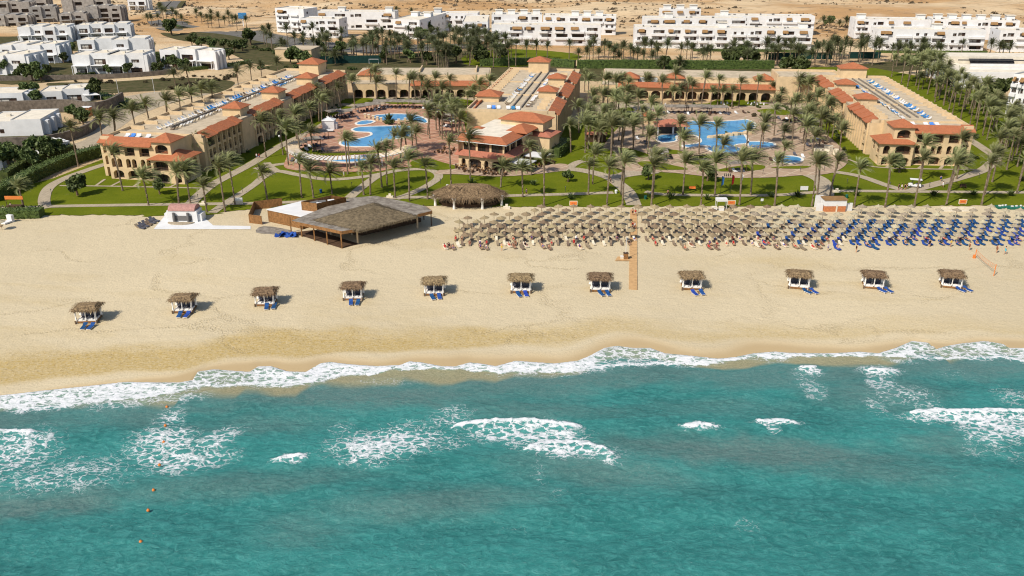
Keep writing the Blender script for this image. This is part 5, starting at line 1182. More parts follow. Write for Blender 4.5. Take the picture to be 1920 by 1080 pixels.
for r_, row in enumerate(rows):
    L = [q for q in row if q[0] < 27.6][::-1]; Rr = [q for q in row if q[0] > 27.6]
    for sd, lst in (('left', L), ('right', Rr)):
        for i, (x, y, px) in enumerate(lst):
            pale = px > 1425 + rb.uniform(-20,20)
            t = thing('straw_parasol', '%s straw parasol, %s one %s of the boardwalk in the %s row below the lawn' % ('bleached' if pale else 'brown', nth(i), sd, nth(r_)), 'parasol', (x, y, 0), 0, 'straw parasols on the beach')
            mobj('pole', POLE, t); c = mobj('canopy', rb.choice(CANP if pale else CAN), t, (0,0,1.95), rb.uniform(0,6)); c.rotation_euler = (rb.uniform(-.12,.12), rb.uniform(-.12,.12), rb.uniform(0,6)); c.scale = (rb.uniform(.86,1.04),)*2 + (rb.uniform(.9,1.15),)
            if r_ < (2 if pale else 3) or (r_ == 2 and rb.random() < .4): continue
            for s in (-1, 1):
                bl = px > 1575 or (px > 1470 and s < 0 and rb.random() < .75) or (px > 1400 and s < 0 and rb.random() < .2)
                q = LB if bl else (LC if r_ >= 6 and rb.random() < .28 else LT)
                cn = 'blue' if bl else 'cream' if q is LC else 'taupe'
                ox, oy, rz = (s*.62 + .55, -.9, rad(rb.uniform(12,24))) if bl else (s*.72 + .1, -1.0, rad(rb.uniform(-4,16)))
                pl = (x + ox + rb.uniform(-.1,.1), y + oy + rb.uniform(-.15,.15), 0)
                if r_ < FARROWS: FARL.append((pl, rz, bl)); continue
                o = mobj('sun_lounger', q, None, pl, rz); o.scale = (.74, .74, 1.05)
                tag(o, '%s sun lounger %s of the %s parasol %s of the boardwalk, %s row' % (cn, 'left' if s < 0 else 'right', nth(i), sd, nth(r_)), 'sun lounger', '%s sun loungers under the parasols' % cn); seats.append((o.location.copy(), rz, px, r_))
fv, ff, fm = [], [], []
for pl, rz, bl in FARL: n0 = len(ff); addmesh(fv, ff, LB, Matrix.Translation(pl) @ Matrix.Rotation(rz, 4, 'Z') @ Matrix.Diagonal((.84,.76,1.05,1))); fm += [0 if bl else 1]*(len(ff) - n0)
fo = fuse('sun_loungers', fv, ff, M['blue']); fo.data.materials.append(M['taupe']); fo.data.polygons.foreach_set('material_index', fm); tag(fo, 'farther sun loungers half hidden under the upper parasol rows', 'sun loungers', kind='stuff')
# ---- row of thatched day-bed cabanas along the sea
def cabana():
    t = thing('beach_cabana', '', 'cabana'); r = random.Random(4)
    for x in (-1.55,1.55):
        for y in (-1.3,1.3): MB().tube([(x,y,0),(x+r.uniform(-.04,.04),y,2.55)], [.09,.07], 6).build('post', M['curtain'] if y < 0 else M['bark'], t)
    shagroof([(-2.0,-1.65),(2.0,-1.65),(2.0,1.65),(-2.0,1.65)], [(-1.5,-.55),(1.5,-.55),(1.5,.7),(-1.5,.7)], 2.5, 2.92, 2, 'thatched_roof', M['thatch'], t, 7, .5, .2)
    MB().box(-1.62,-1.35,.08,1.62,1.3,.36).build('platform', M['wood'], t)
    for x in (-.8,.8):
        MB().box(x-.72,-1.2,.361,x+.72,.75,.56).build('mattress', M['curtain'], t)
        MB().add([(x-.7,.55,.561),(x+.7,.55,.561),(x+.7,.95,1.55),(x-.7,.95,1.55),(x-.7,.75,.561),(x+.7,.75,.561),(x+.7,1.1,1.5),(x-.7,1.1,1.5)], [(0,1,2,3),(5,4,7,6),(4,5,1,0),(5,6,2,1),(6,7,3,2),(7,4,0,3)]).build('backrest', M['greycush'], t)
        MB().box(x-.55,-1.1,.561,x+.15,-.72,.72).build('bolster', M['curtain'], t); MB().box(x-.45,-.2,.561,x+.5,.5,.64).build('seat_cushion', M['greycush'], t)
    for x, y, w in ((0,-1.28,.16),(-1.62,-1.22,.22),(1.62,-1.22,.22),(-1.66,.9,.32),(1.66,.9,.32)):
        m = MB(); n = 8
        for k in range(n):
            a0, a1 = 2*math.pi*k/n, 2*math.pi*(k+1)/n
            for z0, z1, q0, q1 in ((.6,1.2,.9,.45),(1.2,2.45,.45,1.1)): m.quad((x+w*q0*math.cos(a0), y+w*.6*q0*math.sin(a0), z0),(x+w*q0*math.cos(a1), y+w*.6*q0*math.sin(a1), z0),(x+w*q1*math.cos(a1), y+w*.6*q1*math.sin(a1), z1),(x+w*q1*math.cos(a0), y+w*.6*q1*math.sin(a0), z1))
        m.build('curtain', M['curtain'], t)
    for x in (-1.72,1.72): MB().tube([(x,-1.42,0),(x,-1.42,.5)], .16, 7).build('log_foot', M['bark'], t)
    MB().box(-1.6,1.2,.9,1.6,1.24,1.0).build('back_rail', M['bark'], t)
    return t
def lounger():
    t = thing('sun_lounger', '', 'sun lounger')
    m = MB(); m.box(-.36,-1.0,.18,.36,.35,.25); m.build('frame', M['curtain'], t)
    for x, y in ((-.32,-.9),(.32,-.9),(-.32,.3),(.32,.3)): MB().box(x-.03,y-.03,0,x+.03,y+.03,.18).build('leg', M['curtain'], t)
    c = MB(); vs = [(s*.34, y, z) for s in (-1,1) for y, z in ((-1.0,.251),(-1.0,.33),(.3,.34),(.92,.62),(.95,.55),(.36,.251))]
    c.add(vs, [tuple(range(6)), tuple(range(11,5,-1))] + [(i, 6+i, 6+(i+1)%6, (i+1)%6) for i in range(6)]); c.build('cushion', M['blue'], t); return t
CB, LG = cabana(), lounger(); first = True
CPOS = [(161,607,158,615,171,615),(342,588,337,593,351,593),(496,575,500,578,514,577),(661,564,658,570,671,570),(814,555,811,560,824,559),(977,550,973,555,986,554),(1126,548,1127,553,1140,553),(1298,544.5,1302,552,1316,551),(1501,543,1513,549,1526,549),(1641,542.5,1653,547,1666,547),(1788,541.5,1801,546,1814,545)]
for i, (x, y, a, b, c, d) in enumerate(CPOS):
    p = W(x, y); p = Vector((p.x, p.y + 1.45, 0)); lb = 'thatched white curtained cabana, %s from the left along the water' % nth(i); rz = rad((4, 2, 2, 2, 0, 0, -2, -3, -14, -12, -16)[i])
    if i == 0: CB.location = p; CB.rotation_euler = (0,0,rz); CB['label'] = lb; CB['group'] = 'cabanas along the water'
    else:
        nw = dup(CB, p, rz, lb, sc=rb.uniform(.96,1.05))
        for ch in nw.children:
            if ch.name.startswith('thatched'): ch.rotation_euler = (rb.uniform(-.035,.035), rb.uniform(-.03,.03), rb.uniform(-.07,.07))
    for j, (u, v) in enumerate(((a,b),(c,d))):
        q = W(u, v); q.y += .05; lb = 'blue sun lounger in front of the %s cabana from the left, %s one' % (nth(i), ('left','right')[j]); rz2 = rad((5, -3)[j] + (0,0,6,4,14,14,16,12,26,24,26)[i])
        if first: LG.location = q; LG.rotation_euler = (0,0,rz2); LG['label'] = lb; LG['group'] = 'blue loungers before the cabanas'; first = False
        else: dup(LG, q, rz2, lb)
    q = W((a+c)/2, (b+d)/2 - 1); t = thing('side_table', 'small wooden table between the two loungers of the %s cabana' % nth(i), 'table', q, 0, 'tables before the cabanas'); MB().cbox(0,0,.36,.45,.4,.05).build('table_top', M['wood'], t); MB().cbox(0,0,0,.08,.08,.36).build('leg', M['wood'], t)
# ---- boardwalk and its platform
bw = thing('boardwalk', 'narrow plank boardwalk running from the lawn towards the sea', 'boardwalk', (0,0,0)); ribbon('deck', [(1188,394),(1188,420),(1187.5,470),(1187,543)], 1.55, .12, M['plank'], bw, sm=3, h=.12)
MB().add([(*W(x,y).xy, .135) for x, y in ((1153,490),(1180.5,490),(1180.5,482),(1158,482))], [(0,1,2,3)]).build('platform', M['plank'], bw)
q = W(1173,486); t = thing('lifeguard_stand', 'wooden lifeguard box with white pole on the boardwalk platform', 'lifeguard stand', (q.x, q.y, .14)); MB().box(-.45,-.4,0,.45,.4,1.15).build('box', M['wood'], t); MB().tube([(0,.2,1.15),(0,.2,4.2)], .05).build('pole', M['white'], t); MB().box(-.5,-.45,1.151,.5,.45,1.22).build('seat', M['darkwood'], t)
q = W(1166,486); t = thing('cool_box', 'pale cool box beside the lifeguard stand', 'box', (q.x, q.y, .14)); MB().box(-.3,-.25,0,.3,.25,.45).build('body', M['cream'], t); MB().box(-.32,-.27,.451,.32,.27,.55).build('lid', M['white'], t)
# ---- beach bar: deck roof on posts, thatched pyramid, wooden kitchen with white roof
bc = W(641,466); zb = Z(bc.y, 434); A, B_, C_ = W(546,436), bc, W(809,423)
bar = thing('beach_bar', 'large beach bar with thatched pyramid roof and board decks on wooden posts', 'beach bar', (0,0,0))
sl_ = [(*W(x,y,zb).xy,) for x, y in ((546,414),(641,434),(671,429),(700,424),(783,402),(810,395.5),(799,387),(760,378),(704,367),(655,371),(600,392))]
MB().prism(sl_, zb - .16, zb).build('board_roof', M['greywood'], bar)
for (x0,y0),(x1,y1) in (((546,414),(641,434)),((641,434),(671,429)),((783,402),(810,395.5)),((810,395.5),(799,387))):
    a, b = W(x0,y0,zb), W(x1,y1,zb); d = (b-a).normalized(); n = Vector((d.y,-d.x,0))*.06
    MB().add([(*(a+n).xy, zb-.62),(*(b+n).xy, zb-.62),(*(b+n).xy, zb+.04),(*(a+n).xy, zb+.04),(*(a-n*.05).xy, zb-.62),(*(b-n*.05).xy, zb-.62),(*(b-n*.05).xy, zb+.04),(*(a-n*.05).xy, zb+.04)], [(0,1,2,3),(5,4,7,6),(4,5,1,0),(3,2,6,7),(4,0,3,7),(1,5,6,2)]).build('fascia', M['wood'], bar)
for x, y in ((546,436),(566,444),(590,452),(614,459)): q = W(x,y); MB().cbox(q.x, q.y+.15, 0, .22, .22, zb-.17).build('post', M['wood'], bar)
MB().cbox(bc.x, bc.y+.15, 0, .26, .26, zb-.17).build('post', M['wood'], bar)
for x, y, m_ in ((671,457,'pole'),(783,428,'pole'),(757,420,'pole'),(809,423,'darkwood'),(621,441,'pole'),(660,440,'pole'),(795,412,'darkwood')): q = W(x,y); MB().tube([(q.x,q.y,0),(q.x,q.y,zb-.17)], .2 if m_ == 'pole' else .12, 8).build('post', M[m_], bar)
ze, zt = zb + .12, zb + 1.75; e = [tuple(W(x,y,ze).xy) for x, y in ((588,412),(674,432),(783,405),(700,380))]; tp = [tuple(W(x,y,zt).xy) for x, y in ((681,389.5),(690,391),(714,388),(706,386))]
shagroof(e, tp, ze, zt, 3, 'thatched_roof', M['oldthatch'], bar, 3.4, .75, .5)
kz = Z(W(502,415).y, 392); kp = [tuple(W(x,y,kz).xy) for x, y in ((501,392.5),(566,406),(672,379.5),(566,377))]
MB().prism([Vector((*p,0)) for p in kp], 0, kz-.12).build('kitchen_wall', M['wood'], bar); kc = (sum(p[0] for p in kp)/4, sum(p[1] for p in kp)/4)
MB().prism([(kc[0]+(p[0]-kc[0])*1.02, kc[1]+(p[1]-kc[1])*1.02) for p in kp], kz-.12, kz).build('white_roof', M['white'], bar)
sp = [tuple(W(x,y,kz).xy) for x, y in ((566,394),(595,397.5),(650,386),(622,382))]; sc_ = MB()
for (a, b) in zip(sp, sp[1:]+sp[:1]): sc_.quad((*a,kz+.001),(*b,kz+.001),(*b,kz+2.0),(*a,kz+2.0)); sc_.quad((*b,kz+.001),(*a,kz+.001),(*(Vector(a)*.999+Vector(sp[2])*.001),kz+2.0),(*b,kz+2.0))
sc_.build('plank_screen', M['wood'], bar)
for x, y, s in ((590,390,1.6),(605,389,1.4),(622,387,1.2),(600,392,1.0)): q = W(x,y,kz); MB().cbox(q.x, q.y, kz+.002, s*1.2, s, 1.5, .4).build('roof_unit', M['grey' if s > 1.3 else 'white'], bar)
MB().prism([tuple(W(x,y).xy) for x, y in ((548,437),(641,466),(672,458),(590,432))], .03, .14).build('deck', M['darkwood'], bar)
MB().prism([tuple(W(x,y).xy) for x, y in ((600,430),(680,442),(790,416),(720,400))], .03, .9).build('counter', M['darkwood'], bar)
t = thing('fire_point', 'small red fire box on the kitchen wall of the beach bar', 'box', (*W(513,411).xy, 0)); q = W(512,410); MB().box(-.5,-.9,1.0,.4,-.6,1.9).build('box', M['red'], t); MB().box(-.2,-.93,1.3,.1,-.901,1.6).build('label_plate', M['white'], t)
fe = thing('plank_fence', 'low plank fence enclosing the yard left of the beach bar', 'fence', (0,0,0)); F_ = [(492,421),(468,418),(478,393),(530,387)]
for a, b in zip(F_, F_[1:]):
    a, b = W(*a), W(*b); d = (b-a).normalized(); n = Vector((-d.y,d.x,0))*.05; MB().prism([tuple((a+n).xy),tuple((a-n).xy),tuple((b-n).xy),tuple((b+n).xy)], 0, 2.0).build('plank_panel', M['wood'], fe)
q = W(541,443); m = MB(); r = random.Random(8)
for i in range(40): a = Vector((r.gauss(0,.9), r.gauss(0,.35), r.uniform(.05,.5))); u = Vector((r.uniform(-1,1),r.uniform(-1,1),r.uniform(-.5,.5)))*.6; v = u.orthogonal()*.9; m.quad(a-u, a-v, a+u, a+v)
tag(m.build('tarpaulin', M['blue'], None, False, q), 'crumpled blue tarpaulin heap beside the beach bar deck', 'tarpaulin')
MB_ = struct(MB().add([(*W(x,y).xy, .05) for x, y in ((288,430),(470,430),(470,424),(400,423),(384,409),(308,406))], [(0,1,2,3,4,5)]).build('pavement', M['white']))
S('trodden_ground', [(494,424),(545,432),(560,446),(520,440),(480,436)], .03, 'greywood', 3)
# ---- oval thatched pavilion
q = W(878,392); cx_, cy_ = q.x, q.y + 4.2
pa = thing('thatched_pavilion', 'oval thatched pavilion with white splayed columns at the lawn edge', 'pavilion', (cx_, cy_, 0))
E_ = [(8.6*math.cos(a), 4.6*math.sin(a)) for a in [i*2*math.pi/22 for i in range(22)]]; T_ = [(4.6*math.cos(a), 1.0*math.sin(a)) for a in [i*2*math.pi/22 for i in range(22)]]
shagroof(E_, T_, 2.7, 4.7, 5, 'thatched_roof', M['thatch'], pa, 7, 1.5, .35)
for x, y in ((-7.9,-1.6),(-3.3,-4.2),(3.3,-4.2),(7.8,-1.6),(-5,3.4),(5,3.4)): MB().tube([(x,y,0),(x,y,1.2),(x,y,2.6)], [.34,.24,.55], 8).build('column', M['curtain'], pa)
MB().prism([(7.2*math.cos(i*.5236), 3.3*math.sin(i*.5236)) for i in range(12)], .02, .75).build('bar_counter', M['darkwood'], pa)
# ---- two beach kiosks
q = W(342,417); t = thing('kiosk', 'white beach kiosk with barrel tiled roof and grey columns, on white paving', 'kiosk', (q.x, q.y, .05), rad(-2))
MB().box(-3.4,0.3,0,3.4,3.4,2.5).build('wall', M['white'], t); MB().box(-4.2,.8,0,-3.401,3.2,1.7).build('side_wall', M['white'], t); MB().box(3.401,.8,0,4.2,3.2,1.7).build('side_wall', M['white'], t)
b = MB(); n = 10
for i in range(n):
    a0, a1 = math.pi*i/n, math.pi*(i+1)/n; f = lambda a: (1.95-1.75*math.cos(a), 2.5+1.1*math.sin(a)); (y0,z0),(y1,z1) = f(a0), f(a1)
    b.quad((-3,y0,z0),(3,y0,z0),(3,y1,z1),(-3,y1,z1)); b.quad((-3,1.95,2.5),(-3,y0,z0),(-3,y1,z1)); b.quad((3,1.95,2.5),(3,y1,z1),(3,y0,z0))
b.build('barrel_roof', M['fadedtile'], t); MB().box(-2.2,.2,.3,2.2,.299,1.4).build('counter', M['grey'], t)
for x in (-1.7,1.5): MB().tube([(x,-.1,0),(x,-.1,2.2)], .3, 10).build('column', M['grey'], t)
MB().prism([(3.0*math.cos(i*math.pi/12+math.pi)-.1, 1.7*math.sin(i*math.pi/12+math.pi)-.3) for i in range(13)], 0, .18).build('step', M['path'], t)
q = W(1565,397); t = thing('kiosk', 'white beach kiosk with orange brick counter between two white screens', 'kiosk', (q.x, q.y, 0), rad(1))
MB().box(-2.45,0,0,2.45,2.6,1.35).build('counter', M['brick'], t); MB().box(-2.5,-.03,1.351,2.5,2.63,2.75).build('wall', M['white'], t); MB().box(-2.7,-.2,2.751,2.7,2.8,2.95).build('roof', M['ochre'], t); MB().box(.15,-.08,0,.5,-.031,1.7).build('pillar', M['cream'], t)
for s in (-1,1): MB().box(min(s*2.6,s*4.2),.6,0,max(s*2.6,s*4.2),.75,1.9).build('screen', M['white'], t)
MB().box(-3.6,3.4,0,-1.8,3.55,2.9).build('entrance_wall', M['white'], t)
# ---- signs, boards, benches, shelters
for x, y, lb in ((1075,387,'orange framed board at the sand edge left of the boardwalk'),(1371,386,'orange framed board beside the white sun shelter'),(1804,384,'orange framed board at the right end of the sand edge')):
    q = W(x,y); t = thing('sign_board', lb, 'sign', (q.x,q.y,0)); MB().box(-.95,-.06,.25,.95,.06,1.35).build('frame', M['cream'], t); MB().box(-.83,-.075,.36,.83,-.061,1.24).build('panel', M['orange'], t); MB().box(-.45,-.082,.75,.45,-.076,.86).build('text_line', M['red'], t)
    for s in (-.7,.7): MB().box(s-.05,-.05,0,s+.05,.05,.249).build('leg', M['cream'], t)
q = W(1507,360); t = thing('sign_board', 'blank white notice board on legs on the right lawn', 'sign', (q.x,q.y,0)); MB().box(-.95,-.05,.5,.95,.05,1.5).build('panel', M['white'], t)
for s in (-.85,.85): MB().box(s-.04,-.04,0,s+.04,.04,.499).build('leg', M['metal'], t)
q = W(1428,383); t = thing('sign_board', 'small square white sign on a thin post at the sand edge', 'sign', (q.x,q.y,0)); MB().box(-.32,-.04,.8,.32,.04,1.4).build('panel', M['white'], t); MB().box(-.04,-.03,0,.04,.03,.799).build('leg', M['metal'], t)
q = W(448,384); t = thing('sign_board', 'white folding board beside the walk left of the beach bar', 'sign', (q.x,q.y,0)); MB().box(-1,-.08,0,1,.08,1.0).build('lower_panel', M['cream'], t); MB().box(-1,-.09,1.001,1,.09,1.75).build('upper_panel', M['white'], t)
q = W(1351,393); t = thing('sun_shelter', 'white canopy shelter with chairs at the sand edge', 'shelter', (q.x,q.y,0)); MB().box(-1.25,-.8,2.2,1.25,.8,2.75).build('canopy', M['white'], t)
for a in (-1.15,1.15):
    for b in (-.7,.7): MB().box(a-.04,b-.04,0,a+.04,b+.04,2.2).build('post', M['white'], t)
for x, y, lb in ((1339,394,'white plastic chest left of the sun shelter'),(1352,394,'pale chest under the sun shelter')): q = W(x,y); t = thing('chest', lb, 'chest', (q.x,q.y,0)); MB().box(-.55,-.5,0,.55,.5,.75).build('body', M['white'], t); MB().box(-.58,-.53,.751,.58,.53,.86).build('lid', M['cream'], t)
for x, y, lb, m_ in ((1298,357,'orange wooden bench on the lawn above the sun shelter','orange'),(1805,353,'dark brown bench on the right lawn near the golf cart','darkwood')):
    q = W(x,y); t = thing('bench', lb, 'bench', (q.x,q.y,.1)); MB().box(-.8,-.25,.4,.8,.25,.47).build('seat', M[m_], t); MB().box(-.8,.2,.471,.8,.26,.95).build('backrest', M[m_], t)
    for s in (-.65,.65): MB().box(s-.05,-.22,0,s+.05,.22,.399).build('leg', M['darkwood'], t)
for x, y, lb in ((381,385,'pale stone seat by the walk behind the white kiosk'),(731,371,'pale stone seat behind the beach bar'),(1569,361,'pale stone seat behind the brick kiosk'),(950,391,'pale stone seat right of the oval pavilion')):
    q = W(x,y); t = thing('stone_seat', lb, 'seat', (q.x,q.y,0)); MB().box(-.8,-.4,0,.8,.4,.5).build('block', M['cream'], t); MB().box(-.3,0,.501,.3,.4,1.0).build('backrest', M['cream'], t)
q = W(28,394); t = thing('stall', 'beach stall with orange board roof edge and dark counter at the left hedge', 'stall', (q.x,q.y,.1)); MB().box(-2.1,.6,2.3,2.1,.75,3.1).build('sign_panel', M['orange'], t); MB().box(-1.6,-.4,0,1.9,.5,1.15).build('counter', M['darkwood'], t)
for s in (-2,2): MB().box(s-.05,.62,0,s+.05,.72,2.299).build('post', M['darkwood'], t)
q = W(17,417); t = thing('hooded_lounger', 'white hooded beach seat in front of the left hedge', 'beach seat', (q.x,q.y,0), rad(-20)); MB().box(-.7,-1.6,.1,.7,.2,.4).build('seat', M['white'], t); MB().box(-.75,.201,0,.75,.9,1.6).build('hood', M['white'], t)
q = W(4,431); t = thing('straw_parasol', 'lone grey parasol on a short post at the left edge of the beach', 'parasol', q); mobj('pole', POLE, t); c = mobj('canopy', CANP[0], t, (0,0,1.95)); MB().tube([(0,0,.85),(0,0,.92)], .42, 10).build('table_ring', M['wood'], t)
LS = loungermesh(M['greycush'], 'sun_lounger', .7); LS2 = loungermesh(M['taupe'], 'sun_lounger', .7)
k = 0
for i in range(5):
    for j in range(2):
        q = W(260 + i*6.6 + j*6, 427 - i*3.4 + j*1.5)
        tag(mobj('sun_lounger', LS if (i+j) % 3 else LS2, None, (q.x,q.y,0), rad(62)), 'grey lounger in the parked pile left of the white kiosk, %s row, %s in it' % (nth(j), nth(i)), 'sun lounger', 'parked loungers beside the kiosk')
for k in range(3): q = W(1796, 391 + k*3); o = MB().box(-3.9,-.2,0,3.9,.2,.3).build('timber_beam', M['cream'], None, False, q, rad(-1)); tag(o, 'pale timber beam lying on the sand, %s of three from the lawn' % nth(k), 'timber', 'timber beams on the sand')
for x, y, w, lb in ((1878,390,2.6,'smaller green tarpaulin cover with white things on it at the right sand edge'),(1904,391,3.6,'larger green tarpaulin cover at the right edge of the sand')):
    q = W(x,y); t = thing('covered_stack', lb, 'tarpaulin', (q.x,q.y,0)); MB().hip(-w/2,-.9,w/2,.9,.45,.75,.0,.7,.44).build('cover', M['teal'], t)
    for i in range(3): MB().cbox(-w/3 + i*w/3.2, -.5+.2*i, .62, .5, .35, .25, .4*i).build('white_bundle', M['white'], t)
a, b = W(1828,483), W(1863,517); nt_ = thing('volleyball_net', 'orange volleyball net between two posts on the sand at the right', 'net', (a.x,a.y,0)); d = b - a
for p, h in ((Vector((0,0,0)),1.75),(d,2.3)): MB().tube([tuple(p),(p.x,p.y,h)], .08).build('post', M['orange'], nt_)
n_ = MB(); u = d.normalized()
for i in range(13):
    f = i/12; s = -.25*math.sin(math.pi*f); p = d*f; n_.tube([(p.x,p.y,.9+s+.5*f),(p.x,p.y,1.65+s+.5*f)], .012, 3)
for zz in (.9,1.15,1.4,1.65): n_.tube([(d.x*i/12, d.y*i/12, zz-.25*math.sin(math.pi*i/12)+.5*i/12) for i in range(13)], .03 if zz in (.9,1.65) else .012, 3)
n_.build('net', M['orange'], nt_); MB().box(-.55,-.5,.001,-.15,-.1,.7).build('weight_box', M['orange'], nt_)
for i, (x, y) in enumerate(((313,763),(310,798),(307,829),(299,872),(288,919),(278,957),(264,1016))):
    q = W(x,y,-.1); t = thing('buoy', 'orange marker buoy in the sea, %s of the line counted from the shore' % nth(i), 'buoy', q, 0, 'line of orange buoys')
    m = MB(); n = 10; pr = [(.0,-.16),(.12,-.14),(.19,-.03),(.19,.06),(.12,.17),(.05,.2),(.05,.25),(0,.25)]; vs = [(r0*math.cos(2*math.pi*k/n), r0*math.sin(2*math.pi*k/n), z0) for r0, z0 in pr for k in range(n)]
    m.add(vs, [(j*n+k, j*n+(k+1)%n, (j+1)*n+(k+1)%n, (j+1)*n+k) for j in range(len(pr)-1) for k in range(n)]).build('float', M['orange'], t); MB().tube([(.07*math.cos(a_), 0, .30+.07*math.sin(a_)) for a_ in [k*2*math.pi/8 for k in range(9)]], .015, 4).build('ring', M['metal'], t)
# ================================================================ pool courts, terraces, roofs
def shade(px, py, w, d, rz, label, mt='greywood', z=2.4, post='darkwood'):
    q = W(px,py); t = thing('shade_roof', label, 'shade roof', (q.x,q.y,.2), rz, 'flat shade roofs round the pools')
    m = MB(); m.add([(-w/2,-d/2,z),(w/2,-d/2,z),(w/2,d/2,z+.3),(-w/2,d/2,z+.3),(-w/2,-d/2,z-.15),(w/2,-d/2,z-.15),(w/2,d/2,z+.15),(-w/2,d/2,z+.15)], [(0,1,2,3),(5,4,7,6),(4,5,1,0),(5,6,2,1),(6,7,3,2),(7,4,0,3)]); m.build('canopy', M[mt], t)
    for a in (-w/2+.2,w/2-.2):
        for b in (-d/2+.2,d/2-.2): MB().box(a-.07,b-.07,0,a+.07,b+.07,z-.16).build('post', M[post], t)
    return t
SH = [(682,211,5,3.4,.5),(700,208,5.4,3,.2),(716,203,6,3,0),(738,203,6.5,3,-.05),(762,203,6.2,3,-.05),(790,204,6.2,3,-.1),(812,208,5.5,3,-.2),(828,213,5.5,3,-.3),(842,220,5.5,3,-.4),(846,229,5,3,-.5),(838,238,5,3,-.6),(626,222,5,3.2,.7),(647,222,5,3,.5),(600,262,5,3,.6),(586,276,4.6,3,.6),(1268,213,8,3.2,0),(1308,213,9,3.2,0),(1345,214,7,3.2,0),(1205,218,7,3.2,.2),(1180,226,6,3.2,.3),(1500,226,6,3.2,-.3),(1520,240,6,3.2,-.5),(1380,322,5,3,.1),(1235,300,5,3,0)]
DL = loungermesh(M['greycush'], 'pool_lounger', .75); k = 0; BL = loungermesh(M['shade'], 'pool_lounger', .75); WL = loungermesh(M['white'], 'pool_lounger', .75)
for i, (x, y, w, d, rz) in enumerate(SH):
    side = 'left' if x < 900 else 'right'
    shade(x, y, w, d, rz, 'flat thatched shade roof, %s from the left round the %s pool' % (nth(i if x < 900 else i - 15), side))
    q = W(x, y)
    for j in range(4):
        u = -w/2 + (j+.6)*w/4.2; o = mobj('pool_lounger', (DL, BL, BL, WL)[(i+j) % 4 if j < 3 else (i*3) % 3], None, (q.x + u*math.cos(rz), q.y + u*math.sin(rz) - .5, .22), rz + rp_.uniform(-.2,.2)); tag(o, 'dark pool lounger, %s under the %s shade roof of the %s pool' % (nth(j), nth(i if x < 900 else i - 15), side), 'pool lounger', 'loungers under the pool shade roofs')
i = 0
for x, y, rz in ((570,268,.8),(562,274,.8),(575,283,.6),(590,284,.5),(605,284,.3),(640,210,.6),(660,214,.6),(672,224,.5),(556,305,0),(562,307,0),(548,303,0),(760,296,0),(776,296,.1),(1245,215,0),(1290,216,0),(1330,217,0),(1365,216,0),(1380,214,.2),(1395,213,.3),(1460,224,0),(1475,226,0),(1490,230,0),(1440,238,.3),(1530,262,.4),(1545,270,.4),(1515,275,.3),(1556,285,.2),(1258,297,.1),(1490,292,0),(1505,296,0),(1445,302,0),(1455,303,0),(1240,290,.3),(1225,283,.3),(1210,270,.2),(1195,262,.2)):
    q = W(x,y); tag(mobj('pool_lounger', (BL, DL, WL)[i % 3], None, (q.x,q.y,.22), rz), '%s pool lounger in the open on the %s deck, %s from its left' % (('brown','grey','white')[i % 3], 'red' if x < 900 else 'pink', nth(i if x < 900 else i - 13)), 'pool lounger', 'open pool loungers'); i += 1
pg = thing('pergola', 'curved white slatted pergola sweeping round the paddling pool', 'pergola', (0,0,0)); PC = [(566,263),(552,270),(548,279),(560,288),(590,294),(625,296),(665,294),(705,292),(735,287),(756,280),(771,274)]
P3 = smooth([W(x,y,2.8) for x, y in PC], 5); ribbon('slat_roof', [(p.x,p.y) + (0,) for p in P3], 3.6, 2.8, M['white'], pg, px=False, sm=0, h=.18)
for j in range(0, len(P3), 1):
    p = P3[j]; a = P3[max(j-1,0)]; b = P3[min(j+1,len(P3)-1)]; an = math.atan2(b.y-a.y, b.x-a.x); MB().cbox(p.x, p.y, 2.802, .22, 4.0, .16, an).build('slat', M['parapet'], pg)
    if j % 6 == 0:
        n = Vector((-math.sin(an), math.cos(an), 0))*1.6
        for s in (-1,1): q = p + n*s; MB().box(q.x-.1,q.y-.1,.1,q.x+.1,q.y+.1,2.6).build('post', M['white'], pg)
q = W(618,242); t = thing('massage_tent', 'white square tent on the red deck beside the left lagoon pool', 'tent', (q.x,q.y,.21)); MB().box(-1.9,-1.6,0,1.9,1.6,2.7).build('wall', M['white'], t); MB().hip(-1.9,-1.6,1.9,1.6,2.85,3.7,.15).build('roof', M['white'], t); MB().box(1.901,-1,.0,2.6,1.2,1.8).build('open_flap', M['curtain'], t)
q = W(615,248); t = thing('day_bed', 'low white day bed in front of the square tent', 'day bed', (q.x,q.y,.21)); MB().box(-1.8,-.7,.35,1.8,.7,.55).build('mattress', M['white'], t); MB().box(-1.6,-.6,0,1.6,.6,.349).build('base', M['metal'], t)
for i, (x, y) in enumerate(((685,222),(692,223),(700,225),(708,227),(715,229),(748,232),(760,230),(772,229))): q = W(x,y); t = thing('bridge_pillar', 'short cream pillar of the pool bridge, %s from the left' % nth(i), 'pillar', (q.x,q.y,.21), 0, 'pillars of the pool bridge'); MB().box(-.35,-.35,0,.35,.35,1.25).build('shaft', M['parapet'], t); MB().box(-.45,-.45,1.251,.45,.45,1.4).build('cap', M['cream'], t)
q = W(1262,254); t = thing('pool_bar', 'swim-up pool bar with pink hipped tile roof on white columns', 'pool bar', (q.x,q.y,.2)); MB().hip(-5.2,0,4.6,6,2.7,4.4,.4,.55).build('tiled_roof', M['tilep'], t); MB().box(-4.6,2.2,0,4.0,5.6,2.5).build('bar_room', M['metal'], t)
for x in (-4.8,0,4.2): MB().box(x-.25,.3,0,x+.25,.8,2.54).build('column', M['white'], t)
q = W(1216,232); t = thing('pool_hut', 'small hut with red gabled roof behind the pool bar', 'hut', (q.x,q.y,.2)); MB().box(-2,-1.5,0,2,1.5,2.6).build('wall', M['stucco'], t); MB().hip(-2,-1.5,2,1.5,2.75,4.2,.4).build('roof', M['tile'], t)
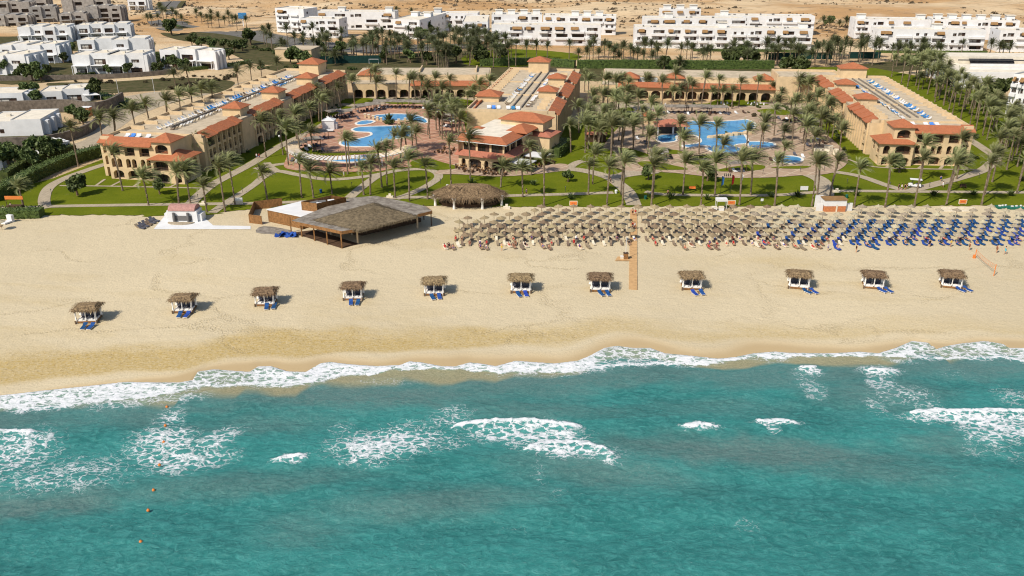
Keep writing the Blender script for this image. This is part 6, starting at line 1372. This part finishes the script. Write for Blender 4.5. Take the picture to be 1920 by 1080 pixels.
q = W(1117,266); t = thing('pool_hut', 'low hut with pink roof and white chairs among the palms left of the pool bar', 'hut', (q.x,q.y,.1)); MB().box(-3,-1,0,3,1,2.3).build('wall', M['darkwood'], t); MB().hip(-3,-1,3,1,2.45,3.1,.4,.6).build('roof', M['tilep'], t)
q = W(1550,290); t = thing('rock_waterfall', 'pale rock feature beside the right wing lawn', 'rock', (q.x,q.y,.1)); r = random.Random(3)
for j in range(5): MB().prism([(r.uniform(.7,1.3)*math.cos(a)*1.3 + (j-2)*1.1, r.uniform(.7,1.3)*math.sin(a) + r.uniform(-.4,.4)) for a in [k*2*math.pi/9 for k in range(9)]], 0, r.uniform(.9,2.6)).build('boulder', M['cream'], t)
q = W(1368,256); t = thing('rock_islet', 'cream rock islet in the winding pool', 'rock', (q.x,q.y,.2))
for j in range(7): MB().prism([(r.uniform(.7,1.4)*math.cos(a)*1.3 + (j-3)*2.1, r.uniform(.6,1.1)*math.sin(a) + (3-j)*-.9) for a in [k*2*math.pi/9 for k in range(9)]], 0, r.uniform(.4,1.2)).build('boulder', M['parapet'], t)
q = W(1415,282); t = thing('goal', 'white water polo goal at the edge of the long shallow pool', 'goal', (q.x,q.y,.35)); m = MB()
MB().tube([(-1.2,0,0),(-1.2,0,1.2),(1.2,0,1.2),(1.2,0,0)], .08, 6).build('frame', M['white'], t)
for i, (x, y) in enumerate(((701,120),(1395,116))): q = W(x,y); t = thing('goal', ('white football goal before the green windscreen behind the left wing','white football goal in the belt behind the right arcade')[i], 'goal', (q.x,q.y,0)); MB().tube([(-2.2,0,0),(-2.2,0,2.2),(2.2,0,2.2),(2.2,0,0)], .12, 6).build('frame', M['white'], t)
def ffence(label, pts, h, mt): return tag(ribbon('windscreen_fence', pts, .1, h, M[mt], h=h, sm=2), label, 'fence')
ffence('dark green windscreen fence of the sports court behind the left wing', [(600,121),(640,119),(715,118)], 3.6, 'screen'); ffence('dark green windscreen fence behind the right wing, left part', [(1440,112),(1500,111),(1560,111)], 3.2, 'screen'); ffence('dark green windscreen fence behind the right wing, right part', [(1590,110),(1650,110)], 3.2, 'screen')
# café tables before the restaurant
TB = MB().tube([(0,0,0),(0,0,.7),(0,0,.701),(0,0,.75)], [.06,.06,.45,.45], 8).mesh('cafe_table', M['wood'])
CH = MB().add([(s*.22,y,z) for s in (-1,1) for y, z in ((-.22,0),(-.22,.45),(.16,.45),(.22,.9),(.27,.9),(.24,0))], [tuple(range(6)), tuple(range(11,5,-1))] + [(i,6+i,6+(i+1)%6,(i+1)%6) for i in range(6)]).mesh('cafe_chair', M['darkwood']); CHW = CH.copy(); CHW.materials.clear(); CHW.materials.append(M['white'])
i = 0
for x, y in ((858,316),(866,319),(874,323),(884,325),(898,321),(905,325),(912,328),(922,329),(934,329),(945,330),(870,314),(890,316),(903,316),(915,320),(926,322),(1000,317),(1010,314),(1022,310),(1035,308),(990,321),(820,287),(832,288),(843,290),(836,281),(848,284)):
    q = W(x,y); tag(mobj('cafe_table', TB, None, (q.x,q.y,.23)), 'round cafe table on the restaurant terrace, %s in the count from its left group' % nth(i), 'table', 'cafe tables on the terrace')
    for k in range(3): a = k*2.1 + i; tag(mobj('cafe_chair', CH, None, (q.x+.75*math.cos(a), q.y+.75*math.sin(a), .23), a - 1.57), 'dark cafe chair, %s at the %s terrace table' % (nth(k), nth(i)), 'chair', 'cafe chairs on the terrace')
    i += 1
i = 0
for x in (1352,1358,1364,1372,1402,1408,1414,1420,1426,1432,1240,1247): q = W(x, 196 + (i % 2)*2); tag(mobj('garden_chair', CHW, None, (q.x,q.y,.2), i), 'white garden chair before the right arcade, %s from the left' % nth(i), 'chair', 'white chairs before the right arcade'); mm = None; i += 1
# loungers on the roof terraces
RW = loungermesh(M['white'], 'roof_lounger', 1.15); RB = loungermesh(M['ltblue'], 'roof_lounger', 1.15); RT = loungermesh(M['cream'], 'roof_lounger', 1.15); RG = loungermesh(M['taupe'], 'roof_lounger', 1.15)
def roofrow(t, x, y0, y1, st, zr, rz, blue, row, who):
    n = int((y1 - y0)/st)
    for i in range(n):
        bl = blue(i/n); q = RB if rp_.random() < bl else (RW if rp_.random() < .55 else RT if rp_.random() < .6 else RG); p = loc2w(t, x + rp_.uniform(-.15,.15), y0 + i*st)
        o = mobj('roof_lounger', q, None, (p[0], p[1], zr + .01), t.rotation_euler[2] + rz + rp_.uniform(-.2,.2)); sc0 = rp_.uniform(.66,.86); o.scale = (sc0,sc0,sc0*1.5)
        tag(o, '%s roof lounger, %s from the sea in the %s row, %s wing' % ('light blue' if q is RB else 'white' if q is RW else 'cream' if q is RT else 'taupe', nth(i), row, who), 'roof lounger', 'loungers on the %s wing roof' % who)
roofrow(Lw, 8.6, 6, 95, 1.8, zrL, 1.57, lambda f: .0 if f < .3 else .4, 'left', 'left'); roofrow(Lw, 12.6, 6, 95, 1.8, zrL, -1.57, lambda f: .0 if f < .3 else .35, 'right', 'left')
roofrow(Cw, 10.4, 10, 70, 1.9, zrC, 1.57, lambda f: .03, 'left', 'centre'); roofrow(Cw, 17.6, 8, 70, 1.9, zrC, -1.57, lambda f: .02, 'right', 'centre')
roofrow(Rw, 10.2, 5, 70, 1.9, zrR, 1.57, lambda f: .4, 'left', 'right'); roofrow(Rw, 17.2, 5, 70, 1.95, zrR, -1.57, lambda f: .4, 'right', 'right')
for who, t, y, zr, xs_ in (('left', Lw, -3.5, zrL, (5,6.6,8.2,11)), ('right', Rw, -3.5, zrR, (7.5,9,10.5,14,15.6,17)), ('centre', Cw, 4, zrC, (6,7.5,9,12,13.5,15))):
    for i, x in enumerate(xs_): p = loc2w(t, x, y); o = mobj('roof_lounger', RB if i % 3 == 1 else RW, None, (p[0],p[1],zr+.03), t.rotation_euler[2] + .2); tag(o, 'roof lounger on the front terrace of the %s wing, %s from the left' % (who, nth(i)), 'roof lounger', 'loungers on the %s front terrace' % who)
# lamps, bins, flags, cart
for i, (x, y) in enumerate(((526,277),(372,375),(455,362),(660,352),(826,345),(1060,360),(1150,330),(1222,325),(1316,330),(1430,328),(1500,324),(1545,322),(1588,345),(1668,352),(1742,352),(1835,335),(125,348),(97,365))):
    q = W(x,y); t = thing('garden_lamp', ('tall garden lamp with white globe beside the curved pergola' if i == 0 else 'low dark garden lamp beside a walk, %s after the globe lamp' % nth(i-1)), 'lamp', (q.x,q.y,.15), 0, None if i == 0 else 'low garden lamps'); h = 3 if i == 0 else 1.1
    MB().tube([(0,0,0),(0,0,h)], .05, 6).build('post', M['metal'], t)
    if i == 0: MB().tube([(0,0,h),(0,0,h+.12),(0,0,h+.35),(0,0,h+.58),(0,0,h+.66)], [.1,.26,.34,.24,.06], 10).build('globe', M['white'], t)
    else: MB().tube([(0,0,h),(0,0,h+.05),(0,0,h+.22)], [.14,.16,.05], 8).build('head', M['metal'], t)
for x, y, lb, m_ in ((839,353,'white litter bin on the lawn behind the oval pavilion','white'),(1155,363,'white litter bin where the walks cross','white'),(1210,374,'teal round sign bin on the lawn right of the boardwalk','teal'),(1587,372,'teal round bin behind the brick kiosk','teal'),(602,362,'small blue bin on the lawn behind the beach bar','blue')): q = W(x,y); t = thing('litter_bin', lb, 'bin', (q.x,q.y,.1)); MB().tube([(0,0,0),(0,0,.75)], [.3,.36], 10).build('body', M[m_], t); MB().tube([(0,0,.751),(0,0,.9)], [.38,.2], 10).build('lid', M[m_], t)
for x, y, lb, m_, h in ((1351,362,'pale blue feather flag, leftmost of the three flags on the right lawn','ltblue',4.2),(1370,361,'red flag on a black pole, middle of the three flags','red',4.4),(1387,352,'white feather flag with blue mark, rightmost of the three flags','white',3.6)):
    q = W(x,y); t = thing('flag', lb, 'flag', (q.x,q.y,.1)); MB().tube([(0,0,0),(0,0,h)], .04, 6).build('pole', M['metal'], t); z0 = h*.42; MB().add([(.05,0,z0),(.5,.06,z0+.25),(.62,-.05,h-.5),(.35,.03,h-.05),(.05,0,h),(.05,.03,z0),(.5,.09,z0+.25),(.62,-.02,h-.5),(.35,.06,h-.05),(.05,.03,h)], [(0,1,2,3,4),(9,8,7,6,5),(0,5,6,1),(1,6,7,2),(2,7,8,3),(3,8,9,4)]).build('cloth', M[m_], t)
for i in range(4): q = W(1357.5 + i*3.6, 342); t = thing('pool_sign', 'small dark figure-shaped sign beside the flags, %s of four' % nth(i), 'sign', (q.x,q.y,1.4)); MB().box(-.12,-.03,.25,.12,.03,1.0).build('panel', M['metal'], t); MB().box(-.02,-.02,-1.3,.02,.02,.249).build('post', M['metal'], t)
q = W(1714,352); t = thing('golf_cart', 'white roofed golf cart on the walk before the right wing', 'golf cart', (q.x,q.y,.2), rad(-18))
MB().add([(-1.5,-.62,.3),(1.4,-.62,.3),(1.4,.62,.3),(-1.5,.62,.3),(-1.5,-.6,.75),(-.6,-.6,.95),(-.45,-.6,.6),(.2,-.6,.6),(.3,-.6,.85),(1.4,-.6,.85),(-1.5,.6,.75),(-.6,.6,.95),(-.45,.6,.6),(.2,.6,.6),(.3,.6,.85),(1.4,.6,.85)], [(3,2,1,0),(0,1,9,8,7,6,5,4),(2,3,10,11,12,13,14,15),(4,5,11,10),(5,6,12,11),(6,7,13,12),(7,8,14,13),(8,9,15,14),(1,2,15,9),(3,0,4,10)]).build('body', M['white'], t)
MB().box(-1.3,-.7,1.95,1.5,.7,2.06).build('roof', M['white'], t); MB().box(-.62,-.58,.951,-.56,.58,1.9).build('windscreen', M['glass'], t); MB().box(.3,-.55,.851,.9,.55,1.0).build('seat', M['greycush'], t)
for x in (-.6,1.35):
    for y in (-.6,.6): MB().box(x-.03,y-.03,.86,x+.03,y+.03,1.949).build('roof_post', M['metal'], t)
for x in (-1.0,.95):
    for y in (-.66,.66): MB().tube([(x,y-.09,.25),(x,y+.09,.25)], .25, 12).build('wheel', M['metal'], t)
q = W(457,52); t = thing('billboard', 'blue billboard on a post in the desert at the upper left', 'billboard', (q.x,q.y,0)); MB().box(-2.6,-.2,5.4,2.6,.2,9).build('panel', M['ltblue'], t); MB().box(-.25,-.15,0,.25,.15,5.399).build('post', M['white'], t)
for i, (x, y) in enumerate(((223,178),(290,175))): q = W(x,y); t = thing('street_lamp', 'white street lamp on the road behind the left wing, %s from the left' % nth(i), 'lamp', (q.x,q.y,0), 0, 'street lamps behind the left wing'); MB().tube([(0,0,0),(0,0,5.6)], .08).build('post', M['white'], t); MB().box(-.1,-.8,5.601,.1,.1,5.75).build('head', M['white'], t)
# ================================================================ people
def skin(name, joints, bones):
    me = bpy.data.meshes.new(name); me.from_pydata([j[:3] for j in joints], bones, []); o = bpy.data.objects.new(name, me); COL.objects.link(o)
    md = o.modifiers.new('s', 'SKIN'); sv = me.skin_vertices[0].data
    for i, j in enumerate(joints): sv[i].radius = (j[3], j[4] if len(j) > 4 else j[3]); sv[i].use_root = (i == 0)
    o.modifiers.new('u', 'SUBSURF').levels = 1; dg = bpy.context.evaluated_depsgraph_get(); out = bpy.data.meshes.new_from_object(o.evaluated_get(dg)); out.name = name
    bpy.data.objects.remove(o); bpy.data.meshes.remove(me); out.materials.clear(); out.materials.append(M['skin']); out.polygons.foreach_set('use_smooth', [True]*len(out.polygons)); return out
BN = [(0,1),(1,2),(2,3),(3,4),(2,5),(5,6),(6,7),(2,8),(8,9),(9,10),(0,11),(11,12),(12,13),(13,14),(0,15),(15,16),(16,17),(17,18)]
def J(pel, chest, neck, head, top, le, lw, lh, re_, rw, rh, lhip, lk, la, lt, rhip, rk, ra_, rt):
    rs = [(.15,.11),(.15,.11),(.12,.09),(.06,),(.095,.105)]; arm = [(.05,),(.04,),(.035,)]; leg = [(.09,),(.065,),(.042,),(.035,)]
    pts = [pel, chest, neck, head, top, le, lw, lh, re_, rw, rh, lhip, lk, la, lt, rhip, rk, ra_, rt]; R_ = rs + arm + arm + leg + leg; return [tuple(p) + r for p, r in zip(pts, R_)]
STAND = J((0,0,.92),(0,0,1.2),(0,0,1.42),(0,-.01,1.52),(0,-.02,1.66),(.22,0,1.38),(.27,.02,1.1),(.27,-.06,.86),(-.22,0,1.38),(-.27,.02,1.1),(-.26,-.08,.86),(.09,0,.86),(.10,-.02,.48),(.10,.02,.08),(.10,-.14,.04),(-.09,0,.86),(-.10,-.02,.48),(-.10,.02,.08),(-.11,-.14,.04))
WALK = J((0,0,.92),(0,-.02,1.2),(0,-.03,1.42),(0,-.05,1.52),(0,-.07,1.66),(.22,0,1.38),(.25,.14,1.12),(.24,.18,.9),(-.22,0,1.38),(-.26,-.1,1.12),(-.22,-.24,.94),(.09,0,.86),(.10,-.2,.5),(.10,-.18,.08),(.10,-.34,.05),(-.09,0,.86),(-.10,.06,.48),(-.10,.34,.14),(-.11,.26,.04))
LIE = J((0,.05,.47),(0,.36,.56),(0,.58,.72),(0,.66,.80),(0,.76,.90),(.22,.52,.66),(.28,.28,.52),(.2,.08,.5),(-.22,.52,.66),(-.28,.28,.52),(-.22,.02,.52),(.09,0,.46),(.11,-.42,.62),(.10,-.78,.42),(.10,-.92,.48),(-.09,0,.46),(-.11,-.46,.46),(-.10,-.88,.42),(-.11,-.96,.52))
SIT = J((0,.0,.46),(0,.05,.74),(0,.03,.95),(0,0,1.05),(0,-.03,1.19),(.22,.03,.91),(.27,-.05,.66),(.18,-.3,.6),(-.22,.03,.91),(-.27,-.05,.66),(-.16,-.3,.58),(.09,-.03,.44),(.13,-.44,.5),(.12,-.5,.1),(.12,-.64,.05),(-.09,-.03,.44),(-.13,-.46,.48),(-.12,-.46,.1),(-.13,-.6,.05))
POSE = {k: (skin('person', j, BN), j) for k, j in (('stand',STAND),('walk',WALK),('lie',LIE),('sit',SIT))}
CL = {k: mat('cloth_' + k, c, .85, .15, .15, 4) for k, c in dict(red=(.45,.03,.03), black=(.012,.012,.014), white=(.7,.7,.68), blue=(.02,.06,.3), yellow=(.65,.48,.03), aqua=(.1,.4,.5), purple=(.1,.05,.2), brown=(.2,.09,.05)).items()}
def lim(m, j, a, b, t0, t1, r0, r1, n=8): A, B = Vector(j[a][:3]), Vector(j[b][:3]); m.tube([A.lerp(B,t0), A.lerp(B,t1)], [r0,r1], n, False)
GC = {}
def garments(pose, top, bot, hair):
    k = (pose, top, bot, hair)
    if k in GC: return GC[k]
    j = POSE[pose][1]; L = []
    h = MB(); H_ = Vector(j[4][:3]); nk = Vector(j[3][:3]); d = (H_-nk).normalized(); h.tube([H_ - d*.05 + Vector((0,.02,0)), H_ + d*.0 + Vector((0,.025,0)), H_ + d*.08 + Vector((0,.02,0)), H_ + d*.125], [.095,.125,.10,.03], 10); L.append(h.mesh('hair', CL[hair]))
    if bot:
        m = MB(); lim(m, j, 0, 1, -.35, .25, .185, .165, 10); m_ = MB(); P0 = Vector(j[0][:3])
        sh = MB(); sh.tube([Vector(j[12][:3]).lerp(Vector(j[11][:3]), .55), Vector(j[11][:3]), P0 + (Vector(j[1][:3])-P0)*.25, Vector(j[15][:3]), Vector(j[16][:3]).lerp(Vector(j[15][:3]), .55)], [.12,.135,.175,.135,.12], 10); L.append(sh.mesh('shorts', CL[bot]))
    if top:
        m = MB(); P0, P1, P2 = [Vector(j[q][:3]) for q in (0,1,2)]; m.tube([P0 + (P1-P0)*.1, P1, P1.lerp(P2,.7), P2 + (P2-P1)*.15], [.185,.18,.17,.08], 10); L.append(m.mesh('shirt', CL[top]))
    GC[k] = L; return L
def person(px, py, pose, top, bot, label, rz=0, z=.02, loc=None, hair='black'):
    q = loc if loc is not None else W(px,py); t = thing('person', label, 'person', (q[0],q[1],z), rz); mobj('body', POSE[pose][0], t)
    for g in garments(pose, top, bot, hair): mobj(g.name.split('.')[0], g, t)
    return t
for a in ((1186,404,'walk',None,'black','person in dark shorts on the boardwalk near the lawn, left of a pair'),(1191,405,'walk','red','white','person in red top and white shorts on the boardwalk near the lawn'),(1186,429,'walk','red','white','person in red top walking mid boardwalk, left of a pair'),(1190,430,'walk','white','red','person in white top walking mid boardwalk, right of a pair'),
          (987,366,'walk','purple','black','person in purple top walking on the lower walk left of the boardwalk'),(1252,368,'walk',None,'black','shirtless person standing on the lower walk right of the boardwalk'),(1684,357,'stand','black','black','person in black, leftmost of the four beside the golf cart'),(1690,357,'stand','white','black','person in white shirt, second of the four beside the golf cart'),(1696,357,'stand','black','black','person in black, third of the four beside the golf cart'),(1700,356,'stand','black','white','person in black shirt and pale shorts nearest the golf cart'),
          (1763,341,'walk','blue','black','person in blue shirt on the walk right of the golf cart'),(1767,352,'walk','white','white','person in white on the lawn right of the golf cart'),(941,470,'walk',None,'yellow','person in yellow shorts walking before the left parasols'),(1076,461,'walk','red','red','person in red beside the first lounger row left of the boardwalk'),(1552,470,'stand','white','blue','person in white shirt and blue shorts before the right parasols'),(1605,473,'stand','black','black','person in black before the right parasols'),
          (1372,453,'stand','red',None,'person in red swimsuit among the parasols right of the boardwalk'),(1742,463,'stand','black','black','person in black among the blue loungers, left one'),(1782,463,'stand','yellow','blue','person in yellow shirt among the blue loungers'),(1817,469,'stand','brown','black','person in dark brown near the volleyball net'),(1884,477,'walk','aqua','aqua','person in light blue dress at the right end of the beach'),(1868,474,'stand','brown','brown','person in brown beside the one in light blue'),(1850,412,'stand','white','blue','person in white under the parasols at the far right'),(1855,413,'stand','blue','purple','person in blue under the parasols at the far right'),
          (482,298,'walk','white','blue','person in white top on the walk along the left wing'),(487,298,'walk','red','blue','person in red top on the walk along the left wing'),(22,393,'stand','white','black','person in white shirt at the stall by the left hedge'),(645,332,'walk','white','white','person in white on the walk before the paddling pool'),(486,335,'walk','white','black','person crouched pale on the walk before the left wing'),(1145,345,'walk','black','black','person in black on the main walk left of the boardwalk')):
    person(*a[:6], rz=rp_.uniform(-2.5,2.5) if a[2] != 'sit' else 0)
KS = [('red','red'),(None,'black'),(None,'red'),('black','black'),('purple','black'),('brown','brown'),(None,'blue'),('white','blue')]
cand = [s for s in seats if s[3] >= 6 and not (s[2] > 1600 and rp_.random() < .3)]; rp_.shuffle(cand); k = 0
for loc, rz, px, r_ in sorted(cand[:52], key=lambda s: s[2]):
    tp, bt = KS[rp_.randrange(len(KS))]; po = 'lie' if rp_.random() < .68 else 'sit'
    w_ = ' and '.join(x for x in (tp + ' top' if tp else 'bare chest', (bt + ' shorts')) if x); k += 1
    person(0, 0, po, tp, bt, 'person with %s %s on a lounger, %s sunbather from the left' % (w_, 'lying' if po == 'lie' else 'sitting', nth(k-1)), rz, -.09 if po == 'lie' else -.1, (loc.x, loc.y))
for k, x in enumerate((835,843,850,860,902,912,955,964,979,986,1018,1030,1088,1103,1284,1296,1330,1343,1420,1428,1456,1470,1491,1505,1525,1534,1569,1627,1640)):
    y = 462 + (k % 3)*2.5 if k % 4 else 466; q = W(x,y); bl = x > 1560
    tag(mobj('sun_lounger', LB if bl else (LC if k % 3 == 0 else LT), None, (q.x,q.y,0), rad(20)), '%s sun lounger in the front line nearest the sea, %s from the left' % ('blue' if bl else 'cream' if k % 3 == 0 else 'taupe', nth(k)), 'sun lounger', 'front line of sun loungers')
    if k % 5 != 3:
        tp, bt = KS[(k*3) % len(KS)]; po = ('lie','lie','sit')[k % 3]; person(0,0,po,tp,bt,'person with %s in %s shorts in the front lounger line, %s from the left' % (tp + ' top' if tp else 'bare chest', bt, nth(k)), rad(20), -.09 if po == 'lie' else -.1, (q.x,q.y))
